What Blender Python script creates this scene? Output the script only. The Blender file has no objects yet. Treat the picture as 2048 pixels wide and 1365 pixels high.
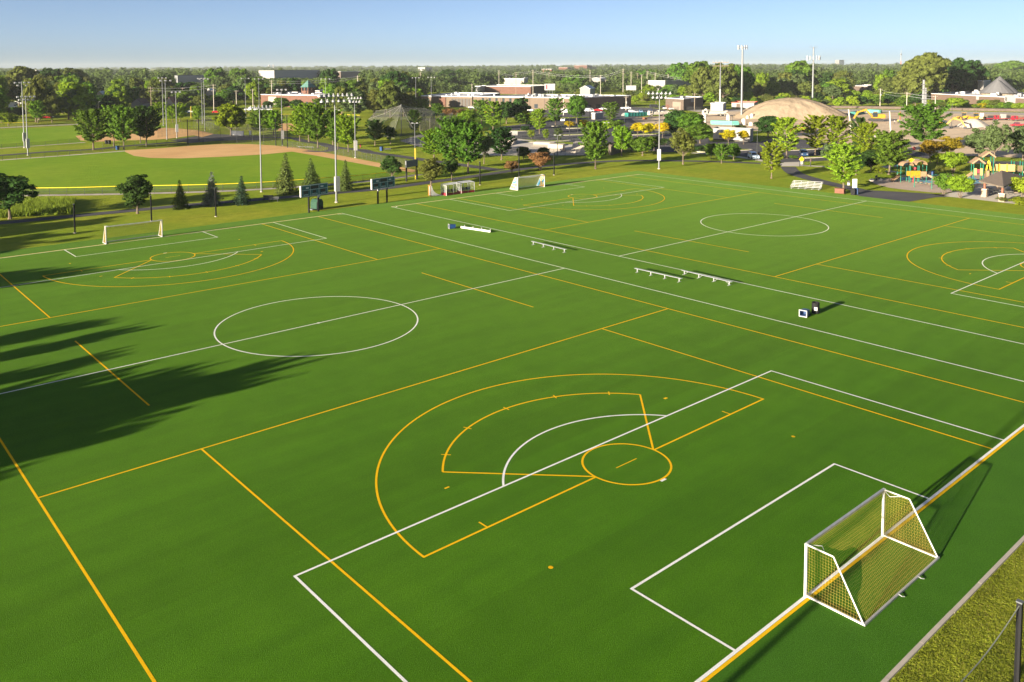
import bpy, bmesh, math, random
import numpy as np
from mathutils import Matrix, Vector

random.seed(7)
rng = np.random.default_rng(7)
PI = math.pi
SC = bpy.context.scene
COL = SC.collection

# ------------------------------------------------------------------ camera
# world frame: X runs along the near goal line, Y towards the far goal line, metres
FOC, YAW, PITCH, ROLL = 1698.4474, 0.71507524, 0.06905485, -0.00438219
EYE = np.array([-37.60903, -18.65627, 23.553509])
CX, CY = 1009.398, 253.3689      # optical axis in the photograph (shift lens)
_cy, _sy, _cp, _sp = math.cos(YAW), math.sin(YAW), math.cos(PITCH), math.sin(PITCH)
FWD = np.array([_sy * _cp, _cy * _cp, -_sp])
_r = np.array([_cy, -_sy, 0.0])
_u = np.cross(_r, FWD)
RIGHT = _r * math.cos(ROLL) + _u * math.sin(ROLL)
UP = -_r * math.sin(ROLL) + _u * math.cos(ROLL)
cd = bpy.data.cameras.new('camera')
cam = bpy.data.objects.new('camera', cd)
COL.objects.link(cam)
SC.camera = cam
cd.sensor_width = 36.0
cd.lens = FOC / 2048 * 36.0
cd.shift_x = (1024 - CX) / 2048
cd.shift_y = -(682.5 - CY) / 2048
cd.clip_start = 0.5
cd.clip_end = 20000
M = Matrix(((RIGHT[0], UP[0], -FWD[0], EYE[0]), (RIGHT[1], UP[1], -FWD[1], EYE[1]), (RIGHT[2], UP[2], -FWD[2], EYE[2]), (0, 0, 0, 1)))
cam.matrix_world = M

# ------------------------------------------------------------------ light
SUN_EL = math.radians(11.0)
SUN_DIR = Vector((math.cos(SUN_EL) * 1.0, math.cos(SUN_EL) * 0.042, -math.sin(SUN_EL))).normalized()   # direction light travels
W = bpy.data.worlds.new('World')
SC.world = W
W.use_nodes = True
nt = W.node_tree
nt.nodes.clear()
sky = nt.nodes.new('ShaderNodeTexSky')
sky.sky_type = 'NISHITA'
sky.sun_disc = False
sky.sun_elevation = SUN_EL
to_sun = -SUN_DIR
sky.sun_rotation = math.atan2(to_sun.x, to_sun.y)
sky.altitude = 200
sky.air_density = 0.36
sky.dust_density = 0.95
sky.ozone_density = 0.8
bg = nt.nodes.new('ShaderNodeBackground')
bg.inputs[1].default_value = 0.039
wo = nt.nodes.new('ShaderNodeOutputWorld')
nt.links.new(sky.outputs[0], bg.inputs[0])
nt.links.new(bg.outputs[0], wo.inputs[0])
ld = bpy.data.lights.new('sun', 'SUN')
ld.energy = 3.7
ld.angle = math.radians(0.5)
ld.color = (1.0, 0.87, 0.68)
sun = bpy.data.objects.new('sun', ld)
COL.objects.link(sun)
sun.rotation_euler = SUN_DIR.to_track_quat('-Z', 'Y').to_euler()
vs = SC.view_settings
vs.view_transform = 'Standard'
vs.look = 'None'
vs.exposure = 2.2
vs.gamma = 1.0
vs.use_curve_mapping = False
SC.cycles.max_bounces = 5
SC.cycles.diffuse_bounces = 3
SC.cycles.glossy_bounces = 2
SC.cycles.transmission_bounces = 3
SC.cycles.transparent_max_bounces = 12
SC.cycles.volume_bounces = 1


def at(px, py, z=0.0):
    """point at height z seen at photograph pixel (px, py)"""
    d = FWD * FOC + RIGHT * (px - CX) - UP * (py - CY)
    t = (z - EYE[2]) / d[2]
    p = EYE + d * t
    return Vector((float(p[0]), float(p[1]), float(p[2])))


def depth(p):
    return float((np.array(p) - EYE) @ FWD)


def px_of(p):
    d = np.array(p) - EYE
    z = d @ FWD
    return CX + FOC * (d @ RIGHT) / z, CY - FOC * (d @ UP) / z


def height(p, topy):
    """height above p whose image row is topy"""
    lo, hi = 0.0, 80.0
    for _ in range(40):
        m = (lo + hi) / 2
        if px_of((p[0], p[1], p[2] + m))[1] > topy:
            lo = m
        else:
            hi = m
    return lo


def wid(p, px):
    return px * depth(p) / FOC


# ------------------------------------------------------------------ materials
MATS = {}


def mat(name, col, rough=0.7, col2=None, scale=3.0, bump=0.0, metal=0.0, spec=0.4, detail=4.0, sheen=0.0, bscale=None, objcol=False):
    if name in MATS:
        return MATS[name]
    m = bpy.data.materials.new(name)
    m.use_nodes = True
    t = m.node_tree
    b = t.nodes['Principled BSDF']
    b.inputs['Roughness'].default_value = rough
    b.inputs['Metallic'].default_value = metal
    b.inputs['Specular IOR Level'].default_value = spec
    tc = t.nodes.new('ShaderNodeTexCoord')
    nz = t.nodes.new('ShaderNodeTexNoise')
    nz.inputs['Scale'].default_value = scale
    nz.inputs['Detail'].default_value = detail
    t.links.new(tc.outputs['Object'], nz.inputs['Vector'])
    if col2 is None:
        col2 = tuple(c * 0.82 for c in col)
    mx = t.nodes.new('ShaderNodeMix')
    mx.data_type = 'RGBA'
    mr = t.nodes.new('ShaderNodeMapRange')
    mr.inputs[1].default_value = 0.3
    mr.inputs[2].default_value = 0.7
    t.links.new(nz.outputs[0], mr.inputs[0])
    t.links.new(mr.outputs[0], mx.inputs[0])
    mx.inputs[6].default_value = (*col, 1)
    mx.inputs[7].default_value = (*col2, 1)
    out = mx.outputs[2]
    if objcol:
        oi = t.nodes.new('ShaderNodeObjectInfo')
        m2 = t.nodes.new('ShaderNodeMix')
        m2.data_type = 'RGBA'
        m2.blend_type = 'MULTIPLY'
        m2.inputs[0].default_value = 1
        t.links.new(out, m2.inputs[6])
        t.links.new(oi.outputs['Color'], m2.inputs[7])
        out = m2.outputs[2]
    t.links.new(out, b.inputs['Base Color'])
    if sheen:
        b.inputs['Sheen Weight'].default_value = sheen
        b.inputs['Sheen Roughness'].default_value = 0.4
    if bump:
        bp = t.nodes.new('ShaderNodeBump')
        bp.inputs['Strength'].default_value = bump
        bp.inputs['Distance'].default_value = 0.05
        n2 = t.nodes.new('ShaderNodeTexNoise')
        n2.inputs['Scale'].default_value = bscale or scale * 4
        t.links.new(tc.outputs['Object'], n2.inputs['Vector'])
        t.links.new(n2.outputs[0], bp.inputs['Height'])
        t.links.new(bp.outputs[0], b.inputs['Normal'])
    MATS[name] = m
    return m


def layered(name, stops, rough=0.9, bump=0.4, bscale=20, sheen=0.0, sheen_tint=(1, 1, 1), spec=0.04, stretch=None, bdist=0.06, rolls=False):
    """ground cover: several noises multiplied over a base ramp. stops: [(scale, colA, colB, factor)]"""
    m = bpy.data.materials.new(name)
    m.use_nodes = True
    t = m.node_tree
    b = t.nodes['Principled BSDF']
    b.inputs['Roughness'].default_value = rough
    b.inputs['Specular IOR Level'].default_value = spec
    tc = t.nodes.new('ShaderNodeTexCoord')
    out = None
    for i, (sc, ca, cb, f) in enumerate(stops):
        nz = t.nodes.new('ShaderNodeTexNoise')
        nz.inputs['Scale'].default_value = sc
        nz.inputs['Detail'].default_value = 6
        nz.inputs['Roughness'].default_value = 0.6
        if stretch and i == stretch[0]:
            mp = t.nodes.new('ShaderNodeMapping')
            mp.inputs['Scale'].default_value = stretch[1]
            mp.inputs['Rotation'].default_value = (0, 0, stretch[2])
            t.links.new(tc.outputs['Object'], mp.inputs[0])
            t.links.new(mp.outputs[0], nz.inputs['Vector'])
        else:
            t.links.new(tc.outputs['Object'], nz.inputs['Vector'])
        mr = t.nodes.new('ShaderNodeMapRange')
        mr.inputs[1].default_value = 0.35
        mr.inputs[2].default_value = 0.65
        t.links.new(nz.outputs[0], mr.inputs[0])
        c = t.nodes.new('ShaderNodeMix')
        c.data_type = 'RGBA'
        t.links.new(mr.outputs[0], c.inputs[0])
        c.inputs[6].default_value = (*ca, 1)
        c.inputs[7].default_value = (*cb, 1)
        if out is None:
            out = c.outputs[2]
        else:
            x = t.nodes.new('ShaderNodeMix')
            x.data_type = 'RGBA'
            x.blend_type = 'MULTIPLY'
            x.inputs[0].default_value = f
            t.links.new(out, x.inputs[6])
            t.links.new(c.outputs[2], x.inputs[7])
            out = x.outputs[2]
    if rolls:       # turf laid in 15 ft rolls, each a touch different
        sx = t.nodes.new('ShaderNodeSeparateXYZ')
        t.links.new(tc.outputs['Object'], sx.inputs[0])
        dv = t.nodes.new('ShaderNodeMath'); dv.operation = 'DIVIDE'; dv.inputs[1].default_value = 4.57
        fl = t.nodes.new('ShaderNodeMath'); fl.operation = 'FLOOR'
        wn = t.nodes.new('ShaderNodeTexWhiteNoise'); wn.noise_dimensions = '1D'
        mr = t.nodes.new('ShaderNodeMapRange'); mr.inputs[3].default_value = 0.93; mr.inputs[4].default_value = 1.05
        t.links.new(sx.outputs[1], dv.inputs[0]); t.links.new(dv.outputs[0], fl.inputs[0]); t.links.new(fl.outputs[0], wn.inputs['W']); t.links.new(wn.outputs['Value'], mr.inputs[0])
        x = t.nodes.new('ShaderNodeVectorMath'); x.operation = 'SCALE'
        t.links.new(out, x.inputs[0]); t.links.new(mr.outputs[0], x.inputs['Scale'])
        out = x.outputs[0]
    t.links.new(out, b.inputs['Base Color'])
    if sheen:
        b.inputs['Sheen Weight'].default_value = sheen
        b.inputs['Sheen Roughness'].default_value = 0.28
        b.inputs['Sheen Tint'].default_value = (*sheen_tint, 1)
    if bump:
        bp = t.nodes.new('ShaderNodeBump')
        bp.inputs['Strength'].default_value = bump
        bp.inputs['Distance'].default_value = bdist
        n2 = t.nodes.new('ShaderNodeTexNoise')
        n2.inputs['Scale'].default_value = bscale
        n2.inputs['Detail'].default_value = 3
        t.links.new(tc.outputs['Object'], n2.inputs['Vector'])
        t.links.new(n2.outputs[0], bp.inputs['Height'])
        t.links.new(bp.outputs[0], b.inputs['Normal'])
    MATS[name] = m
    return m


def leafmat(name, transl=0.35):
    m = bpy.data.materials.new(name)
    m.use_nodes = True
    t = m.node_tree
    t.nodes.clear()
    o = t.nodes.new('ShaderNodeOutputMaterial')
    d = t.nodes.new('ShaderNodeBsdfDiffuse')
    tr = t.nodes.new('ShaderNodeBsdfTranslucent')
    mx = t.nodes.new('ShaderNodeMixShader')
    mx.inputs[0].default_value = transl
    oi = t.nodes.new('ShaderNodeObjectInfo')
    tc = t.nodes.new('ShaderNodeTexCoord')
    nz = t.nodes.new('ShaderNodeTexNoise')
    nz.inputs['Scale'].default_value = 0.9
    nz.inputs['Detail'].default_value = 5
    t.links.new(tc.outputs['Object'], nz.inputs['Vector'])
    hs = t.nodes.new('ShaderNodeHueSaturation')
    mr = t.nodes.new('ShaderNodeMapRange')
    mr.inputs[1].default_value = 0.3
    mr.inputs[2].default_value = 0.7
    mr.inputs[3].default_value = 0.6
    mr.inputs[4].default_value = 1.45
    t.links.new(nz.outputs[0], mr.inputs[0])
    t.links.new(mr.outputs[0], hs.inputs['Value'])
    mh = t.nodes.new('ShaderNodeMapRange')
    mh.inputs[3].default_value = 0.485
    mh.inputs[4].default_value = 0.515
    t.links.new(oi.outputs['Random'], mh.inputs[0])
    t.links.new(mh.outputs[0], hs.inputs['Hue'])
    t.links.new(oi.outputs['Color'], hs.inputs['Color'])
    t.links.new(hs.outputs[0], d.inputs[0])
    t.links.new(hs.outputs[0], tr.inputs[0])
    t.links.new(d.outputs[0], mx.inputs[1])
    t.links.new(tr.outputs[0], mx.inputs[2])
    t.links.new(mx.outputs[0], o.inputs[0])
    MATS[name] = m
    return m


def netmat(name, col, alpha):
    """see-through netting too fine to draw strand by strand"""
    m = bpy.data.materials.new(name)
    m.use_nodes = True
    t = m.node_tree
    t.nodes.clear()
    o = t.nodes.new('ShaderNodeOutputMaterial')
    d = t.nodes.new('ShaderNodeBsdfDiffuse')
    d.inputs[0].default_value = (*col, 1)
    tr = t.nodes.new('ShaderNodeBsdfTransparent')
    mx = t.nodes.new('ShaderNodeMixShader')
    nz = t.nodes.new('ShaderNodeTexNoise')
    nz.inputs['Scale'].default_value = 1.3
    tc = t.nodes.new('ShaderNodeTexCoord')
    t.links.new(tc.outputs['Object'], nz.inputs['Vector'])
    mr = t.nodes.new('ShaderNodeMapRange')
    mr.inputs[3].default_value = alpha * 0.8
    mr.inputs[4].default_value = min(1.0, alpha * 1.2)
    t.links.new(nz.outputs[0], mr.inputs[0])
    t.links.new(mr.outputs[0], mx.inputs[0])
    t.links.new(tr.outputs[0], mx.inputs[1])
    t.links.new(d.outputs[0], mx.inputs[2])
    t.links.new(mx.outputs[0], o.inputs[0])
    MATS[name] = m
    return m


LEAF = leafmat('leaves', 0.45)
NEEDLE = leafmat('needles', 0.12)
WHITE = mat('white_paint', (0.62, 0.62, 0.60), 0.45, (0.52, 0.52, 0.50))
ALU = mat('aluminium', (0.45, 0.46, 0.47), 0.42, metal=0.35)
GALV = mat('galvanised_steel', (0.16, 0.17, 0.18), 0.5, metal=0.3)
LAMPW = mat('white_lamp_housing', (0.36, 0.365, 0.37), 0.35)
BLACK = mat('black_metal', (0.012, 0.0125, 0.014), 0.7, spec=.2)
DARK = mat('dark_fence_metal', (0.03, 0.035, 0.035), 0.6)
YEL = mat('yellow_plastic', (0.75, 0.52, 0.03), 0.5)
WOODP = mat('weathered_pole_wood', (0.30, 0.24, 0.17), 0.9, (0.2, 0.16, 0.12), 2)
PALEWOOD = mat('pale_pole_wood', (0.55, 0.50, 0.42), 0.9)
BARK = mat('bark', (0.17, 0.13, 0.095), 0.95, (0.09, 0.07, 0.05), 6)
GLASS = mat('window_glass', (0.03, 0.04, 0.05), 0.12, spec=0.7)
RUBBER = mat('rubber', (0.018, 0.018, 0.018), 0.8)
CONC = mat('concrete', (0.52, 0.46, 0.38), 0.9, (0.33, 0.30, 0.26), 0.4, bump=0.1)
PALECONC = mat('pale_concrete', (0.58, 0.53, 0.45), 0.9, (0.46, 0.42, 0.36), 0.15)
NETW = netmat('pale_net_cloth', (0.7, 0.7, 0.68), 0.22)
NETB = netmat('dark_net_cloth', (0.02, 0.025, 0.02), 0.22)
NETG = netmat('grey_cage_netting', (0.12, 0.125, 0.11), 0.38)
LINK = netmat('chain_link', (0.06, 0.06, 0.06), 0.20)


# ------------------------------------------------------------------ mesh helpers
def tag(o, label=None, cat=None, group=None, kind=None):
    if label: o['label'] = label
    if cat: o['category'] = cat
    if group: o['group'] = group
    if kind: o['kind'] = kind
    return o


def empty(name, loc, rz=0.0, label=None, cat=None, group=None):
    o = bpy.data.objects.new(name, None)
    COL.objects.link(o)
    o.location = loc
    o.rotation_euler = (0, 0, rz)
    return tag(o, label, cat, group)


def clone(o, parent=None):
    c = o.copy()
    COL.objects.link(c)
    c.parent = parent
    for ch in KIDS.get(o.name, ()):
        clone(ch, c)
    return c


KIDS = {}


def adopt(o, parent):
    o.parent = parent
    KIDS.setdefault(parent.name, []).append(o)


def clone_tree(o, parent=None):
    c = o.copy()
    COL.objects.link(c)
    if parent is not None:
        adopt(c, parent)
    for ch in list(KIDS.get(o.name, ())):
        clone_tree(ch, c)
    return c


class MB:
    def __init__(s):
        s.v = []
        s.f = []

    def add(s, vs, fs):
        n = len(s.v)
        s.v += [tuple(v) for v in vs]
        s.f += [tuple(i + n for i in f) for f in fs]
        return s

    def box(s, x0, x1, y0, y1, z0, z1):
        return s.add([(x0, y0, z0), (x1, y0, z0), (x1, y1, z0), (x0, y1, z0), (x0, y0, z1), (x1, y0, z1), (x1, y1, z1), (x0, y1, z1)],
                     [(3, 2, 1, 0), (4, 5, 6, 7), (0, 1, 5, 4), (1, 2, 6, 5), (2, 3, 7, 6), (3, 0, 4, 7)])

    def tube(s, pts, r, n=6, r2=None, cap=True):
        pts = [Vector(p) for p in pts]
        k = len(pts)
        vs, fs = [], []
        for i, p in enumerate(pts):
            d = (pts[min(i + 1, k - 1)] - pts[max(i - 1, 0)]).normalized()
            a = d.cross(Vector((0, 0, 1)) if abs(d.z) < 0.95 else Vector((1, 0, 0))).normalized()
            b = d.cross(a)
            rr = r if r2 is None else r + (r2 - r) * i / (k - 1)
            for j in range(n):
                t = 2 * PI * (j + 0.5) / n
                vs.append(p + a * (math.cos(t) * rr) + b * (math.sin(t) * rr))
        for i in range(k - 1):
            for j in range(n):
                q = (j + 1) % n
                fs.append((i * n + j, i * n + q, (i + 1) * n + q, (i + 1) * n + j))
        if cap:
            fs.append(tuple(range(n))[::-1])
            fs.append(tuple((k - 1) * n + j for j in range(n)))
        return s.add(vs, fs)

    def cyl(s, c, r, z0, z1, n=10, r2=None):
        return s.tube([(c[0], c[1], z0), (c[0], c[1], z1)], r, n, r2)

    def prism(s, outline, y0, y1, axis='y'):
        """outline in (x,z), extruded along y"""
        n = len(outline)
        if axis == 'y':
            vs = [(x, y0, z) for x, z in outline] + [(x, y1, z) for x, z in outline]
        elif axis == 'x':
            vs = [(y0, x, z) for x, z in outline] + [(y1, x, z) for x, z in outline]
        else:
            vs = [(x, z, y0) for x, z in outline] + [(x, z, y1) for x, z in outline]
        fs = [tuple(range(n))[::-1], tuple(range(n, 2 * n))] + [(i, (i + 1) % n, n + (i + 1) % n, n + i) for i in range(n)]
        return s.add(vs, fs)

    def sphere(s, c, r, nu=10, nv=6, zs=1.0, z0=-1.0):
        vs, fs = [], []
        for i in range(nv + 1):
            t = math.asin(z0) + (PI / 2 - math.asin(z0)) * i / nv
            for j in range(nu):
                a = 2 * PI * j / nu
                vs.append((c[0] + r * math.cos(t) * math.cos(a), c[1] + r * math.cos(t) * math.sin(a), c[2] + r * zs * math.sin(t)))
        for i in range(nv):
            for j in range(nu):
                q = (j + 1) % nu
                fs.append((i * nu + j, i * nu + q, (i + 1) * nu + q, (i + 1) * nu + j))
        return s.add(vs, fs)

    def mesh(s, name):
        me = bpy.data.meshes.new(name)
        me.from_pydata(s.v, [], s.f)
        me.update()
        return me

    def build(s, name, m, parent=None, loc=None, smooth=False):
        me = s.mesh(name)
        bm = bmesh.new()
        bm.from_mesh(me)
        bmesh.ops.recalc_face_normals(bm, faces=bm.faces)
        bm.to_mesh(me)
        bm.free()
        if smooth:
            for p in me.polygons:
                p.use_smooth = True
        me.materials.append(m)
        o = bpy.data.objects.new(name, me)
        COL.objects.link(o)
        if parent is not None:
            adopt(o, parent)
        if loc is not None:
            o.location = loc
        return o


def sheet(name, pts, z, m, parent=None, kind='structure'):
    me = bpy.data.meshes.new(name)
    me.from_pydata([(p[0], p[1], z) for p in pts], [], [tuple(range(len(pts)))])
    me.update()
    if me.polygons[0].normal.z < 0:
        me.flip_normals()
    me.materials.append(m)
    o = bpy.data.objects.new(name, me)
    COL.objects.link(o)
    if parent is not None:
        adopt(o, parent)
    elif kind:
        o['kind'] = kind
    return o


def smooth_line(pts, n=6):
    """Catmull-Rom through points"""
    P = [Vector((p[0], p[1])) for p in pts]
    P = [P[0] * 2 - P[1]] + P + [P[-1] * 2 - P[-2]]
    out = []
    for i in range(1, len(P) - 2):
        for k in range(n):
            t = k / n
            a, b, c, d = P[i - 1], P[i], P[i + 1], P[i + 2]
            out.append(0.5 * ((2 * b) + (c - a) * t + (2 * a - 5 * b + 4 * c - d) * t * t + (3 * b - 3 * c + d - a) * t ** 3))
    out.append(P[-2])
    return out


def strip(name, pts, w, z, m, parent=None, kind='structure', closed=False):
    P = [Vector((p[0], p[1])) for p in pts]
    n = len(P)
    vs, fs = [], []
    for i in range(n):
        if closed:
            d = (P[(i + 1) % n] - P[i - 1]).normalized()
        else:
            d = (P[min(i + 1, n - 1)] - P[max(i - 1, 0)]).normalized()
        q = Vector((-d.y, d.x)) * (w / 2)
        vs += [(P[i].x + q.x, P[i].y + q.y, z), (P[i].x - q.x, P[i].y - q.y, z)]
    for i in range(n if closed else n - 1):
        j = (i + 1) % n
        fs.append((2 * i, 2 * i + 1, 2 * j + 1, 2 * j))
    me = bpy.data.meshes.new(name)
    me.from_pydata(vs, [], fs)
    me.update()
    if me.polygons[0].normal.z < 0:
        me.flip_normals()
    me.materials.append(m)
    o = bpy.data.objects.new(name, me)
    COL.objects.link(o)
    if parent is not None:
        adopt(o, parent)
    elif kind:
        o['kind'] = kind
    return o


def words(txt, size, m, parent, loc, rot, name='lettering'):
    cu = bpy.data.curves.new(name, 'FONT')
    cu.body = txt
    cu.size = size
    cu.align_x = 'CENTER'
    cu.align_y = 'CENTER'
    cu.extrude = 0.005
    tmp = bpy.data.objects.new(name, cu)
    COL.objects.link(tmp)
    me = bpy.data.meshes.new_from_object(tmp)
    bpy.data.objects.remove(tmp)
    me.materials.clear()
    me.materials.append(m)
    o = bpy.data.objects.new(name, me)
    COL.objects.link(o)
    adopt(o, parent)
    o.location = loc
    o.rotation_euler = rot
    return o


PXY = lambda pts: [at(x, y) for x, y in pts]
FACE_CAM = lambda p: math.atan2(EYE[1] - p[1], EYE[0] - p[0])

# ------------------------------------------------------------------ setting: ground
GRASS = layered('lawn', [(0.05, (0.19, 0.27, 0.022), (0.28, 0.31, 0.033), 1), (0.6, (0.78, 0.82, 0.7), (1.08, 1.05, 1.0), 0.8), (9, (0.7, 0.75, 0.65), (1.25, 1.2, 1.1), 0.6)], bump=1.0, bscale=7, bdist=0.25)
FIELDG = layered('ball_field_grass', [(0.04, (0.15, 0.27, 0.018), (0.20, 0.30, 0.025), 1), (0.35, (0.88, 0.9, 0.8), (1.08, 1.05, 1.0), 0.8)], bump=1.0, bscale=6, bdist=0.2)
TURF = layered('turf_infill', [(0.03, (0.046, 0.138, 0.006), (0.057, 0.154, 0.007), 1), (0.5, (0.9, 0.92, 0.9), (1.08, 1.05, 1.05), 0.9), (14, (0.55, 0.6, 0.5), (1.35, 1.3, 1.3), 0.7), (0.22, (0.88, 0.9, 0.9), (1.06, 1.05, 1.0), 1)], rough=0.85, bump=1.0, bscale=30, bdist=0.03, sheen=0.13, sheen_tint=(0.42, 0.62, 0.12), rolls=True, stretch=(3, (0.25, 3.0, 1.0), 0.3))
TURFB = layered('turf_border', [(0.03, (0.040, 0.130, 0.010), (0.050, 0.146, 0.012), 1), (0.5, (0.9, 0.92, 0.9), (1.08, 1.05, 1.05), 0.9), (14, (0.55, 0.6, 0.5), (1.35, 1.3, 1.3), 0.7)], rough=0.85, bump=1.0, bscale=30, bdist=0.03, sheen=0.13, sheen_tint=(0.42, 0.62, 0.12), rolls=True)
ASPH = layered('asphalt', [(0.15, (0.085, 0.085, 0.094), (0.115, 0.112, 0.118), 1), (5, (0.85, 0.85, 0.85), (1.1, 1.1, 1.1), 0.8)], bump=0.2)
OLDASPH = layered('worn_asphalt', [(0.08, (0.10, 0.10, 0.108), (0.145, 0.138, 0.135), 1), (3, (0.85, 0.85, 0.85), (1.1, 1.1, 1.1), 0.8)], bump=0.2)
CLAY = layered('infield_clay', [(0.06, (0.58, 0.35, 0.155), (0.68, 0.43, 0.20), 1), (0.5, (0.88, 0.88, 0.86), (1.05, 1.05, 1.05), 0.8)], bump=0.2, stretch=(1, (0.2, 2.5, 1.0), 0.5))
EARTH = layered('graded_earth', [(0.02, (0.62, 0.47, 0.31), (0.76, 0.60, 0.42), 1), (0.25, (0.82, 0.82, 0.82), (1.08, 1.08, 1.08), 0.8), (0.1, (0.75, 0.77, 0.8), (1.05, 1.05, 1.05), 0.7)], bump=0.4, bscale=3, stretch=(2, (0.3, 3.0, 1.0), -0.5))
GRAVEL = layered('pale_gravel', [(0.05, (0.40, 0.36, 0.31), (0.48, 0.44, 0.39), 1), (2, (0.85, 0.85, 0.85), (1.08, 1.08, 1.08), 0.8)], bump=0.3)
MULCH = layered('playground_surface', [(0.15, (0.42, 0.33, 0.26), (0.50, 0.40, 0.32), 1), (4, (0.85, 0.85, 0.85), (1.08, 1.08, 1.08), 0.8)], bump=0.3)

# polar ground sheet, flat in the park, rising gently far away
gv, gf = [], []
rings = [0, 30, 80, 160, 300, 500, 800, 1200, 1800, 2600, 3600, 5000, 7000]


def rise(d):
    return max(0.0, d - 1500) * 0.0045


NA = 96
gv.append((EYE[0], EYE[1], -0.06))
for r in rings[1:]:
    for j in range(NA):
        a = 2 * PI * j / NA
        gv.append((EYE[0] + r * math.cos(a), EYE[1] + r * math.sin(a), -0.06 + rise(r)))
for j in range(NA):
    gf.append((0, 1 + j, 1 + (j + 1) % NA))
for i in range(len(rings) - 2):
    for j in range(NA):
        q = (j + 1) % NA
        a0 = 1 + i * NA
        gf.append((a0 + j, a0 + NA + j, a0 + NA + q, a0 + q))
g = MB()
g.v, g.f = gv, gf
tag(g.build('ground', GRASS), kind='structure')

# turf: inner playing area and bluer surround
TX0, TX1, TY0, TY1 = -37.0, 111.3, -4.64, 106.75
turf = sheet('turf', [(TX0, TY0), (TX1, TY0), (TX1, TY1), (TX0, TY1)], 0.0, TURFB)
L, HW = 102.21, 32.22
U2A, U2B = 41.74, 106.77
sheet('playing_surface', [(-HW, 0), (U2B, 0), (U2B, L), (-HW, L)], 0.004, TURF, turf)
kerb = empty('kerb', (0, 0, 0))
kerb['kind'] = 'structure'
kseg = None
for k in range(-13, 38):
    x = k * 3.05
    if kseg is None:
        b = MB().box(0, 3.03, -0.17, 0, -0.1, 0.03)
        kseg = b.build('kerb_segment', CONC, kerb)
        kseg.location = (x, TY0 - 0.002, 0)
    else:
        c = kseg.copy(); COL.objects.link(c); c.parent = kerb
        c.location = (x, TY0 - 0.002 + random.uniform(-.008, .008), random.uniform(-.006, .004))

LW = layered('white_turf_fibre', [(1.0, (0.85, 0.85, 0.82), (0.78, 0.78, 0.75), 1), (25, (0.8, 0.82, 0.78), (1.05, 1.05, 1.05), 0.7)], bump=0.3)
LY = layered('yellow_turf_fibre', [(1.0, (0.85, 0.50, 0.008), (0.78, 0.45, 0.008), 1), (25, (0.8, 0.8, 0.8), (1.05, 1.05, 1.05), 0.7)], bump=0.3)
ZW, ZY = 0.012, 0.008
NL = [0]


def lz(col):
    NL[0] += 1          # every marking a hair above the last, so crossings never share a plane
    return (ZW if col is LW else ZY) + (NL[0] % 34) * 0.0001


def line(name, a, b, w, col):
    return strip(name, [a, b], w, lz(col), col, turf)


def arc(name, c, r, a0, a1, w, col, n=64):
    pts = [(c[0] + r * math.cos(math.radians(a0 + (a1 - a0) * i / n)), c[1] + r * math.sin(math.radians(a0 + (a1 - a0) * i / n))) for i in range(n + 1)]
    return strip(name, pts, w, lz(col), col, turf)


WW, YW = 0.13, 0.13


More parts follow.
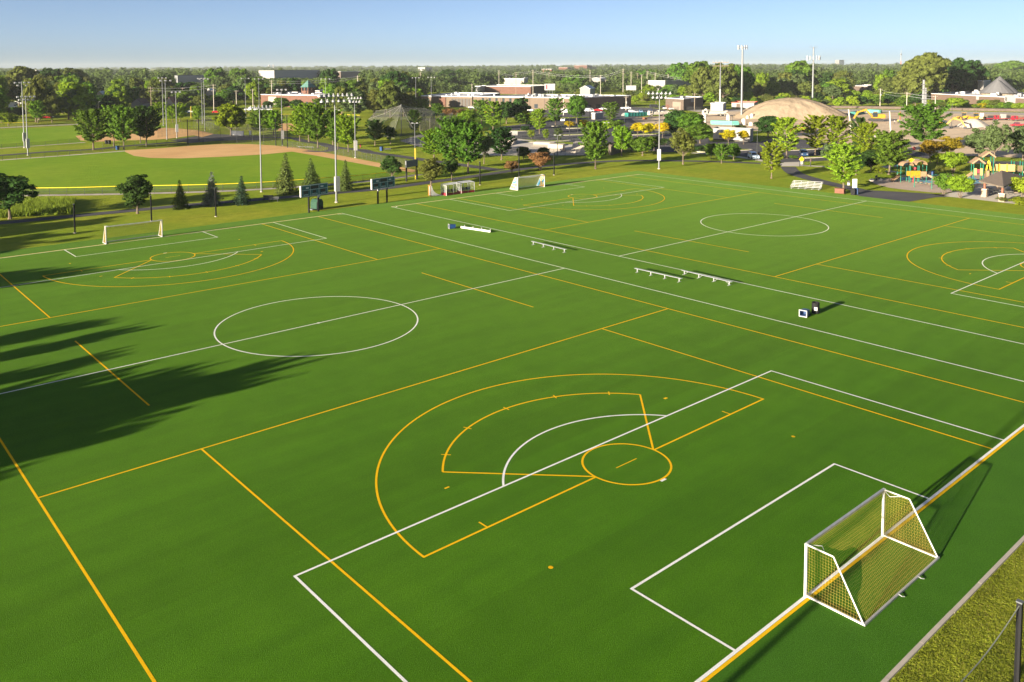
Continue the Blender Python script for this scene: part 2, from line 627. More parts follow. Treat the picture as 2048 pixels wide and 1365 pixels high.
def markings(u0, half):
    X = lambda u: u0 + u
    # soccer in white
    for s in (-1, 1):
        line('touchline', (X(s * half), -0.06), (X(s * half), L + 0.06), WW, LW)
    line('halfway_line', (X(-half), L / 2), (X(half), L / 2), WW, LW)
    arc('centre_circle', (X(0), L / 2), 9.15, 0, 360, WW, LW, 96)
    arc('centre_mark', (X(0), L / 2), 0.08, 0, 360, 0.14, LW, 12)
    for e in (0, 1):
        Y = (lambda v: v) if e == 0 else (lambda v: L - v)
        line('goal_line', (X(-half), Y(0)), (X(half), Y(0)), WW + 0.02, LW)
        line('goal_line_yellow', (X(-half), Y(-0.16)), (X(half), Y(-0.16)), YW + 0.02, LY)
        for wd, dp in ((20.16, 16.46), (9.16, 5.49)):
            line('box_line', (X(-wd - .06), Y(dp)), (X(wd + .06), Y(dp)), WW, LW)
            for s in (-1, 1):
                line('box_side_line', (X(s * wd), Y(0)), (X(s * wd), Y(dp)), WW, LW)
        arc('penalty_arc', (X(0), Y(10.97)), 9.15, 36.9 if e == 0 else -36.9, 143.1 if e == 0 else -143.1, WW, LW, 40)
        line('penalty_mark_dash', (X(-0.22), Y(10.96)), (X(0.22), Y(10.96)), 0.16, LW)
        for s in (-1, 1):
            ca = (0, 90) if s < 0 else (90, 180)
            if e: ca = (-ca[0], -ca[1])
            arc('corner_arc', (X(s * half), Y(0)), 0.92, ca[0], ca[1], WW, LW, 12)
        # lacrosse in yellow
        sg = 1 if e == 0 else -1
        C = (X(0), Y(13.72))
        arc('goal_circle', C, 2.62, 0, 360, YW, LY, 64)
        line('crease_line', (X(-0.92), Y(13.72)), (X(0.92), Y(13.72)), 0.07, LY)
        arc('twelve_metre_fan', C, 14.75, 0, sg * 180, YW, LY, 96)
        for s in (-1, 1):
            line('fan_base_line', (X(s * 2.62), Y(13.76)), (X(s * 14.8), Y(13.76)), YW, LY)
            line('arc_side_line', (X(s * 2.6), Y(13.8)), (X(s * 8.86), Y(20.1)), YW, LY)
            line('hash_mark', (X(s * 10.75), Y(13.8)), (X(s * 10.75), Y(14.45)), 0.10, LY)
            line('dot_mark', (X(s * 9.75 - .22), Y(18.45)), (X(s * 9.75 + .1), Y(18.45)), 0.12 if s < 0 else .2, LY)
            arc('dot_mark', (X(s * 10.75), Y(9.1)), 0.06, 0, 360, 0.13, LY, 12)
            line('wing_line', (X(s * 18.29), Y(0)), (X(s * 18.29), Y(32.48)), YW, LY)
            if e == 0: line('centre_wing_line', (X(s * 18.4), L / 2 - 9.45), (X(s * 18.4), L / 2 + 9.45), YW, LY)
        a8 = math.degrees(math.atan2(6.38, 8.86))
        arc('eight_metre_arc', C, 10.92, sg * a8, sg * (180 - a8), YW, LY, 64)
        for hu, hv in ((-7.38, 21.76), (-4, 23.9), (0, 24.62), (4, 23.9), (7.38, 21.76)):
            d = Vector((hu, hv - 13.72)).normalized() * 0.3
            line('hash_mark', (X(hu - d.x), Y(hv - d.y)), (X(hu + d.x), Y(hv + d.y)), 0.09, LY)
        line('restraining_line', (X(-27.43), Y(32.48)), (X(27.9), Y(32.48)), YW, LY)
    for s in (-1, 1):
        line('side_line_yellow', (X(s * 27.43 + (.4 if s > 0 else 0)), 0), (X(s * 27.43 + (.4 if s > 0 else 0)), L), YW, LY)


markings(0.0, HW)
markings((U2A + U2B) / 2, (U2B - U2A) / 2)

# ball field grass, clay, tracks
ZS = -0.035
sheet('ball_field_grass', PXY([(0, 321), (120, 313), (250, 303), (300, 315), (530, 309), (584, 303), (700, 324), (824, 343), (800, 349), (700, 362), (560, 371), (400, 380), (250, 386), (120, 388), (40, 387), (-300, 384), (-400, 340)]), ZS, FIELDG)
clay = sheet('infield_clay', PXY([(250, 304), (268, 312), (300, 316), (360, 317), (440, 314), (530, 309), (584, 303.5), (640, 313), (700, 324), (760, 335), (824, 345), (836, 341), (768, 328), (700, 315), (640, 303.5), (590, 295), (545, 291), (500, 288.5), (440, 288.5), (380, 292), (320, 297), (250, 301)]), ZS + 0.01, CLAY)
strip('warning_track', [at(x, y) for x, y in [(-300, 336), (0, 320.5), (120, 312), (252, 302)]], 2.2, ZS + 0.006, PALECONC)
strip('outfield_track', smooth_line(PXY([(-300, 393), (0, 392), (100, 390.5), (250, 388), (400, 384), (512, 379), (662, 369), (760, 360), (840, 349)])), 2.0, ZS + 0.006, CONC)
sheet('far_field_grass', PXY([(-400, 300), (-400, 268), (0, 260), (80, 256), (154, 252), (240, 249), (330, 250), (330, 258), (150, 272), (170, 285), (90, 290), (0, 296)]), ZS, FIELDG)
sheet('far_infield_clay', PXY([(151, 272), (330, 256), (358, 257.5), (396, 261), (428, 268), (404, 274.5), (388, 271), (342, 277), (308, 280), (250, 281), (190, 284), (160, 281)]), ZS + 0.012, CLAY)
strip('far_warning_track', PXY([(-200, 308), (0, 297), (100, 290), (170, 285)]), 1.8, ZS + 0.006, PALECONC)
strip('far_outfield_track', PXY([(-300, 268), (0, 256), (60, 253), (154, 249), (206, 246)]), 6.0, ZS + 0.006, CONC)
sheet('third_field_grass', PXY([(555, 247), (560, 236), (600, 234), (720, 236), (720, 250)]), ZS, FIELDG)
sheet('third_infield_clay', PXY([(555, 262), (557, 247), (640, 248), (700, 252), (660, 262)]), ZS + 0.004, CLAY)
sheet('fourth_field_grass', PXY([(880, 237), (882, 229), (1010, 231), (1010, 246), (990, 256), (930, 250)]), ZS, FIELDG)
# asphalt paths
ZP = -0.02
strip('path', smooth_line(PXY([(-120, 454), (0, 446), (137, 433), (275, 420), (400, 408), (512, 399.5), (662, 386.5), (762, 377.5), (862, 364.5), (950, 352), (1010, 343.5), (1060, 336), (1124, 329), (1224, 322.5), (1324, 321.5), (1449, 324), (1536, 328), (1575, 331)])), 3.0, ZP, ASPH)
strip('path', smooth_line(PXY([(1576, 334), (1584, 343), (1600, 351), (1648, 364.5), (1690, 374), (1730, 383), (1780, 391), (1840, 392), (1900, 391)])), 3.4, ZP + 0.004, ASPH)
sheet('path', PXY([(1725, 380), (1800, 384), (1900, 390), (1870, 395), (1818, 403.5), (1760, 398), (1722, 394), (1700, 384)]), ZP + 0.008, ASPH)
strip('path', smooth_line(PXY([(490, 275), (540, 275), (582, 276), (610, 283), (644, 288), (667, 294.5), (721, 300), (740, 305), (786, 311), (849, 320), (937, 332), (1000, 341)])), 3.6, ZP + 0.004, ASPH)
strip('path', smooth_line(PXY([(667, 294.5), (664, 300), (644, 303.5), (610, 302)])), 3.0, ZP + 0.008, ASPH)
strip('path', smooth_line(PXY([(-100, 317), (0, 311), (108, 303), (185, 299), (250, 292.5), (327, 286.5), (400, 280), (435, 277), (490, 275)])), 4.0, ZP, OLDASPH)
sheet('plaza', PXY([(340, 281), (388, 273), (428, 268.5), (480, 270), (520, 272), (520, 280), (435, 282), (380, 286)]), ZP - 0.004, OLDASPH)
# car parks and roads
sheet('car_park', PXY([(985, 270), (1000, 254), (1060, 247), (1120, 238), (1200, 234), (1260, 236), (1300, 262), (1410, 264), (1420, 283), (1520, 284), (1560, 272), (1640, 285), (1740, 300), (1700, 318), (1640, 322), (1560, 326), (1440, 305), (1380, 303), (1330, 305), (1240, 296), (1180, 290), (1140, 284), (1060, 279), (1010, 276)]), ZP - 0.008, ASPH)
sheet('back_car_park', PXY([(930, 232), (940, 215), (1260, 214), (1300, 216), (1340, 222), (1260, 238), (1180, 234), (1040, 236)]), ZP - 0.006, OLDASPH)
strip('road', smooth_line(PXY([(1650, 296), (1740, 300), (1812, 304), (1860, 313), (1920, 322), (2000, 326), (2120, 327)])), 7.5, ZP - 0.002, ASPH)
strip('pavement', smooth_line(PXY([(1384, 306), (1440, 310), (1490, 316), (1550, 326), (1600, 331), (1661, 334), (1700, 336)])), 2.2, ZP + 0.010, PALECONC)
strip('pavement', smooth_line(PXY([(1790, 345), (1760, 337), (1810, 328), (1830, 318)])), 2.4, ZP + 0.010, PALECONC)
sheet('pavement', PXY([(1562, 333), (1568, 325), (1600, 324), (1600, 333)]), ZP + 0.014, PALECONC)
# grass islands with kerbs in the car park
for i, (px, py, a, b2) in enumerate([(1042, 262, 6, 2.4), (1140, 252, 8, 2), (1090, 283, 9, 1.6), (1170, 256, 8, 1.6), (1145, 270, 6, 1.5), (1320, 268, 13, 2.2), (1292, 285, 8, 1.6), (1650, 314, 8, 1.3), (1450, 302, 9, 1.6), (1595, 300, 7, 1.5), (1700, 297, 9, 1.6)]):
    c = at(px, py)
    rot = YAW * -1 + 0.35
    pts = []
    for k in range(20):
        t = 2 * PI * k / 20
        x, y = a * math.copysign(abs(math.cos(t)) ** 0.6, math.cos(t)), b2 * math.copysign(abs(math.sin(t)) ** 0.6, math.sin(t))
        pts.append((c.x + x * math.cos(rot) - y * math.sin(rot), c.y + x * math.sin(rot) + y * math.cos(rot)))
    isl = MB().prism([(p[0], p[1]) for p in pts], -0.05, 0.12, axis='z').build('kerb', PALECONC)
    isl['kind'] = 'structure'
    q = [(c.x + (p[0] - c.x) * 0.93, c.y + (p[1] - c.y) * 0.87) for p in pts]
    sheet('verge', q, 0.128, GRASS)
# parking bay lines
bays = MB()
for (ax, ay, bx, by, n) in [(1200, 296, 1010, 262, 0), (1390, 294, 1520, 308, 10), (1250, 287, 1340, 296, 8), (1560, 292, 1680, 306, 9), (1060, 268, 1180, 282, 12)]:
    A, B = at(ax, ay), at(bx, by)
    d = (B - A).normalized()
    q = Vector((-d.y, d.x, 0))
    for k in range(n):
        p = A.lerp(B, k / max(1, n - 1))
        a1, b1 = p, p + q * 5
        w = d * 0.06
        bays.add([(a1.x - w.x, a1.y - w.y, 0), (a1.x + w.x, a1.y + w.y, 0), (b1.x + w.x, b1.y + w.y, 0), (b1.x - w.x, b1.y - w.y, 0)], [(0, 1, 2, 3)])
tag(bays.build('bay_markings', WHITE), kind='structure')

# construction ground
sheet('bare_earth', PXY([(1235, 262), (1240, 246), (1262, 236), (1340, 231), (1400, 226), (1500, 222), (1640, 222), (1760, 225), (2300, 232), (2400, 310), (2048, 316), (1920, 311), (1820, 300), (1740, 297), (1640, 283), (1560, 270), (1520, 262), (1400, 262), (1300, 261)]), ZP - 0.010, EARTH)
strip('gravel_road', smooth_line(PXY([(1380, 222), (1480, 221), (1640, 220.5), (1760, 222), (1900, 225), (2048, 228), (2300, 234)])), 24.0, ZP - 0.004, GRAVEL)
rb = smooth_line(PXY([(1640, 215.5), (1760, 217), (1900, 220), (2060, 223), (2300, 229)]))
m_ = MB()
BALL = mat('railway_ballast', (0.20, 0.15, 0.11), 0.95, (0.13, 0.10, 0.08), 0.5)
for i in range(len(rb) - 1):
    a, b = rb[i], rb[i + 1]
    d = (b - a).normalized(); q = Vector((-d.y, d.x))
    for (o0, z0, o1, z1) in ((-6, -0.1, -4, 1.1), (-4, 1.1, 2, 1.1), (2, 1.1, 4, -0.1)):
        m_.add([(a.x + q.x * o0, a.y + q.y * o0, z0), (b.x + q.x * o0, b.y + q.y * o0, z0), (b.x + q.x * o1, b.y + q.y * o1, z1), (a.x + q.x * o1, a.y + q.y * o1, z1)], [(0, 1, 2, 3)])
tag(m_.build('embankment', BALL), kind='structure')


def mound(name, cx, by, wpx, topy, m, label, cat, asp=0.8, pw=1.3, seed=1, skew=0.0, n=60):
    c = at(cx, by)
    R = wid(c, wpx) / 2
    h = height(c, topy)
    dirr = Vector((RIGHT[0], RIGHT[1])).normalized()
    dirf = Vector((FWD[0], FWD[1])).normalized()
    c2 = c + Vector((dirf.x, dirf.y, 0)) * R * asp
    r0 = np.random.default_rng(seed)
    ph = r0.uniform(0, 6.28, 12)
    vs, fs = [], []
    N = n
    for i in range(N + 1):
        for j in range(N + 1):
            u, v = i / N * 2 - 1, j / N * 2 - 1
            rr = math.hypot(u, v)
            a = math.atan2(v, u)
            rad = 1 + 0.05 * math.sin(3 * a + ph[0]) + 0.04 * math.sin(5 * a + ph[1])
            t = max(0.0, 1 - (rr / rad) ** 1.0)
            z = h * 1.06 * (math.sin(t * PI / 2)) ** pw
            if t > 0:
                z += h * 0.03 * math.sin(a * 13 + ph[2] + 3 * rr + 1.5 * math.sin(a * 29 + ph[5])) * min(1, t * 4) * (1 - t) + h * 0.02 * math.sin(u * 19 + ph[3]) * math.sin(v * 23 + ph[4]) * min(1, t * 3)
            p = c2 + Vector((dirr.x * u * R + dirf.x * v * R * asp, dirr.y * u * R + dirf.y * v * R * asp, 0))
            vs.append((p.x, p.y, z if t > 0 else -0.3))
    for i in range(N):
        for j in range(N):
            fs.append((i * (N + 1) + j, (i + 1) * (N + 1) + j, (i + 1) * (N + 1) + j + 1, i * (N + 1) + j + 1))
    b = MB(); b.v = vs; b.f = fs
    o = b.build(name, m, smooth=True)
    return tag(o, label, cat)


MOUND = layered('mound_earth', [(0.03, (0.29, 0.225, 0.155), (0.335, 0.265, 0.185), 1), (0.25, (0.84, 0.83, 0.82), (1.06, 1.06, 1.06), 0.8)], bump=0.8, bscale=0.8, bdist=0.3)
mound('earth_mound', 1614, 240, 246, 201.5, MOUND, 'huge smooth tan mound of heaped earth on the building site', 'mound', 0.75, 0.95)
mound('gravel_pile', 1960, 256, 70, 240, GRAVEL, 'small pale grey gravel cone in front of the yellow wheel loader', 'gravel pile', 0.7, 1.2, 3, n=24)

# playground surfaces and plaza
sheet('playground_surface', PXY([(1741, 363), (1752, 358), (1780, 357), (1806, 355), (1868, 350), (1905, 349), (1915, 356), (1885, 372), (1893, 386), (1868, 385.5), (1820, 381), (1780, 376), (1752, 369)]), ZP + 0.004, MULCH)
sheet('playground_surface', PXY([(1893, 386), (1888, 370), (1915, 354), (1990, 345), (2060, 350), (2060, 368), (1960, 372), (1940, 380)]), ZP, MULCH)
BLUEPAD = mat('blue_rubber_pad', (0.20, 0.40, 0.52), 0.8, (0.16, 0.33, 0.45), 1)
sheet('rubber_pad', PXY([(1800, 361), (1804, 355), (1832, 355), (1830, 360)]), ZP + 0.012, BLUEPAD)
sheet('rubber_pad', PXY([(1830, 365), (1834, 360), (1858, 361), (1866, 365), (1850, 368)]), ZP + 0.012, BLUEPAD)
sheet('rubber_pad', PXY([(1918, 356), (1926, 352), (1946, 353), (1966, 366), (1944, 369), (1930, 362)]), ZP + 0.012, BLUEPAD)
sheet('plaza', PXY([(1860, 389), (1893, 388), (1940, 378), (1960, 370), (2080, 366), (2120, 400), (2030, 408), (2000, 405), (1950, 399), (1900, 394), (1880, 391)]), ZP + 0.008, PALECONC)
# skate park slab
sheet('skate_park_slab', PXY([(900, 284), (985, 276), (1040, 278), (1103, 286), (1163, 291), (1175, 300), (1171, 311), (1080, 311), (980, 311), (930, 309)]), ZP + 0.004, PALECONC)
sheet('cage_floor', PXY([(800, 282), (860, 262), (960, 262), (930, 290), (860, 297), (830, 291)]), ZP, CONC)
sheet('embankment_strip', PXY([(826, 291), (855, 297), (870, 297), (850, 289)]), ZP + 0.01, PALECONC)

# ------------------------------------------------------------------ trees
def quads(P, N, size, aspect=0.6, jit=0.9):
    """leaf rhombi at P facing roughly N; returns verts, faces arrays"""
    n = len(P)
    nn = N + rng.normal(0, jit, (n, 3))
    nn /= np.linalg.norm(nn, axis=1)[:, None] + 1e-9
    r = rng.normal(0, 1, (n, 3))
    a = np.cross(nn, r)
    a /= np.linalg.norm(a, axis=1)[:, None] + 1e-9
    b = np.cross(nn, a)
    s = size * rng.uniform(0.6, 1.3, (n, 1))
    V = np.stack([P + a * s, P + b * s * aspect, P - a * s, P - b * s * aspect], 1).reshape(-1, 3)
    return V


def quad_mesh(name, V, m):
    n = len(V) // 4
    me = bpy.data.meshes.new(name)
    me.vertices.add(len(V))
    me.vertices.foreach_set('co', V.astype(np.float32).ravel())
    me.loops.add(n * 4)
    me.loops.foreach_set('vertex_index', np.arange(n * 4, dtype=np.int32))
    me.polygons.add(n)
    me.polygons.foreach_set('loop_start', np.arange(0, n * 4, 4, dtype=np.int32))
    me.update(calc_edges=True)
    me.materials.append(m)
    return me


def branch_crown(H, Rr, z0, nb, nl, leaf, el0=30, el1=62, shape=1.0, upness=0.5, rad=0.42):
    """ascending-branch crown (young maple, pear): spiky lit tips, dark gaps"""
    P, N = [], []
    limbs = []
    for i in range(nb):
        t = (i + 0.5) / nb
        z = z0 + (H - z0) * (t ** 0.9) * 0.80
        az = i * 2.399 + rng.uniform(-.4, .4)
        el = math.radians(el0 + (el1 - el0) * t + rng.uniform(-9, 9))
        env = Rr * (math.sin(PI * min(1, 0.22 + 0.78 * t) ** shape) ** 0.75) * rng.uniform(0.72, 1.15)
        ln = max(0.12 * H, env / math.cos(el) * 0.95)
        ln = min(ln, (H * 1.02 - z) / max(0.2, math.sin(el)))
        d = np.array([math.cos(az) * math.cos(el), math.sin(az) * math.cos(el), math.sin(el)])
        base = np.array([0, 0, z])
        limbs.append((base, base + d * ln * 0.8))
        k = int(nl * (0.6 + 0.8 * ln / H))
        s = rng.beta(1.6, 1.0, k)
        s = 0.18 + 0.82 * s
        rd = rad * (1.15 - 0.75 * s)[:, None]
        off = rng.normal(0, 1, (k, 3))
        off /= np.linalg.norm(off, axis=1)[:, None]
        off *= rng.uniform(0.3, 1, (k, 1)) * rd
        off[:, 2] *= 0.8
        P.append(base + d * (s[:, None] * ln) + off)
        N.append(off / (rd + 1e-6) + d * 0.5 + np.array([0, 0, upness]))
    return quads(np.concatenate(P), np.concatenate(N), leaf), limbs


def clump_crown(H, Rr, z0, kc, nl, leaf, flat=0.8, cr=0.30, irregular=0.25, top=1.0, outer=0.75):
    """rounded clumps spread over an uneven envelope, gaps between them"""
    P, N = [], []
    cz, hz = (H + z0) / 2, (H - z0) / 2
    limbs = []
    for i in range(kc):
        zz = 1 - 2 * (i + 0.5) / kc
        az = i * 2.399 + rng.uniform(-.5, .5)
        rr = math.sqrt(max(0, 1 - zz * zz))
        f = outer * rng.uniform(1 - irregular * 1.8, 1 + irregular)
        if i % 5 == 0: f *= 0.55
        tp = 1.0 if zz < 0 else top
        c = np.array([math.cos(az) * rr * Rr * f * tp, math.sin(az) * rr * Rr * f * tp, cz + zz * hz * f * (0.95)])
        r = Rr * cr * rng.uniform(0.65, 1.35)
        limbs.append((np.array([0, 0, z0 * 0.6 + 0.35 * (c[2] - z0)]), c))
        k = int(nl * (r / (Rr * cr)) ** 2)
        o = rng.normal(0, 1, (k, 3))
        o[:, 2] = o[:, 2] * 0.9 + 0.35
        o /= np.linalg.norm(o, axis=1)[:, None]
        s = rng.uniform(0.62, 1.08, (k, 1))
        q = o * s * r
        q[:, 2] *= flat
        P.append(c + q)
        N.append(o * 1.2 + np.array([0, 0, 0.25]))
    return quads(np.concatenate(P), np.concatenate(N), leaf, jit=0.55), limbs


def spruce_crown(H, Rr, z0, nw, leaf, dens=26):
    P, N = [], []
    for i in range(nw):
        t = i / (nw - 1)
        z = z0 + (H - z0) * t ** 0.92
        R = Rr * (1 - t) ** 0.85 * rng.uniform(0.86, 1.12) + 0.06
        nbr = max(4, int(13 * (1 - t) + 4))
        for j in range(nbr):
            az = 2 * PI * j / nbr + i * 1.1 + rng.uniform(-.2, .2)
            Rb = R * rng.uniform(0.78, 1.15)
            k = max(4, int(dens * Rb / Rr))
            s = rng.uniform(0.15, 1, k)
            w = rng.normal(0, 1, k) * 0.16 * Rr * (1.1 - s) * 0.8
            x = s * Rb
            dz = -0.22 * x + 0.10 * (s ** 3) * Rr + rng.normal(0, 0.03 * Rr, k)
            ca, sa = math.cos(az), math.sin(az)
            P.append(np.stack([x * ca - w * sa, x * sa + w * ca, z + dz], 1))
            N.append(np.stack([np.full(k, ca * 0.5), np.full(k, sa * 0.5), np.full(k, 0.8)], 1))
    return quads(np.concatenate(P), np.concatenate(N), leaf, 0.4, jit=0.5), []


def trunk_mesh(H, z0, r, limbs, nl=14, multi=1):
    b = MB()
    if multi == 1:
        b.tube([(0, 0, -0.1), (0.02, 0.01, z0 * 0.6), (0.0, 0.03, z0 + (H - z0) * 0.35), (0.02, 0, z0 + (H - z0) * 0.75)], r, 7, r * 0.28)
        b.tube([(0, 0, -0.1), (0, 0, 0.3)], r * 1.5, 7, r)
    else:
        for k in range(multi):
            a = 2 * PI * k / multi
            b.tube([(0.08 * math.cos(a), 0.08 * math.sin(a), -0.1), (0.3 * math.cos(a), 0.3 * math.sin(a), z0), (0.8 * math.cos(a), 0.8 * math.sin(a), z0 + (H - z0) * 0.6)], r * 0.7, 5, r * 0.25)
    for (a0, a1) in limbs[::max(1, len(limbs) // nl)]:
        m_ = a0 * 0.45 + a1 * 0.55 + np.array([0, 0, -0.04 * H])
        b.tube([tuple(a0), tuple(m_), tuple(a1)], r * 0.34, 4, r * 0.10, cap=False)
    me = b.mesh('trunk')
    me.materials.append(BARK)
    return me


TPL = {}


def template(kind, H, R, crown, trunk):
    n = len(crown.vertices)
    co = np.empty(n * 3, dtype=np.float32)
    crown.vertices.foreach_get('co', co)
    co = co.reshape(-1, 3)
    R = float(np.percentile(np.hypot(co[:, 0], co[:, 1]), 97.0))
    H = float(np.percentile(co[:, 2], 99.7))
    TPL.setdefault(kind, []).append((H, R, crown, trunk))


for k in range(3):      # young maples, upright ovals
    V, lb = branch_crown(10, 3.1, 1.9, 80, 85, 0.25, 22, 66, 1.15, 0.45, 0.62)
    template('maple', 10, 3.3, quad_mesh('crown', V, LEAF), trunk_mesh(10, 1.9, 0.17, lb))
for k in range(2):      # taller, looser with upswept tips
    V, lb = branch_crown(11, 3.0, 2.0, 70, 85, 0.24, 12, 58, 1.35, 0.5, 0.5)
    template('upswept', 11, 3.3, quad_mesh('crown', V, LEAF), trunk_mesh(11, 2.0, 0.17, lb))
for k in range(3):      # open, irregular oaks
    V, lb = clump_crown(8, 2.9, 1.6, 44, 90, 0.23, 0.75, 0.26, 0.32, 0.85)
    template('oak', 8, 3.1, quad_mesh('crown', V, LEAF), trunk_mesh(8, 1.6, 0.15, lb, 20))
for k in range(2):      # dense round crowns
    V, lb = clump_crown(8, 3.2, 1.2, 60, 100, 0.25, 0.85, 0.26, 0.14, 0.95)
    template('round', 8, 3.5, quad_mesh('crown', V, LEAF), trunk_mesh(8, 1.3, 0.2, lb))
for k in range(2):      # honey locust, layered sprays
    V, lb = clump_crown(6, 2.6, 2.0, 38, 95, 0.2, 0.38, 0.34, 0.3, 0.9)
    template('locust', 6, 2.9, quad_mesh('crown', V, LEAF), trunk_mesh(6, 1.9, 0.12, lb, 18))
for k in range(2):      # small multi-stem
    V, lb = clump_crown(4, 2.0, 0.9, 34, 110, 0.16, 0.6, 0.30, 0.22, 0.95)
    template('multistem', 4, 2.2, quad_mesh('crown', V, LEAF), trunk_mesh(4, 0.9, 0.11, lb, 10, 4))
for k in range(2):      # shrubs
    V, lb = clump_crown(2.2, 1.4, 0.1, 24, 80, 0.10, 0.8, 0.32, 0.25, 0.95)
    template('shrub', 2.2, 1.6, quad_mesh('crown', V, LEAF), trunk_mesh(2.2, 0.3, 0.05, lb, 6, 3))
for k in range(2):
    V, lb = spruce_crown(7, 1.9, 0.35, 26, 0.17, 30)
    template('spruce', 7, 2.0, quad_mesh('crown', V, NEEDLE), trunk_mesh(7, 0.5, 0.12, lb))
for k in range(5):      # big broadleaf for the wooded belts
    V, lb = clump_crown(15, 5.2, 2.2, 62, 80, 0.62, 0.85, 0.27, 0.2, 0.9, 0.8)
    template('big', 15, 5.8, quad_mesh('crown', V, LEAF), trunk_mesh(15, 3, 0.35, lb, 16))
for k in range(2):      # cottonwoods: tall, bumpy, open below
    V, lb = clump_crown(24, 9.5, 5, 95, 95, 0.85, 0.8, 0.2, 0.22, 0.92, 0.84)
    template('cottonwood', 24, 10.3, quad_mesh('crown', V, LEAF), trunk_mesh(24, 6, 0.6, lb, 30))

CG = {  # leaf base colours
    'green': (0.104, 0.194, 0.024), 'bright': (0.164, 0.271, 0.021), 'dark': (0.045, 0.093, 0.022), 'olive': (0.122, 0.147, 0.033),
    'gold': (0.185, 0.25, 0.018), 'yellow': (0.462, 0.396, 0.013), 'bronze': (0.225, 0.132, 0.052), 'spruce': (0.087, 0.121, 0.033),
    'blue': (0.147, 0.178, 0.141), 'teal': (0.036, 0.064, 0.037), 'greygreen': (0.113, 0.163, 0.059), 'orange': (0.220, 0.165, 0.017),
    'lime': (0.225, 0.327, 0.026)}
NT = {}
NAMES = {'maple': 'maple_tree', 'upswept': 'upswept_tree', 'oak': 'oak_tree', 'round': 'round_tree', 'locust': 'locust_tree', 'multistem': 'small_tree', 'shrub': 'shrub',
         'spruce': 'spruce_tree', 'big': 'broadleaf_tree', 'cottonwood': 'cottonwood_tree'}


def plant(kind, p, w, h, col, label, group, rz=None, cat=None):
    T = TPL[kind]
    i = NT.get(kind, 0)
    NT[kind] = i + 1
    H, R, cm, tm = T[(i * 7 + i // 3) % len(T)]
    root = empty(NAMES[kind], (p[0], p[1], p[2] if len(p) > 2 else 0), random.uniform(0, 6.28) if rz is None else rz, label,
                 cat or ('shrub' if kind == 'shrub' else 'tree'), group)
    root.rotation_euler.x, root.rotation_euler.y = random.uniform(-.03, .03), random.uniform(-.03, .03)
    root.scale = (w / (2 * R), w / (2 * R), h / H)
    c = CG[col]
    v = random.uniform(0.88, 1.14)
    cr = bpy.data.objects.new('crown', cm)
    cr.color = (c[0] * v, c[1] * v, c[2] * v, 1)
    tr = bpy.data.objects.new('trunk', tm)
    for o in (cr, tr):
        COL.objects.link(o)
        o.parent = root
    return root


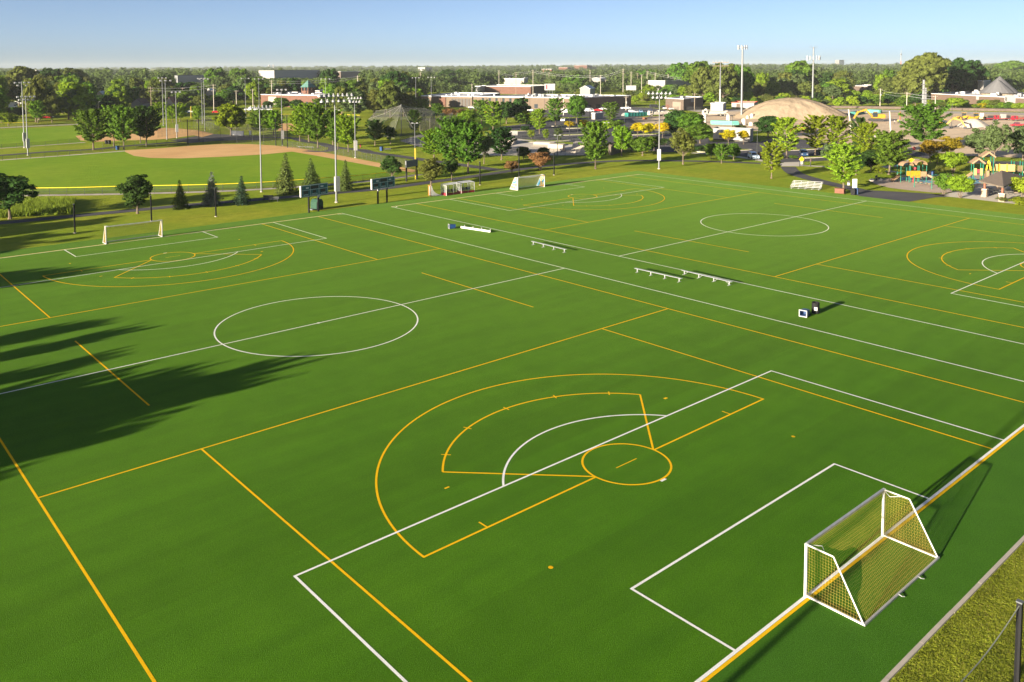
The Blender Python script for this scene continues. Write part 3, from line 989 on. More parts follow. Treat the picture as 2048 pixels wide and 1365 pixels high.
# x, base row, top row, width in photo pixels, kind, colour, label
PARK = [
 (20, 438, 346, 96, 'oak', 'dark', 'broad dark tree among tall weeds at the left edge of the photo'),
 (275, 427, 350, 66, 'oak', 'dark', 'open dark green tree with a visible trunk beside the path, left of the smallest spruce'),
 (362, 417, 362, 34, 'spruce', 'spruce', 'smallest olive spruce by the ball field, left of the pale blue one'),
 (425, 411, 346, 40, 'spruce', 'blue', 'pale blue spruce with a black net pole in front of it'),
 (483, 409, 354, 36, 'spruce', 'teal', 'dark blue green spruce right of the pale blue spruce'),
 (571, 387, 310, 48, 'spruce', 'spruce', 'tallest olive spruce, right of the silver light pole by the ball field'),
 (624, 374, 319, 38, 'spruce', 'spruce', 'olive spruce rising behind the left scoreboard'),
 (691, 381, 322, 34, 'spruce', 'spruce', 'narrow olive spruce just right of the lamp tower with the white box'),
 (784, 364, 312, 40, 'oak', 'dark', 'dark tree just behind the right scoreboard'),
 (862, 371, 316, 50, 'oak', 'olive', 'olive tree directly behind the leaning white hockey goal'),
 (904, 362, 315, 34, 'oak', 'dark', 'small dark tree above the clear team shelter'),
 (868, 322, 258, 54, 'maple', 'bright', 'leftmost bright maple of the tight clump left of the skate park'),
 (903, 340, 236, 58, 'maple', 'green', 'tallest maple in the middle of the tight clump left of the skate park'),
 (936, 346, 246, 62, 'maple', 'green', 'rightmost maple with a bare pale trunk in the clump left of the skate park'),
 (968, 328, 268, 34, 'oak', 'greygreen', 'small grey green tree at the left end of the skate park'),
 (1003, 320, 256, 46, 'maple', 'dark', 'dark green maple with low branches in front of the skate park slab'),
 (1047, 319, 294, 25, 'round', 'dark', 'small round dark tree left on the lawn edge of the skate park'),
 (1088, 318, 295, 24, 'round', 'dark', 'small round dark tree above the brownish shrub at the skate park'),
 (1080, 341, 304, 46, 'multistem', 'bronze', 'larger brownish small tree behind the far white goal'),
 (1024, 346, 322, 30, 'multistem', 'bronze', 'smaller brownish small tree left of the far white goal'),
 (1191, 338, 244, 54, 'maple', 'green', 'large full maple with pale trunk standing alone right of the skate park'),
 (1243, 312, 252, 38, 'maple', 'bright', 'slender bright maple right of the large lone maple'),
 (1285, 312, 275, 38, 'round', 'green', 'low round green tree left of the far right lamp tower'),
 (1264, 303, 278, 26, 'round', 'green', 'low green tree tucked behind the round tree left of the far right lamp tower'),
 (1308, 301, 273, 28, 'maple', 'green', 'small green tree just left of the far right lamp tower pole'),
 (1366, 329, 258, 48, 'oak', 'olive', 'grey olive tree with straight pale trunk right of the far right lamp tower'),
 (1351, 274, 221, 46, 'round', 'dark', 'left one of the three massed dark trees by the car park'),
 (1385, 278, 226, 48, 'round', 'green', 'right one of the three massed dark trees by the car park'),
 (1400, 287, 249, 46, 'round', 'green', 'lowest front one of the three massed dark trees by the car park'),
 (1275, 274, 246, 28, 'locust', 'yellow', 'leftmost yellow locust of the row at the car park edge'),
 (1287, 276, 248, 24, 'locust', 'yellow', 'second yellow locust from the left in the row at the car park edge'),
 (1300, 275, 247, 26, 'locust', 'yellow', 'third yellow locust from the left in the row at the car park edge'),
 (1325, 276, 246, 30, 'locust', 'yellow', 'rightmost yellow locust of the row, right of the lamp tower'),
 (1457, 291, 260, 30, 'locust', 'yellow', 'yellow locust in front of the middle of the white site trailer'),
 (1487, 289, 262, 26, 'locust', 'yellow', 'yellow locust in front of the right end of the white site trailer'),
 (1422, 317, 287, 26, 'maple', 'green', 'thin sapling left of two others below the white site trailer'),
 (1443, 327, 288, 27, 'maple', 'green', 'middle sapling with a mulch ring below the white site trailer'),
 (1467, 320, 287, 27, 'round', 'green', 'fuller right sapling below the white site trailer'),
 (1138, 260, 243, 22, 'locust', 'yellow', 'small yellow locust left on the island before the brown building'),
 (1169, 260, 241, 20, 'locust', 'yellow', 'small yellow locust right on the island before the brown building'),
 (1053, 259, 222, 26, 'locust', 'gold', 'yellow topped locust on the kerbed oval island'),
 (1041, 261, 226, 26, 'locust', 'green', 'green locust on the kerbed oval island'),
 (1079, 268, 218, 33, 'upswept', 'lime', 'yellow green upright tree in the car park left of centre of the brown building'),
 (1013, 248, 204, 38, 'cottonwood', 'dark', 'left one of two very dark spreading trees before the brown building'),
 (1040, 245, 196, 36, 'cottonwood', 'dark', 'right one of two very dark spreading trees before the brown building'),
 (1111, 253, 196, 34, 'upswept', 'green', 'green pointed tree at the corner of the brown building'),
 (1153, 246, 192, 36, 'round', 'green', 'round headed tree before the dark side of the brown building'),
 (1222, 248, 205, 30, 'upswept', 'green', 'upright tree right of the parked red car'),
 (1232, 266, 240, 30, 'locust', 'green', 'low green locust below the upright tree right of the red car'),
 (1210, 272, 242, 30, 'locust', 'lime', 'lime green locust behind the large lone maple'),
 (986, 264, 203, 36, 'upswept', 'lime', 'lime green upright maple left of the two very dark trees'),
 (963, 250, 200, 34, 'upswept', 'green', 'green upright maple behind the lime one left of the very dark trees'),
 (1063, 278, 261, 16, 'upswept', 'lime', 'leftmost thin sapling beside the skate park sign'),
 (1092, 281, 259, 14, 'upswept', 'lime', 'tiny sapling right of the lime tree at the skate park'),
 (1117, 285, 256, 18, 'upswept', 'greygreen', 'grey green sapling behind the white skate park lamp'),
 (934, 262, 221, 36, 'round', 'bright', 'bright round tree above the clump of maples left of the skate park'),
 (915, 256, 227, 16, 'spruce', 'blue', 'slim pale blue conifer behind the clump of maples'),
 (829, 270, 220, 26, 'upswept', 'green', 'slender tree before the right side of the netting tent'),
 (875, 236, 207, 24, 'maple', 'green', 'green tree left of the parking row before the long brown building'),
 (846, 232, 198, 28, 'maple', 'bright', 'bright tree at the left end of the long brown building'),
 (750, 291, 240, 34, 'maple', 'dark', 'dark green maple in front of the left skirt of the netting tent'),
 (781, 288, 252, 26, 'oak', 'dark', 'small dark tree at the foot of the netting tent'),
 (520, 272, 220, 40, 'maple', 'green', 'left one of the pair of maples beside the white banner and bleachers'),
 (547, 272, 221, 40, 'maple', 'bright', 'right one of the pair of maples beside the white banner and bleachers'),
 (600, 283, 224, 42, 'maple', 'bright', 'leftmost maple of the six behind the third base line dirt'),
 (618, 284, 206, 50, 'maple', 'bright', 'second maple of the six behind the clay infield, the tallest'),
 (636, 296, 214, 46, 'maple', 'green', 'third maple of the six, on the path side of the chain link fence'),
 (666, 290, 220, 40, 'maple', 'bright', 'fourth maple of the six, left of the big lamp tower'),
 (676, 299, 232, 34, 'maple', 'green', 'fifth maple of the six, right against the big lamp tower'),
 (697, 304, 230, 42, 'maple', 'bright', 'rightmost maple of the six, between the two lamp towers'),
 (187, 300, 219, 58, 'maple', 'green', 'leftmost full maple of the row between the two ball fields'),
 (228, 292, 211, 42, 'maple', 'green', 'second maple of the row between the two ball fields'),
 (248, 299, 215, 44, 'maple', 'green', 'third maple of the row between the two ball fields, standing slightly forward'),
 (281, 286, 213, 38, 'maple', 'green', 'fourth maple of the row between the two ball fields'),
 (293, 291, 213, 48, 'maple', 'dark', 'rightmost darkest maple of the row between the two ball fields'),
 (462, 271, 209, 60, 'cottonwood', 'gold', 'wide yellow green tree left of the white banner and bleachers'),
 (395, 246, 212, 20, 'maple', 'bright', 'small bright tree behind the yellow foul pole of the far ball field'),
 (322, 244, 205, 28, 'maple', 'bright', 'bright tree right of the row of maples beside the lamp poles'),
 (345, 245, 212, 26, 'maple', 'bright', 'middle bright tree beyond the infield clay of the far ball field'),
 (360, 243, 208, 28, 'maple', 'lime', 'lime green tree beyond the infield clay of the far ball field'),
 (17, 252, 226, 34, 'round', 'gold', 'small yellow green tree by the far outfield fence at the left edge'),
 (3, 246, 214, 22, 'round', 'bright', 'bright tree cut by the left edge above the outfield fence'),
 (76, 246, 200, 32, 'maple', 'bright', 'bright green tree right of the leftmost lamp poles'),
 (104, 245, 190, 36, 'oak', 'olive', 'olive tree beside the red bin beyond the outfield fence'),
 (1543, 357, 284, 44, 'upswept', 'gold', 'slim golden green tree standing nearest the turf left of the path bend'),
 (1536, 276, 233, 44, 'round', 'dark', 'dark rounded tree at the foot of the earth mound'),
 (1573, 317, 235, 50, 'upswept', 'lime', 'lime green upright tree between the two parked cars'),
 (1630, 312, 231, 48, 'upswept', 'gold', 'golden green tree on the car park island right of the dark blue car'),
 (1674, 312, 232, 50, 'upswept', 'gold', 'gold tinged tree behind the tree with the brown bin'),
 (1663, 334, 285, 38, 'oak', 'greygreen', 'grey green dense tree behind the tree with the brown bin'),
 (1687, 380, 288, 62, 'upswept', 'lime', 'yellow green tree with the brown storage bin at its foot'),
 (1734, 328, 245, 48, 'upswept', 'gold', 'golden tree left of the larger green tree at the playground'),
 (1716, 318, 235, 32, 'upswept', 'dark', 'dark upright tree behind the golden one at the playground'),
 (1742, 342, 300, 44, 'round', 'dark', 'dark low round tree left of the playground'),
 (1712, 350, 310, 30, 'round', 'dark', 'dark rounded tree behind the white board by the path'),
 (1778, 349, 262, 64, 'maple', 'green', 'broad green tree with a straight trunk behind the left play structure'),
 (1850, 300, 209, 78, 'maple', 'green', 'very large green tree in front of the building site, right of centre of the excavator'),
 (1860, 326, 281, 48, 'locust', 'orange', 'left bronze tinged spreading tree behind the play structures'),
 (1900, 324, 274, 46, 'locust', 'orange', 'right bronze tinged spreading tree behind the play structures'),
 (1874, 336, 309, 32, 'locust', 'gold', 'small yellow green spreading tree behind the left play structure'),
 (1906, 346, 304, 50, 'multistem', 'lime', 'bright lime multi stem tree between the two play structures'),
 (1958, 319, 258, 48, 'oak', 'greygreen', 'left one of two tall grey green trees behind the right play structure'),
 (1988, 326, 244, 48, 'oak', 'greygreen', 'right taller one of two tall grey green trees behind the right play structure'),
 (2046, 320, 250, 56, 'oak', 'greygreen', 'grey green tree cut by the right edge above the playground'),
 (1887, 389, 347, 42, 'multistem', 'green', 'small multi stem tree at the left corner of the picnic plaza'),
 (1920, 396, 352, 52, 'multistem', 'lime', 'rounded small tree directly left of the picnic pavilion'),
 (2046, 398, 354, 56, 'multistem', 'lime', 'bright small tree cut by the right edge beside the picnic pavilion'),
 (563, 222, 196, 30, 'round', 'green', 'green round tree before the left end of the brick building'),
 (592, 222, 200, 26, 'round', 'dark', 'dark round tree before the middle of the brick building'),
 (640, 222, 197, 30, 'maple', 'bright', 'bright tree below the green roofed tower'),
 (536, 221, 203, 20, 'round', 'dark', 'small dark tree left of the green round one before the brick building'),
 (1912, 218, 196, 34, 'round', 'lime', 'lime green round tree before the long brown wall at the right'),
 (1965, 218, 206, 18, 'shrub', 'yellow', 'golden yellow bush before the long brown wall at the right'),
]
for (x, by, ty, w, kd, c, lb) in PARK:
    p = at(x, by)
    if kd in ('maple', 'upswept', 'round', 'oak'): w *= 1.14
    plant(kd, p, wid(p, w), height(p, ty), c, lb, 'trees planted around the park' if kd != 'shrub' else 'bushes')

for i in range(17):
    x = 1868 + i * 11.5 + random.uniform(-3, 3)
    by = 214 + (x - 1868) / 180 * 7
    w = random.uniform(15, 24)
    p = at(x, by)
    plant('round', p, wid(p, w), height(p, by - random.uniform(8, 15)), random.choice(['green', 'lime', 'olive', 'green', 'bright']), 'low bushy tree in the hedge before the long brown wall at the right', 'low trees in the hedge before the long brown wall')
for i, (x, by, ty, w, c, lb) in enumerate([
    (2005, 404, 394, 26, 'olive', 'low olive bush at the front corner of the picnic plaza'),
    (2040, 410, 394, 46, 'gold', 'yellow green bush below the small tree at the right edge'),
    (1560, 318, 308, 16, 'olive', 'small bush left of the yellow warning sign'),
    (1585, 318, 311, 20, 'green', 'green bush at the foot of the lime tree between the parked cars'),
    (1516, 318, 306, 18, 'bronze', 'brown bush behind the pale blue car'),
    (1762, 347, 334, 34, 'gold', 'feathery grass bush left of the left play structure'),
    (1882, 346, 332, 22, 'olive', 'pale grassy bush behind the left play structure'),
    (1400, 303, 292, 26, 'dark', 'dark bush beside the car park exit'), (1420, 306, 295, 24, 'olive', 'olive bush beside the car park exit'),
    (1052, 263, 252, 20, 'dark', 'clipped dark bush on the oval island'),
    (1330, 290, 277, 26, 'dark', 'low dark hedge bush left of the grey olive tree'),
    (1640, 308, 300, 20, 'dark', 'dark bush on the island near the golden tree'),
    (900, 232, 217, 34, 'bronze', 'left reddish shrub bed before the brown building'),
    (925, 232, 218, 34, 'bronze', 'middle reddish shrub bed before the brown building'),
    (948, 232, 219, 30, 'bronze', 'right reddish shrub bed before the brown building'),
    (1270, 262, 254, 26, 'olive', 'low bush behind the leftmost yellow locust'),
    (1480, 262, 250, 30, 'olive', 'scrubby bush above the roof of the site trailer'),
    (1165, 250, 238, 24, 'olive', 'olive bush left of the white storage box'),
    (1060, 252, 243, 22, 'dark', 'dark bush near the kerbed oval island')]):
    p = at(x, by)
    plant('shrub', p, wid(p, w), height(p, ty), c, lb, 'bushes')

# trees off to the left of the frame that throw the long shadows over the turf
TAN = math.tan(SUN_EL)
for (tu, tv, h, w) in [(-11.2, 60.5, 9, 3.6), (-13.0, 65.4, 9.5, 4.2), (-15.6, 54.6, 9, 3.4), (-6.0, 43.3, 11, 6.5), (-8.4, 88.5, 9, 6), (-12, 46.3, 10.5, 5.5), (-17, 49.5, 9, 6), (-13, 91.5, 9.5, 6), (-19, 39.5, 10, 6), (-18, 94, 9, 6)]:
    x = tu - h / TAN - 1
    plant('maple', (x, tv - 0.042 * (tu - x), 0), w, h, 'green', 'maple in the row outside the left touchline that shades the turf', 'trees left of the turf')
for (x, y, h, w) in [(-50, 113, 9, 8), (-44, 121, 9, 9), (-58, 108, 10, 9), (-39, 128, 8, 7), (-62, 118, 10, 9), (-66, 127, 11, 9)]:
    plant('oak', (x, y, 0), w, h, 'dark', 'dark tree outside the left edge that shades the grass bank', 'trees left of the turf')

# ---- wooded belts, tree by tree
FRONT = [(-200, 246), (0, 246), (150, 243), (165, 236), (260, 225), (330, 218), (420, 222), (500, 214), (560, 208), (650, 208), (665, 236), (800, 241), (842, 214), (850, 189), (1250, 189), (1256, 214), (1480, 214), (1500, 216), (1660, 215), (1900, 218), (2048, 221), (2250, 226)]
# (x0, x1, top row, bottom row, base row of the building): trees nearer than it must not hide this window
CLEAR = [(842, 1265, 186, 222, 213), (524, 552, 188, 200, 213), (598, 652, 158, 192, 212), (1098, 1112, 164, 182, 184), (955, 1095, 168, 188, 187), (1330, 1408, 193, 222, 216),
         (1462, 1512, 204, 222, 216), (1418, 1452, 204, 222, 222), (262, 302, 196, 212, 218), (330, 352, 194, 216, 216), (518, 628, 139, 156, 173), (350, 413, 147, 166, 176), (55, 96, 136, 151, 165),
         (836, 865, 132, 143, 152), (1117, 1185, 127, 140, 150), (1300, 1392, 160, 171, 182), (1868, 2048, 186, 201, 206), (1968, 2036, 150, 188, 200), (1855, 1970, 163, 188, 200), (1705, 1742, 170, 182, 188),
         (660, 712, 141, 156, 164), (1255, 1268, 166, 182, 186), (190, 216, 183, 192, 196), (411, 432, 178, 192, 197), (1010, 1052, 156, 170, 173), (5, 45, 196, 216, 222), (1072, 1090, 158, 166, 170), (1310, 1323, 170, 182, 186), (1184, 1212, 154, 164, 170)]


def front(x):
    return float(np.interp(x, [a for a, b in FRONT], [b for a, b in FRONT]))


cnt = 0
D = 335.0
rows = []
while D < 900:
    rows.append(D)
    D *= 1.105
cand = []
for D in rows:
    x = -60.0 - random.uniform(0, 30)
    while x < 2110:
        dd = D * random.uniform(0.965, 1.035)
        t = dd
        px = x + random.uniform(-6, 6)
        # base row for a ground point at forward depth dd in column px
        lo, hi = 139.0, 400.0
        for _ in range(24):
            m_ = (lo + hi) / 2
            if depth(at(px, m_)) > dd: lo = m_
            else: hi = m_
        by = (lo + hi) / 2
        step = 7.2 * FOC / dd
        if by <= front(px) + 1:
            near = by > front(px) - 7
            hedge = 1256 < px < 2200 and by > front(px) - 12
            p = at(px, by)
            if hedge: h, wm = random.uniform(3.5, 7.5), random.uniform(7, 11)
            elif 850 < px < 1250: h, wm = random.uniform(7, 13), random.uniform(8, 12)
            elif dd > 650 or (px < 160): h, wm = random.uniform(14, 21), random.uniform(10, 16)
            else: h, wm = random.uniform(9, 18), random.uniform(9, 14)
            cx, ty = px_of((p.x, p.y, h))
            hw = wm * FOC / dd / 2
            bad = False
            for (x0, x1, t0, b0, bb) in CLEAR:
                if by > bb - 2 and cx + hw * 0.8 > x0 and cx - hw * 0.8 < x1 and ty < b0 - 1:
                    h2 = (by - (b0 - 1)) * dd / FOC
                    if h2 > 3.0: h = h2; ty = b0 - 1
                    else: bad = True
            if not bad: cand.append((dd, px, by, h, min(wm, h * 1.25), hedge))
        x += step * random.uniform(0.8, 1.2)
cand.sort()
ZONE = [(-500, 160, 'beyond the leftmost ball field'), (160, 500, 'around the houses behind the infield clay'), (500, 850, 'around the brick building with the green tower'),
        (850, 1256, 'behind the long brown building'), (1256, 1480, 'behind the small brown workshop'), (1480, 1760, 'behind the earth mound'), (1760, 9999, 'around the grey cone roof at the right')]
KC = [('green', 'mid green'), ('olive', 'olive green'), ('dark', 'dark green'), ('green', 'mid green'), ('greygreen', 'grey green'), ('bright', 'bright green'), ('olive', 'olive green')]
near_c, far_c = cand[:290], cand[290:]
for (dd, px, by, h, wm, hedge) in near_c:
    z = [n for a, b, n in ZONE if a <= px < b][0]
    c, cn = random.choice(KC)
    if hedge and random.random() < 0.3: c, cn = 'lime', 'lime green'
    if hedge:
        lb, gp = 'low %s tree in the hedge belt %s' % (cn, z), 'low %s trees in the hedge belt %s' % (cn, z)
    else:
        lb, gp = '%s leafy tree in the wooded belt %s' % (cn, z), '%s trees in the wooded belt %s' % (cn, z)
    plant('big', at(px, by), wm, h, c, lb, gp)

# tall individual trees of the skyline
for (x, by, ty, w, c, lb) in [
    (1400, 196, 124, 62, 'green', 'tall tree on the skyline left of the steel power pole'), (1360, 180, 126, 52, 'green', 'tall round tree on the skyline above the white warehouse'),
    (1405, 208, 136, 50, 'olive', 'pale tall tree directly left of the steel power pole'), (1446, 209, 128, 64, 'olive', 'tall cottonwood with visible limbs behind the steel power pole'), (1482, 205, 132, 46, 'green', 'tall tree behind the left antenna tower'),
    (1600, 190, 123, 60, 'green', 'tall tree behind the middle of the earth mound'), (1822, 205, 134, 62, 'olive', 'tall olive tree left of the largest cottonwood'),
    (1850, 206, 107, 86, 'olive', 'largest cottonwood on the right skyline left of the grey cone roof'), (1905, 200, 118, 74, 'dark', 'dark tall tree right of the largest cottonwood'), (1945, 198, 122, 60, 'dark', 'rightmost dark tall tree before the grey cone roof'),
    (1675, 197, 158, 50, 'gold', 'yellow green rounded tree right of the right antenna tower'), (2020, 160, 122, 60, 'green', 'tall tree behind the grey cone roof'),
    (45, 208, 134, 66, 'olive', 'tall olive tree on the skyline at the far left'), (105, 200, 138, 54, 'dark', 'tall dark tree on the skyline right of the far left one'), (150, 198, 137, 60, 'olive', 'wide olive tree on the left skyline'),
    (150, 240, 166, 72, 'bright', 'huge bright broad tree above the leftmost maple of the row'), (432, 190, 138, 48, 'green', 'tall tree on the skyline right of the grey factory roof'), (480, 186, 138, 50, 'green', 'second tall tree right of the grey factory roof'),
    (663, 200, 139, 42, 'dark', 'dark conical tree right of the green tower roof'), (770, 230, 180, 70, 'dark', 'dark broad tree above the netting tent'), (720, 222, 188, 44, 'olive', 'olive tree left above the netting tent'),
    (795, 205, 144, 62, 'dark', 'tall dark tree left of the small lamp poles'), (905, 180, 140, 70, 'dark', 'wide dark tree on the skyline behind the brown building'), (960, 178, 146, 60, 'dark', 'dark skyline tree above the red brick store'),
    (1290, 176, 140, 50, 'green', 'rounded skyline tree among the wooden power poles'), (1150, 186, 150, 60, 'green', 'wide tree right of the white billboard')]:
    p = at(x, by)
    if lb.startswith('yellow green') or c == 'bright': kd = 'big'
    else: kd = 'cottonwood'
    plant(kd, p, wid(p, w), height(p, ty), c, lb, 'tall trees of the skyline')

# ---- everything farther: one mass of woods, still crown by crown
protos = []
for k in range(6):
    V, _ = clump_crown(16, 7, 1, 15, 16, 1.25, 0.85, 0.36, 0.2, 0.9, 0.75)
    protos.append(V)
parts_ = []


def add_far(p, h, w, zg=0.0):
    V = protos[rng.integers(len(protos))]
    a = rng.uniform(0, 6.28)
    c, s = math.cos(a), math.sin(a)
    X = (V[:, 0] * c - V[:, 1] * s) * (w / 14) + p[0]
    Y = (V[:, 0] * s + V[:, 1] * c) * (w / 14) + p[1]
    Z = V[:, 2] * (h / 16) + zg
    parts_.append(np.stack([X, Y, Z], 1))


for (dd, px, by, h, wm, hedge) in far_c:
    p = at(px, by)
    add_far((p.x, p.y), h, wm * 1.15)
D = 860.0
dirf = np.array([FWD[0], FWD[1]]) / math.hypot(FWD[0], FWD[1])
dirr = np.array([RIGHT[0], RIGHT[1]]) / math.hypot(RIGHT[0], RIGHT[1])
while D < 6500:
    half = D * 0.70
    step = 13 + D * 0.0035
    s = -half
    while s < half:
        dd = D * rng.uniform(0.97, 1.03)
        q = EYE[:2] + dirf * dd + dirr * (s + rng.uniform(-4, 4))
        big = 1.0 + 0.35 * math.sin(s * 0.004 + D * 0.003) * math.sin(s * 0.0017 + 1.3 + D * .001)
        h = rng.uniform(15, 23) * big * (1 + 0.10 * math.tanh((s / D) * 3))
        zg = rise(dd)
        cx, ty = px_of((q[0], q[1], zg + h))
        by = px_of((q[0], q[1], zg))[1]
        w = rng.uniform(14, 22) * (1 + D / 6000)
        hw = w * FOC / dd / 2
        for (x0, x1, t0, b0, bb) in CLEAR:
            if by > bb - 1 and cx + hw > x0 and cx - hw < x1 and ty < b0 - 2:
                h = max(0, (by - b0 + 2) * dd / FOC)
        if h > 3: add_far(q, h, w, zg)
        s += step * rng.uniform(0.8, 1.25)
    D *= 1.10
D = 430.0
while D < 6000:          # the belt goes on to both sides of the view
    for sgn in (-1, 1):
        s = D * 0.70
        while s < D * 1.05:
            q = EYE[:2] + dirf * D * rng.uniform(0.97, 1.03) + dirr * sgn * s
            add_far(q, rng.uniform(13, 21), rng.uniform(12, 19) * (1 + D / 6000), rise(D))
            s += (12 + D * 0.006) * rng.uniform(0.9, 1.4)
    D *= 1.13
V = np.concatenate(parts_)
fw = bpy.data.objects.new('distant_woods', quad_mesh('distant_woods', V, LEAF))
COL.objects.link(fw)
fw.color = (0.085, 0.132, 0.038, 1)
tag(fw, kind='stuff')
fw['label'] = 'unbroken distant woods running to the horizon'

# tall weeds at left and rough grass beside the near kerb
def blades(name, pts, hgt, wd, m, col, lean=0.35):
    n = len(pts)
    a = rng.uniform(0, 6.28, n)
    h = hgt * rng.uniform(0.5, 1.3, n)
    d = np.stack([np.cos(a) * wd, np.sin(a) * wd, np.zeros(n)], 1)
    tip = pts + np.stack([rng.normal(0, lean, n) * h, rng.normal(0, lean, n) * h, h], 1)
    V = np.stack([pts - d, pts + d, tip], 1).reshape(-1, 3)
    me = bpy.data.meshes.new(name)
    me.vertices.add(3 * n)
    me.vertices.foreach_set('co', V.astype(np.float32).ravel())
    me.loops.add(3 * n)
    me.loops.foreach_set('vertex_index', np.arange(3 * n, dtype=np.int32))
    me.polygons.add(n)
    me.polygons.foreach_set('loop_start', np.arange(0, 3 * n, 3, dtype=np.int32))
    me.update(calc_edges=True)
    me.materials.append(m)
    o = bpy.data.objects.new(name, me)
    COL.objects.link(o)
    o.color = (*col, 1)
    return tag(o, kind='stuff')


A, B = at(-60, 440), at(142, 428)
C_, D_ = at(150, 404), at(-60, 400)
uv = rng.uniform(0, 1, (9000, 2))
pts = np.array([np.array(A.lerp(B, u).lerp(D_.lerp(C_, u), v)) for u, v in uv])
blades('tall_weeds', pts, 1.0, 0.10, LEAF, (0.17, 0.24, 0.03))
n = 90000
gx = rng.uniform(-16, 16, n)
gy = TY0 - 0.22 - rng.uniform(0, 1, n) ** 1.2 * 10
blades('rough_grass', np.stack([gx, gy, np.full(n, -0.07)], 1), 0.07, 0.016, LEAF, (0.19, 0.22, 0.03), 0.8)
n = 14000
blades('dry_grass', np.stack([rng.uniform(-16, 16, n), TY0 - 0.25 - rng.uniform(0, 10, n), np.full(n, -0.07)], 1), 0.06, 0.016, LEAF, (0.26, 0.22, 0.07), 1.0)

# ------------------------------------------------------------------ soccer goals
def soccer_goal(loc, rz, label, net_m, strands, side_m=None, hw=3.71, H=2.38, bx=1.26, dp=2.65):
    g = empty('soccer_goal', loc, rz, label, 'goal', None)
    r = 0.055
    for s in (-1, 1):
        MB().box(s * hw - r, s * hw + r, -r, r, 0, H + r).build('post', WHITE, g)
        MB().tube([(s * hw, -0.04, H), (s * hw, -bx, H - 0.0)], 0.035, 6).build('top_bar', WHITE, g)
        MB().tube([(s * hw, -bx, H), (s * hw, -dp, 0.05)], 0.035, 6).build('slanted_bar', WHITE, g)
        MB().box(s * hw - .035, s * hw + .035, -dp, -r - .002, 0.0, 0.07).build('ground_bar', WHITE, g)
        MB().tube([(s * (hw - .05), -0.06, H - .02), (s * (hw - .45), -0.5, H - .02), (s * (hw - .03), -0.85, H - .02)], 0.018, 5).build('brace', WHITE, g)
    MB().box(-hw + r + .002, hw - r - .002, -r - .004, r + .004, H - r, H + r + .003).build('crossbar', ALU if strands else WHITE, g)
    MB().box(-hw - .04, hw + .04, -dp - 0.09, -dp - .002, 0.0, 0.09).build('rear_bar', ALU, g)
    for x in (-0.6, 1.4):
        MB().tube([(x, -dp - .05, .09), (x, -dp - .22, .05), (x + .12, -dp - .3, .02)], 0.02, 5).build('anchor', ALU, g)
    n = MB()
    if strands:
        prof = [(0, H), (-bx, H - .0), (-dp, 0.06)]
        L1, L2 = bx, math.hypot(dp - bx, H)
        Lt = L1 + L2
        stp = 0.13

        def P(u, s):
            """point of the sagging roof and back sheet"""
            if s < L1:
                y, z = -s, H
            else:
                k = (s - L1) / L2
                y, z = -bx - (dp - bx) * k, H * (1 - k) + 0.06 * k
            e = 1 - abs(u / hw) ** 3
            w = math.sin(PI * min(1, s / Lt))
            sag = 0.30 * e * math.sin(PI * min(1.0, s / (L1 * 2.6))) if s < L1 * 2.6 else 0.0
            z2 = z - sag - 0.03 * math.sin(u * 4 + s * 2) * w
            y2 = y + 0.25 * e * w * (0.6 if s > L1 else 0.1)
            return (u * 0.995, y2, max(0.04, z2))
        nu, ns = int(2 * hw / stp), int(Lt / stp)
        for i in range(nu + 1):
            u = -hw + 2 * hw * i / nu
            n.tube([P(u, Lt * k / 22) for k in range(23)], 0.0033, 3, cap=False)
        for k in range(ns + 1):
            s_ = Lt * k / ns
            pts = []
            for i in range(41):
                u = -hw + 2 * hw * i / 40
                q = P(u, s_)
                pts.append((q[0], q[1], q[2] - 0.02 * abs(math.sin(i * PI / 1.3))))
            n.tube(pts, 0.0033, 3, cap=False)
        for sd in (-1, 1):
            x = sd * hw
            k = 1
            while k * stp < H:
                z = k * stp
                yb = -bx - (dp - bx) * (1 - z / H)
                n.tube([(x, 0, z), (x - sd * .05, yb * .5, z - .05), (x, yb, z)], 0.0033, 3, cap=False)
                k += 1
            k = 1
            while k * stp < dp:
                y = -k * stp
                zt = H if -y < bx else H * (1 - (-y - bx) / (dp - bx))
                n.tube([(x, y, 0.04), (x - sd * .05, y, zt * .5), (x, y, zt)], 0.0033, 3, cap=False)
                k += 1
        o = n.build('net', net_m, g)
    else:
        def bent(u, k):
            return (u, -bx - (dp - bx) * k + .25 * math.sin(PI * k) * (1 - abs(u / hw) ** 3), H * (1 - k) + .05)
        for a in range(12):
            for b in range(6):
                u0, u1 = -hw + 2 * hw * a / 12, -hw + 2 * hw * (a + 1) / 12
                n.add([bent(u0, b / 6), bent(u1, b / 6), bent(u1, (b + 1) / 6), bent(u0, (b + 1) / 6)], [(0, 1, 2, 3)])
            sg = lambda u: .35 * (1 - (u / hw) ** 2)
            n.add([(u0, -.05, H), (u1, -.05, H), (u1, -bx * .5, H - sg(u1)), (u0, -bx * .5, H - sg(u0))], [(0, 1, 2, 3)])
            n.add([(u0, -bx * .5, H - sg(u0)), (u1, -bx * .5, H - sg(u1)), (u1, -bx, H), (u0, -bx, H)], [(0, 1, 2, 3)])
        n.build('net', net_m, g)
        for s in (-1, 1):
            q = MB().add([(s * hw, -.05, .05), (s * hw, -.05, H), (s * hw, -bx, H), (s * hw, -dp, .05)], [(0, 1, 2, 3)])
            q.build('side_net', side_m or net_m, g)
    return g


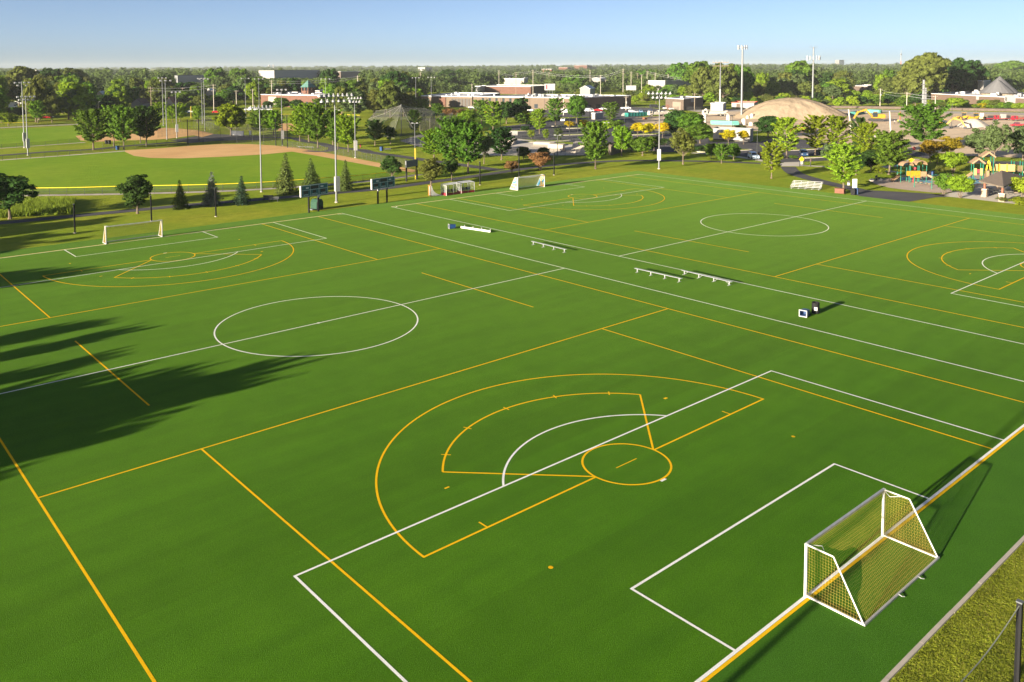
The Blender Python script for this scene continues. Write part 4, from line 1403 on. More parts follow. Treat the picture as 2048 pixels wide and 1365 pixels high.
NETY = mat('yellow_net_cord', (0.42, 0.33, 0.05), 0.8)
soccer_goal((-0.06, 0.02, 0.02), 0, 'white soccer goal with a sagging yellow net, nearest to the camera', NETY, True)
soccer_goal((-0.3, L - .1, 0.02), PI, 'far left white soccer goal in front of the grass bank, its net orange tinted', netmat('thin_orange_net', (0.5, 0.35, 0.18), 0.13), False, netmat('orange_side_net', (0.5, 0.3, 0.12), 0.22), bx=.35, dp=1.5)
SIDE = bpy.data.materials.new('printed_side_net')
SIDE.use_nodes = True
t_ = SIDE.node_tree
b_ = t_.nodes['Principled BSDF']
tc_ = t_.nodes.new('ShaderNodeTexCoord'); nz_ = t_.nodes.new('ShaderNodeTexNoise'); cr_ = t_.nodes.new('ShaderNodeValToRGB')
nz_.inputs['Scale'].default_value = 0.9
t_.links.new(tc_.outputs['Object'], nz_.inputs['Vector'])
t_.links.new(nz_.outputs[0], cr_.inputs[0])
cr_.color_ramp.interpolation = 'CONSTANT'
e_ = cr_.color_ramp.elements
e_[0].position, e_[0].color = 0.0, (0.06, 0.25, 0.42, 1)
e_[1].position, e_[1].color = 0.5, (0.55, 0.30, 0.05, 1)
x_ = e_.new(0.56); x_.color = (0.30, 0.42, 0.40, 1)
x_ = e_.new(0.44); x_.color = (0.45, 0.48, 0.42, 1)
t_.links.new(cr_.outputs[0], b_.inputs['Base Color'])
b_.inputs['Alpha'].default_value = 0.8
soccer_goal((74.1, L - .1, 0.02), PI, 'far right white soccer goal with blue and orange side nets near the brownish shrubs', netmat('white_net', (0.8, 0.76, 0.7), 0.42), False, SIDE, bx=.9, dp=2.3, hw=3.55)

# ------------------------------------------------------------------ field lighting
def light_tower(x, by, ty, label, rows, width, box=True, r=0.20, group=None, loc=None, h=None, style='dome', yaw=None, thin=0.0):
    p = Vector(loc) if loc else at(x, by)
    h = h or height(p, ty)
    face = math.atan2(45 - p.y, 35 - p.x) if yaw is None else yaw
    g = empty('light_pole', p, face, label, 'light pole', group)
    MB().tube([(0, 0, -.1), (0, 0, h * .5), (0, 0, h)], r, 10, r * 0.42).build('pole', GALV, g)
    MB().cyl((0, 0), r * 1.6, -.1, .12, 10).build('footing', CONC, g)
    if box:
        MB().box(r * .3, r + .42, -.42, .42, 2.0 + thin, 4.6 + thin).build('control_box', LAMPW, g)
    for k, n in enumerate(rows):
        z = h - .25 - k * (0.95 if style == 'dome' else .8)
        MB().box(.1, .22, -width[k] / 2, width[k] / 2, z - .06, z + .06).build('cross_arm', GALV, g)
        for i in range(n):
            y = -width[k] / 2 + width[k] * i / max(1, n - 1) if n > 1 else 0
            if style == 'dome':
                m_ = MB()
                m_.sphere((0.45, y, z - .05), 0.36, 10, 5, 1.05, 0.0)
                m_.cyl((0.45, y), 0.12, z + .25, z + .5, 6)
            else:
                m_ = MB().prism([(.15, z - .12), (.75, z - .32), (.8, z - .05), (.3, z + .22)], y - .26, y + .26)
            m_.build('lamp', LAMPW, g, smooth=False)
    return g


GP = 'silver floodlight poles'
light_tower(673, 405, 190, 'silver lamp tower with a white box right of the left scoreboard, two lamp rows', [8, 6], [6.2, 5.4], group=GP)
light_tower(711, 316, 196, 'silver lamp tower with white box behind the six maples, right of the tall one', [5, 4], [3.2, 2.4], group=GP, r=.19)
light_tower(523, 384, 214, 'slim silver lamp pole inside the near ball field left of the tallest spruce', [6], [4.0], group=GP, r=.17, box=False)
light_tower(1318, 338, 186, 'silver lamp tower with two rows of domed lamps standing at the far turf corner', [6, 4], [4.9, 2.9], group=GP, r=.2)
light_tower(49, 296, 164, 'left one of the two leftmost tall lamp poles by the far ball field', [4, 2], [3.8, 2.4], group=GP, r=.2, style='flood')
light_tower(56, 311, 192, 'right shorter one of the two leftmost tall lamp poles', [5, 4], [4.2, 3.4], group=GP, r=.18, box=True, style='flood')
for (x, by, ty, w, n, lb) in [(327, 252, 155, 3.0, 3, 'left one of the lamp pole pair behind the right end of the maple row'), (334, 279, 160, 3.2, 3, 'right one of the lamp pole pair behind the right end of the maple row'),
                              (354, 276, 183, 2.6, 3, 'shorter lamp pole standing on the clay of the far ball field'), (405, 247, 156, 3.0, 3, 'left one of the lamp pole pair by the dark backstop netting'),
                              (410, 262, 157, 3.0, 3, 'right one of the lamp pole pair by the dark backstop netting'), (492, 235, 156, 3.4, 2, 'lamp pole with one head right of the wide yellow green tree'),
                              (519, 236, 157, 3.8, 3, 'thin lamp pole directly behind the slim silver pole of the near ball field'), (565, 291, 178, 2.6, 3, 'lamp pole with small white box left of the six maples'),
                              (652, 236, 157, 4.0, 3, 'lamp pole rising behind the six maples right of the green tower roof'), (832, 222, 155, 3.6, 3, 'left one of two lamp poles behind the netting tent'),
                              (863, 225, 154, 3.4, 3, 'right one of two lamp poles behind the netting tent')]:
    light_tower(x, by, ty, lb, [n], [w], box=(x in (565, 354)), r=.18, group=GP, style='flood')
light_tower(0, 0, 0, 'silver lamp tower outside the left touchline that shades the near goal line', [8, 6], [6.2, 5.4], group=GP, loc=(-46, -2.3, 0), h=17.6)

# ------------------------------------------------------------------ black net poles, lamps, near netting
def net_pole(x, by, ty, label, r=.07, loc=None, h=None):
    p = Vector(loc) if loc else at(x, by)
    h = h or height(p, ty)
    g = empty('net_pole', p, 0, label, 'net pole', 'black net poles around the turf')
    MB().box(-r, r, -r, r, -.1, h).build('post', BLACK, g)
    MB().box(-r * 1.2, r * 1.2, -r * 1.2, r * 1.2, h - .002, h + .05).build('cap', GALV, g)
    MB().cyl((0, 0), r * 2.4, -.1, .03, 8).build('footing', CONC, g)
    return p, h


for (x, by, ty, lb) in [(150, 466, 409, 'leftmost black net pole behind the far left goal'), (303, 442, 392, 'black net pole right behind the crossbar of the far left goal'),
                        (432, 433, 377, 'black net pole in front of the pale blue spruce'), (960, 370, 324, 'black pole with a pale cap right of the clear team shelter'),
                        (1038, 353, 297, 'black pole behind the left post of the far right goal'), (1108, 350, 306, 'black pole right of the far right goal'),
                        (376, 291, 240, 'thick black pole at the back of the near infield clay'), (398, 284, 239, 'thin black pole of the backstop left of the plaza'),
                        (552, 292, 239, 'black pole at the right end of the white banner fence'), (575, 296, 231, 'tall black pole where the third base fence begins')]:
    net_pole(x, by, ty, lb, 0.09)
np_ = []
for k in range(-3, 3):
    q = at(2040, 1205, 4.4)
    q = (q.x + 7.5 * k, q.y, 0)
    nm = {0: 'black net pole cut by the bottom right corner of the photo'}.get(k, 'black net pole of the ball netting beyond the bottom edge')
    net_pole(0, 0, 0, nm, 0.085, q, 4.4)
    np_.append(q)
netg = empty('ball_netting', (0, 0, 0), 0, 'thin dark ball netting hung between black poles at the bottom right corner', 'netting')
for a, b in zip(np_[:-1], np_[1:]):
    n = MB()
    K = 10
    for i in range(K):
        x0, x1 = a[0] + (b[0] - a[0]) * i / K, a[0] + (b[0] - a[0]) * (i + 1) / K
        z = lambda x: 4.3 - 0.35 * math.sin(PI * (x - a[0]) / (b[0] - a[0]))
        n.add([(x0, a[1], .02), (x1, a[1], .02), (x1, a[1], z(x1)), (x0, a[1], z(x0))], [(0, 1, 2, 3)])
    n.build('net', NETB, netg)
    MB().tube([(a[0] + (b[0] - a[0]) * i / K, a[1], 4.3 - 0.35 * math.sin(PI * i / K)) for i in range(K + 1)], 0.02, 5).build('rope', mat('grey_rope', (.22, .24, .2), .9), netg)
for (x, by, ty, hd, lb) in [(1514, 321, 262, 1, 'dark street lamp post beside the pale blue car'), (1115, 313, 271, 2, 'street lamp with white head at the skate park fence'), (830, 299, 247, 2, 'street lamp in front of the netting tent'),
                            (1060, 259, 237, 2, 'twin head car park lamp right of the oval island'), (1139, 273, 235, 1, 'thin car park lamp post left of centre'), (1155, 268, 226, 1, 'thin car park lamp post before the brown building'),
                            (1213, 274, 246, 2, 'twin head car park lamp behind the large lone maple'), (1001, 262, 227, 1, 'thin lamp post before the very dark trees'), (1179, 245, 218, 1, 'thin lamp post near the white van'),
                            (1249, 252, 231, 1, 'thin dark lamp post near the teal container'), (1465, 262, 231, 1, 'thin lamp post behind the site trailer'), (1652, 268, 238, 1, 'thin lamp post between the golden trees'),
                            (198, 243, 204, 1, 'grey lamp post above the row of maples at the left'), (1903, 258, 208, 1, 'thin post in the middle of the building site right side'), (1308, 271, 246, 1, 'thin lamp post between the yellow locusts'),
                            (1985, 262, 240, 1, 'thin post right of the gravel pile')]:
    p = at(x, by)
    h = height(p, ty)
    g = empty('street_lamp', p, -YAW, lb, 'street lamp', 'car park and street lamps')
    MB().tube([(0, 0, -.1), (0, 0, h)], .11, 8, .07).build('post', DARK if hd == 1 else GALV, g)
    for s in ((-1, 1) if hd == 2 else (1,)):
        MB().box(min(0, s * .9), max(0, s * .9), -.05, .05, h - .1, h).build('arm', DARK if hd == 1 else GALV, g)
        MB().prism([(s * .35, h), (s * 1.0, h), (s * .95, h + .16), (s * .4, h + .16)], -.2, .2).build('lamp_head', DARK if hd == 1 else LAMPW, g)

# ------------------------------------------------------------------ scoreboards
SBG = mat('scoreboard_green', (0.03, 0.12, 0.135), 0.5, (0.028, 0.105, 0.118))
SBD = mat('scoreboard_display', (0.028, 0.022, 0.02), 0.4)


def scoreboard(xa, ya, xb, yb, ty, by0, label):
    A, B = at(xa, ya), at(xb, yb)
    c = (A + B) / 2
    rz = math.atan2((B - A).y, (B - A).x)
    g = empty('scoreboard', c, rz, label, 'scoreboard', 'dark green scoreboards at the far touchline corner')
    d = (B - A).length / 2
    h = height(c, ty)
    hb = height(c, by0)
    for s in (-1, 1):
        MB().box(s * d - .11, s * d + .11, -.1, .12, -.1, h - .1).build('post', BLACK, g)
    W2 = 2.62
    MB().box(-W2, W2, -.38, -.104, hb, h).build('cabinet', SBG, g)
    fr = MB()
    fr.box(-W2 - .05, W2 + .05, -.40, -.38 - .002, h - .06, h + .02).box(-W2 - .05, W2 + .05, -.40, -.382, hb - .02, hb + .05)
    for x in (-W2, W2 - .05, -W2 + 1.75, W2 - 1.8): fr.box(x, x + .05, -.40, -.382, hb + .05, h - .06)
    m_ = hb + (h - hb) * .56
    fr.box(-W2 + .05, W2 - .05, -.405, -.401, m_, m_ + .05)
    fr.build('frame', WHITE, g)
    MB().box(-W2 - .12, -W2 - .052, -.38, -.1, hb, h).build('side_panel', WHITE, g)
    for (x0, x1, z0, z1) in [(-.85, .75, m_ + .15, h - .18), (-2.2, -1.3, hb + .48, m_ - .1), (-.4, .25, hb + .5, m_ - .1), (1.15, 2.1, hb + .48, m_ - .1)]:
        MB().box(x0, x1, -.41, -.383, z0, z1).build('display', SBD, g)
    for x in (-1.45, 1.45):
        MB().box(x - .28, x + .28, -.41, -.383, m_ + .25, h - .32).build('caption_plate', WHITE, g)
    for tx, x in (('HOME', -1.75), ('PERIOD', -.05), ('GUEST', 1.7)):
        words(tx, .34, WHITE, g, (x, -.41, hb + .26), (PI / 2, 0, 0))
    s = 1 if xa < 700 else -1
    MB().box(s * d - .22, s * d + .22, -.3, -.1, hb - .42, hb - .04).build('horn_speaker', LAMPW, g)


scoreboard(618, 426, 637, 423, 369, 391, 'left green scoreboard on two black posts with a green cart behind it')
scoreboard(756, 408, 774, 405, 355.5, 376, 'right green scoreboard on two black posts nearer the hockey goal')
# rear view board at the ball field
A, B = at(813, 363), at(834, 359)
g = empty('score_board_back', (A + B) / 2, math.atan2((B - A).y, (B - A).x), 'grey board seen from behind on two black posts beside the yellow foul pole', 'scoreboard')
h = height(A, 321)
d = (B - A).length / 2
for s in (-1, 1):
    MB().box(s * d - .12, s * d + .12, -.12, .12, -.1, h).build('post', BLACK, g)
MB().box(-d - .5, d - .13, -.36, -.124, h - 1.5, h - .1).build('board', GALV, g)
for (x, by, ty, lb) in [(831, 358, 297, 'yellow foul pole at the end of the near ball field'), (214, 240, 219, 'pair of yellow foul pole bars above the row of maples'), (382, 238, 213, 'yellow foul pole left of the dark backstop netting')]:
    p = at(x, by)
    h = height(p, ty)
    g = empty('foul_pole', p, 0.6, lb, 'foul pole', 'yellow foul poles')
    MB().cyl((0, 0), .09, -.1, h, 8).build('pole', YEL, g)
    MB().box(.45, .5, -.02, .02, 3.0, h - .1).build('wing_bar', YEL, g)
    MB().add([(.1, 0, 3.0), (.45, 0, 3.0), (.45, 0, h - .1), (.1, 0, h - .1)], [(0, 1, 2, 3)]).build('wing_mesh', netmat('yellow_mesh', (.75, .55, .08), .6), g)

# ------------------------------------------------------------------ fences
def fence(pts, h, label, cap=None, spacing=3.0, fabric=LINK, midrail=True, name='chain_link_fence', pr=.035):
    P = [Vector((p[0], p[1], 0)) for p in pts]
    g = empty(name, P[0], 0, label, 'fence')
    O = P[0]
    seg = [(b - a).length for a, b in zip(P[:-1], P[1:])]
    T = sum(seg)
    n = min(290, max(2, int(T / spacing)))
    S = []
    for k in range(n + 1):
        s = T * k / n
        for i, l in enumerate(seg):
            if s <= l + 1e-6 or i == len(seg) - 1:
                S.append(P[i].lerp(P[i + 1], min(1, s / l)) - O)
                break
            s -= l
    pm = None
    for s in S:
        if pm is None:
            pm = MB().cyl((0, 0), pr, -.1, h, 6).build('post', DARK, g)
            pm.location = s
        else:
            c = pm.copy(); COL.objects.link(c); c.parent = g; c.location = s
    w = MB()
    for a, b in zip(S[:-1], S[1:]):
        w.add([(a.x, a.y, .05), (b.x, b.y, .05), (b.x, b.y, h - .02), (a.x, a.y, h - .02)], [(0, 1, 2, 3)])
    if midrail: MB().tube([(a.x, a.y, h * .45) for a in S], .02, 4).build('rail', DARK, g)
    if cap is None: MB().tube([(a.x, a.y, h) for a in S], .03, 4).build('rail', DARK, g)
    w.build('chain_link_mesh', fabric, g)
    if cap:
        cp = MB().tube([(s.x, s.y, h + .03) for s in S], .065, 6).build('rail_cap', cap, g)
    return g


fence(smooth_line(PXY([(-300, 392), (0, 391.5), (50, 391), (150, 390), (250, 387), (400, 384), (512, 379.5), (662, 368.5), (760, 359.5), (830, 348)]), 3), 1.35, 'chain link outfield fence with a bright yellow top cap behind the spruces', mat('yellow_fence_cap', (0.80, 0.62, 0.02), .5), 3.1)
fence(PXY([(-200, 338), (0, 321), (120, 313), (206, 305)]), 1.3, 'dark chain link fence along the left foul line of the near ball field', None, 3.2)
fence(PXY([(206, 304), (252, 300), (320, 295), (376, 291)]), 2.4, 'tall dark chain link fence under the row of maples', None, 3)
fence(PXY([(376, 291), (398, 289), (440, 287.5), (500, 287.5), (552, 291), (575, 296)]), 5.0, 'high dark backstop netting fence behind the near infield clay', None, 5, netmat('backstop_mesh', (.04, .04, .04), .16), False)
fence(PXY([(575, 296), (612, 300), (640, 304), (700, 314), (760, 325), (820, 338)]), 1.9, 'dark chain link fence along the third base side, in front of the six maples', None, 2.6)
fence(PXY([(-200, 310), (0, 298), (100, 291), (160, 285)]), 1.3, 'chain link fence along the near side of the far ball field', None, 4)
fence(PXY([(-200, 270), (0, 258), (60, 256), (154, 250), (206, 247)]), 2.2, 'far outfield fence with a thin yellow cap at the left', mat('yellow_fence_cap', (0.8, .62, .02)), 4)
fence(PXY([(316, 276), (345, 270), (388, 262), (428, 270), (440, 262), (400, 250)]), 4.2, 'dark backstop mesh around the far infield clay', None, 3.5, netmat('backstop_mesh', (.04, .04, .04), .16), True)
fence(PXY([(300, 248), (400, 243), (480, 238), (520, 236)]), 1.4, 'yellow capped fence beyond the lamp pole pairs', mat('yellow_fence_cap', (0.8, .62, .02)), 4)
fence(PXY([(560, 235), (640, 233), (720, 237)]), 1.4, 'yellow capped fence seen between the maples before the brick building', mat('yellow_fence_cap', (0.8, .62, .02)), 4)
fence(PXY([(880, 232), (950, 229), (1010, 232)]), 1.4, 'yellow capped fence behind the clump of maples', mat('yellow_fence_cap', (0.8, .62, .02)), 4)
fence(PXY([(975, 313), (1060, 314), (1120, 313), (1175, 313)]), 1.9, 'low dark fence along the front of the skate park', None, 2.7, netmat('thin_link', (.05, .05, .05), .1))
fence(PXY([(1018, 277), (1103, 285), (1190, 292)]), 1.6, 'low fence along the back of the skate park', None, 3, netmat('thin_link', (.05, .05, .05), .1))
fence(PXY([(800, 284), (826, 291), (855, 297), (872, 300)]), 2.4, 'dark fence around the batting cage floor', None, 2.2)
fence(PXY([(1262, 221), (1330, 221), (1400, 222), (1440, 218)]), 2.0, 'grey chain link fence before the small brown workshop', None, 4)

# ------------------------------------------------------------------ netting tent and cages
P0 = at(803, 272)
hp = height(P0, 211)
g = empty('netting_tent', P0, 0, 'grey netting tent with a tall central pole over the batting cages', 'netting tent')
MB().cyl((0, 0), .12, -.1, hp + .4, 8).build('centre_pole', GALV, g)
ringp = []
for (x, y, z) in [(738, 262, 4.6), (762, 272, 3.6), (790, 279, 3.2), (826, 276, 3.4), (852, 266, 4.2), (870, 250, 5.5), (850, 240, 5.5), (800, 240, 5.5), (752, 246, 5.2)]:
    q = at(x, y) - P0
    ringp.append(Vector((q.x, q.y, z)))
n = MB()
K = len(ringp)
for i in range(K):
    a, b = ringp[i], ringp[(i + 1) % K]
    prev = None
    for j in range(8):
        f0, f1 = j / 8, (j + 1) / 8
        cv = lambda p, f: Vector((p.x * f, p.y * f, hp + (p.z - hp) * (f ** 0.78)))
        n.add([cv(a, f0), cv(b, f0), cv(b, f1), cv(a, f1)], [(0, 1, 2, 3)])
    n.add([a, b, (b.x, b.y, .1), (a.x, a.y, .1)], [(0, 1, 2, 3)])
n.build('netting', NETG, g)
for a in ringp:
    MB().cyl((a.x, a.y), .07, -.1, a.z, 6).build('edge_post', DARK, g)
    MB().tube([(0, 0, hp), (a.x * .5, a.y * .5, hp + (a.z - hp) * .58), tuple(a)], .05, 4).build('cable', mat('grey_cable', (.2, .2, .18)), g)
# cage row to the right
A, B, C3 = at(840, 263), at(900, 262), at(905, 248)
g = empty('batting_cage', A, 0, 'flat roofed grey batting cage netting on pale posts right of the netting tent', 'batting cage')
B, C3 = B - A, C3 - A
D3 = C3 - B
hc = 4.8
n = MB()
for i in range(6):
    for j in range(3):
        f = lambda a, b: (B.x * a + D3.x * b, B.y * a + D3.y * b, hc - .5 * math.sin(PI * a * 3) ** 2)
        n.add([f(i / 6, j / 3), f((i + 1) / 6, j / 3), f((i + 1) / 6, (j + 1) / 3), f(i / 6, (j + 1) / 3)], [(0, 1, 2, 3)])
for i in range(4):
    a = i / 3
    n.add([(B.x * a, B.y * a, .1), (B.x * a + D3.x, B.y * a + D3.y, .1), (B.x * a + D3.x, B.y * a + D3.y, hc), (B.x * a, B.y * a, hc)], [(0, 1, 2, 3)])
n.add([(0, 0, .1), (B.x, B.y, .1), (B.x, B.y, hc), (0, 0, hc)], [(0, 1, 2, 3)])
n.build('netting', NETG, g)
for a in (0, 1 / 3, 2 / 3, 1):
    for b in (0, 1):
        MB().cyl((B.x * a + D3.x * b, B.y * a + D3.y * b), .07, -.1, hc, 6).build('post', PALEWOOD, g)
    MB().tube([(B.x * a, B.y * a, hc), (B.x * a + D3.x, B.y * a + D3.y, hc)], .05, 4).build('roof_beam', GALV, g)

# ------------------------------------------------------------------ benches, bins, small things on the turf
def bench(A, B, label, braced=False, wd=.28, tipped=False):
    A, B = Vector((*A, 0)), Vector((*B, 0))
    c = (A + B) / 2
    Ln = (B - A).length
    g = empty('team_bench', c, math.atan2((B - A).y, (B - A).x), label, 'bench', 'long aluminium team benches on the turf')
    if not tipped:
        MB().box(-Ln / 2, Ln / 2, -wd / 2, wd / 2, .43, .47).build('seat', ALU, g)
        for k in range(4):
            x = -Ln / 2 + .35 + (Ln - .7) * k / 3
            MB().box(x - .05, x + .05, -.04, .04, .02, .428).build('leg', ALU, g)
            MB().box(x - .05, x + .05, -.28, .28, .013, .05).build('foot', ALU, g)
            if braced:
                MB().tube([(x + .05, 0, .08), (x + (.55 if k < 3 else -.55), 0, .42)], .02, 5).build('brace', ALU, g)
    else:
        MB().box(-Ln / 2, Ln / 2, -.06, -.02, .05, .05 + wd).build('seat', WHITE, g)
        for k in range(4):
            x = -Ln / 2 + .35 + (Ln - .7) * k / 3
            MB().box(x - .05, x + .05, -.02 + .002, .38, .2, .28).build('leg', ALU, g)
            MB().box(x - .05, x + .05, .38, .43, .02, .46).build('foot', ALU, g)
    return g


bench((38.5, 63.6), (38.2, 56.8), 'lone aluminium bench on the turf, between the tipped bench and the pair of benches')
bench((36.95, 44.4), (37.0, 37.8), 'left one of the pair of aluminium benches on the turf, without diagonal braces')
bench((40.2, 40.2), (39.8, 33.3), 'right one of the pair of aluminium benches on the turf, with diagonal braces', True)
a, b = at(922, 457), at(981, 466)
bench((a.x, a.y), (b.x, b.y), 'tipped over white bench lying on the turf beside the blue and white bin', tipped=True)


def barrel(loc, label, m, m2, tilt=None, rz=0, r=.33, h=.95):
    g = empty('bin', loc, rz, label, 'bin')
    b = MB()
    n = 18
    prof = [(r * .94, 0), (r, .06), (r * .98, h * .33), (r * 1.03, h * .35), (r * .98, h * .37), (r * .98, h * .66), (r * 1.03, h * .68), (r * .98, h * .7), (r, h), (r * .9, h), (r * .88, .08)]
    vs = []
    for (q, z) in prof:
        for j in range(n):
            vs.append((q * math.cos(2 * PI * j / n), q * math.sin(2 * PI * j / n), z))
    fs = [(i * n + j, i * n + (j + 1) % n, (i + 1) * n + (j + 1) % n, (i + 1) * n + j) for i in range(len(prof) - 1) for j in range(n)]
    fs += [tuple(range(n))[::-1], tuple((len(prof) - 1) * n + j for j in range(n))]
    b.add(vs, fs)
    o = b.build('drum', m, g, smooth=False)
    k = MB()
    for j in range(5):
        a0, a1 = PI * 1.05 + j * .16, PI * 1.05 + (j + 1) * .16
        rr = r * 1.035
        k.add([(rr * math.cos(a0), rr * math.sin(a0), h * .3), (rr * math.cos(a1), rr * math.sin(a1), h * .3), (rr * math.cos(a1), rr * math.sin(a1), h * .62), (rr * math.cos(a0), rr * math.sin(a0), h * .62)], [(0, 1, 2, 3)])
    k.build('paper_label', WHITE, g)
    MB().sphere((0, 0, h * .72), r * .8, 10, 4, .35, 0).build('rubbish', m2, g)
    if tilt: g.rotation_euler = tilt
    return g


p = at(1631, 627)
barrel(p + Vector((0, 0, .02)), 'upright black steel drum bin on the turf with a white paper label', BLACK, mat('rubbish', (.35, .28, .2), .9, (.1, .1, .1), 8), r=.36, h=1.06)


def tote(p, label, rz, body, front):
    """rectangular wheeled bin lying on its side, open end to the camera"""
    g = empty('wheeled_bin', p, rz, label, 'bin')
    b = MB()
    w0, w1, h0, h1, ln = .36, .28, .62, .5, .95
    b.add([(0, -w0, .03), (0, w0, .03), (0, w0, .03 + h0), (0, -w0, .03 + h0), (ln, -w1, .09), (ln, w1, .09), (ln, w1, .09 + h1), (ln, -w1, .09 + h1),
           (0.02, -w0 * .8, .11), (0.02, w0 * .8, .11), (0.02, w0 * .8, h0 - .05), (0.02, -w0 * .8, h0 - .05),
           (.7, -w1 * .8, .15), (.7, w1 * .8, .15), (.7, w1 * .8, h1), (.7, -w1 * .8, h1)],
          [(0, 1, 5, 4), (1, 2, 6, 5), (2, 3, 7, 6), (3, 0, 4, 7), (4, 5, 6, 7), (0, 8, 9, 1), (1, 9, 10, 2), (2, 10, 11, 3), (3, 11, 8, 0), (8, 12, 13, 9), (9, 13, 14, 10), (10, 14, 15, 11), (11, 15, 12, 8), (12, 15, 14, 13)])
    b.build('body', body, g)
    r = MB()
    for (y0, y1, z0, z1) in [(-w0 - .03, w0 + .03, .03 + h0 - .05, .03 + h0 + .03), (-w0 - .03, w0 + .03, .013, .09), (-w0 - .03, -w0 + .05, .09, h0 - .02), (w0 - .05, w0 + .03, .09, h0 - .02)]:
        r.box(-.05, -.002, y0, y1, z0, z1)
    r.build('rim', front, g)
    for s in (-1, 1):
        MB().prism([(ln * .9 + .1 * math.cos(t * PI / 5), .1 + .1 * math.sin(t * PI / 5)) for t in range(10)], s * .34 - .03, s * .34 + .03).build('wheel', RUBBER, g)
    return g


BLUE = mat('blue_plastic', (0.012, 0.05, 0.16), 0.45)
tote(at(1606, 635) + Vector((0, 0, .013)), 'blue bin lying on the turf, its white rimmed open end to the left', .15, BLUE, LAMPW)
tote(at(898, 458) + Vector((0, 0, .013)), 'blue and white bin lying on the turf left of the tipped bench', -.4, BLUE, LAMPW)

# hockey goal on its side
p = at(861, 393)
g = empty('hockey_goal', p, -.35, 'small hockey goal with orange posts and white curved net standing left of the clear shelter', 'goal')
MB().tube([(0, 0, 0), (0, 0, 1.9)], .07, 8).build('post', mat('orange_paint', (.75, .2, .04), .5), g)
MB().tube([(0, 1.2, 0), (0, 1.2, 1.9)], .07, 8).build('post', MATS['orange_paint'], g)
MB().tube([(0, 0, 1.86), (0, 1.2, 1.86)], .05, 8).build('crossbar', MATS['orange_paint'], g)
n = MB()
for i in range(8):
    f = lambda k: (.35 + 2.3 * (1 - math.cos(k * PI / 2)), 1.85 * (1 - math.sin(k * PI / 2)) ** 1.0)
    (x0, z0), (x1, z1) = f(i / 8), f((i + 1) / 8)
    n.add([(x0, 0, z0), (x1, 0, z1), (x1, 1.2, z1), (x0, 1.2, z0)], [(0, 1, 2, 3)])
    for y in (0, 1.2):
        n.add([(0.02, y, z0), (x0, y, z0), (x1, y, z1), (0.02, y, z1)], [(0, 1, 2, 3)])
n.build('net', netmat('thick_white_net', (.8, .76, .7), .85), g)

# clear team shelters
REDP = mat('red_panel', (.30, .018, .032), .5)
CLEARP = netmat('clear_plastic', (.5, .52, .52), .22)


def shelter(xa, ya, xb, yb, label):
    A, B = at(xa, ya), at(xb, yb)
    Ln = (B - A).length
    g = empty('team_shelter', A, math.atan2((B - A).y, (B - A).x), label, 'shelter', 'clear team shelters beside the far touchline')
    h = 2.0
    for x in (0, Ln / 2, Ln):
        for y, hh in ((0, h - .1), (1.5, h + .05)):
            MB().box(x - .04, x + .04, y - .04, y + .04, 0, hh).build('post', WHITE if x == 0 else ALU, g)
        MB().box(x - .035, x + .035, .04, 1.46, h - .12, h - .05).build('roof_bar', ALU, g)
    MB().box(.05, Ln - .05, -.04, .03, .02, .42).build('kick_panel', REDP, g)
    MB().box(-.03, .03, .05, 1.45, .02, .48).build('kick_panel', REDP, g)
    MB().add([(0, -.05, h - .02), (Ln, -.05, h - .02), (Ln, 1.55, h + .12), (0, 1.55, h + .12)], [(0, 1, 2, 3)]).build('roof_sheet', netmat('frosted_roof', (.7, .72, .74), .6), g)
    MB().add([(0, 1.5, .1), (Ln, 1.5, .1), (Ln, 1.5, h), (0, 1.5, h)], [(0, 1, 2, 3)]).build('back_sheet', CLEARP, g)
    for x in (0.035, Ln - .05):
        MB().add([(x, .05, .5), (x, 1.45, .5), (x, 1.45, h - .15), (x, .05, h - .15)], [(0, 1, 2, 3)]).build('side_sheet', CLEARP, g)
    for k in range(5):
        x = Ln * (k + .6) / 5.4
        s = MB().box(x - .24, x + .24, .75, 1.15, .45, .5).box(x - .24, x + .24, 1.12, 1.17, .5, .95).box(x - .03, x + .03, .9, .98, 0, .45)
        s.build('seat', DARK if k % 2 else GALV, g)


shelter(893, 392, 921, 388, 'left clear plastic team shelter with a red base beside the hockey goal')
shelter(923, 387.5, 949, 384.5, 'right clear plastic team shelter with a red base')

# green cart behind scoreboard
p = at(634, 419)
g = empty('field_cart', p, .3, 'dark green covered cart behind the left scoreboard post', 'cart')
GC = mat('dark_green_canvas', (.015, .06, .035), .8)
MB().prism([(-.8, .15), (.8, .15), (.75, 1.3), (.4, 1.75), (-.4, 1.75), (-.75, 1.3)], -.7, .7).build('cover', GC, g)
MB().box(-1.6, -.82, -.5, .5, .1, .25).build('drawbar_deck', GALV, g)
for s in (-1, 1):
    MB().prism([(.3 + .3 * math.cos(t * PI / 6), .3 + .3 * math.sin(t * PI / 6)) for t in range(12)], s * .78 - .06, s * .78 + .06).build('wheel', RUBBER, g)
# park benches, hydrant, bins in the grass
def park_bench(x, y, rz, label):
    g = empty('park_bench', at(x, y), rz, label, 'bench', 'dark park benches')
    MB().box(-.9, .9, -.22, .22, .42, .47).build('seat', DARK, g)
    MB().box(-.9, .9, .22, .27, .5, .9).build('backrest', DARK, g)
    for s in (-1, 1):
        MB().box(s * .75 - .04, s * .75 + .04, -.2, .2, 0, .418).build('leg', DARK, g)


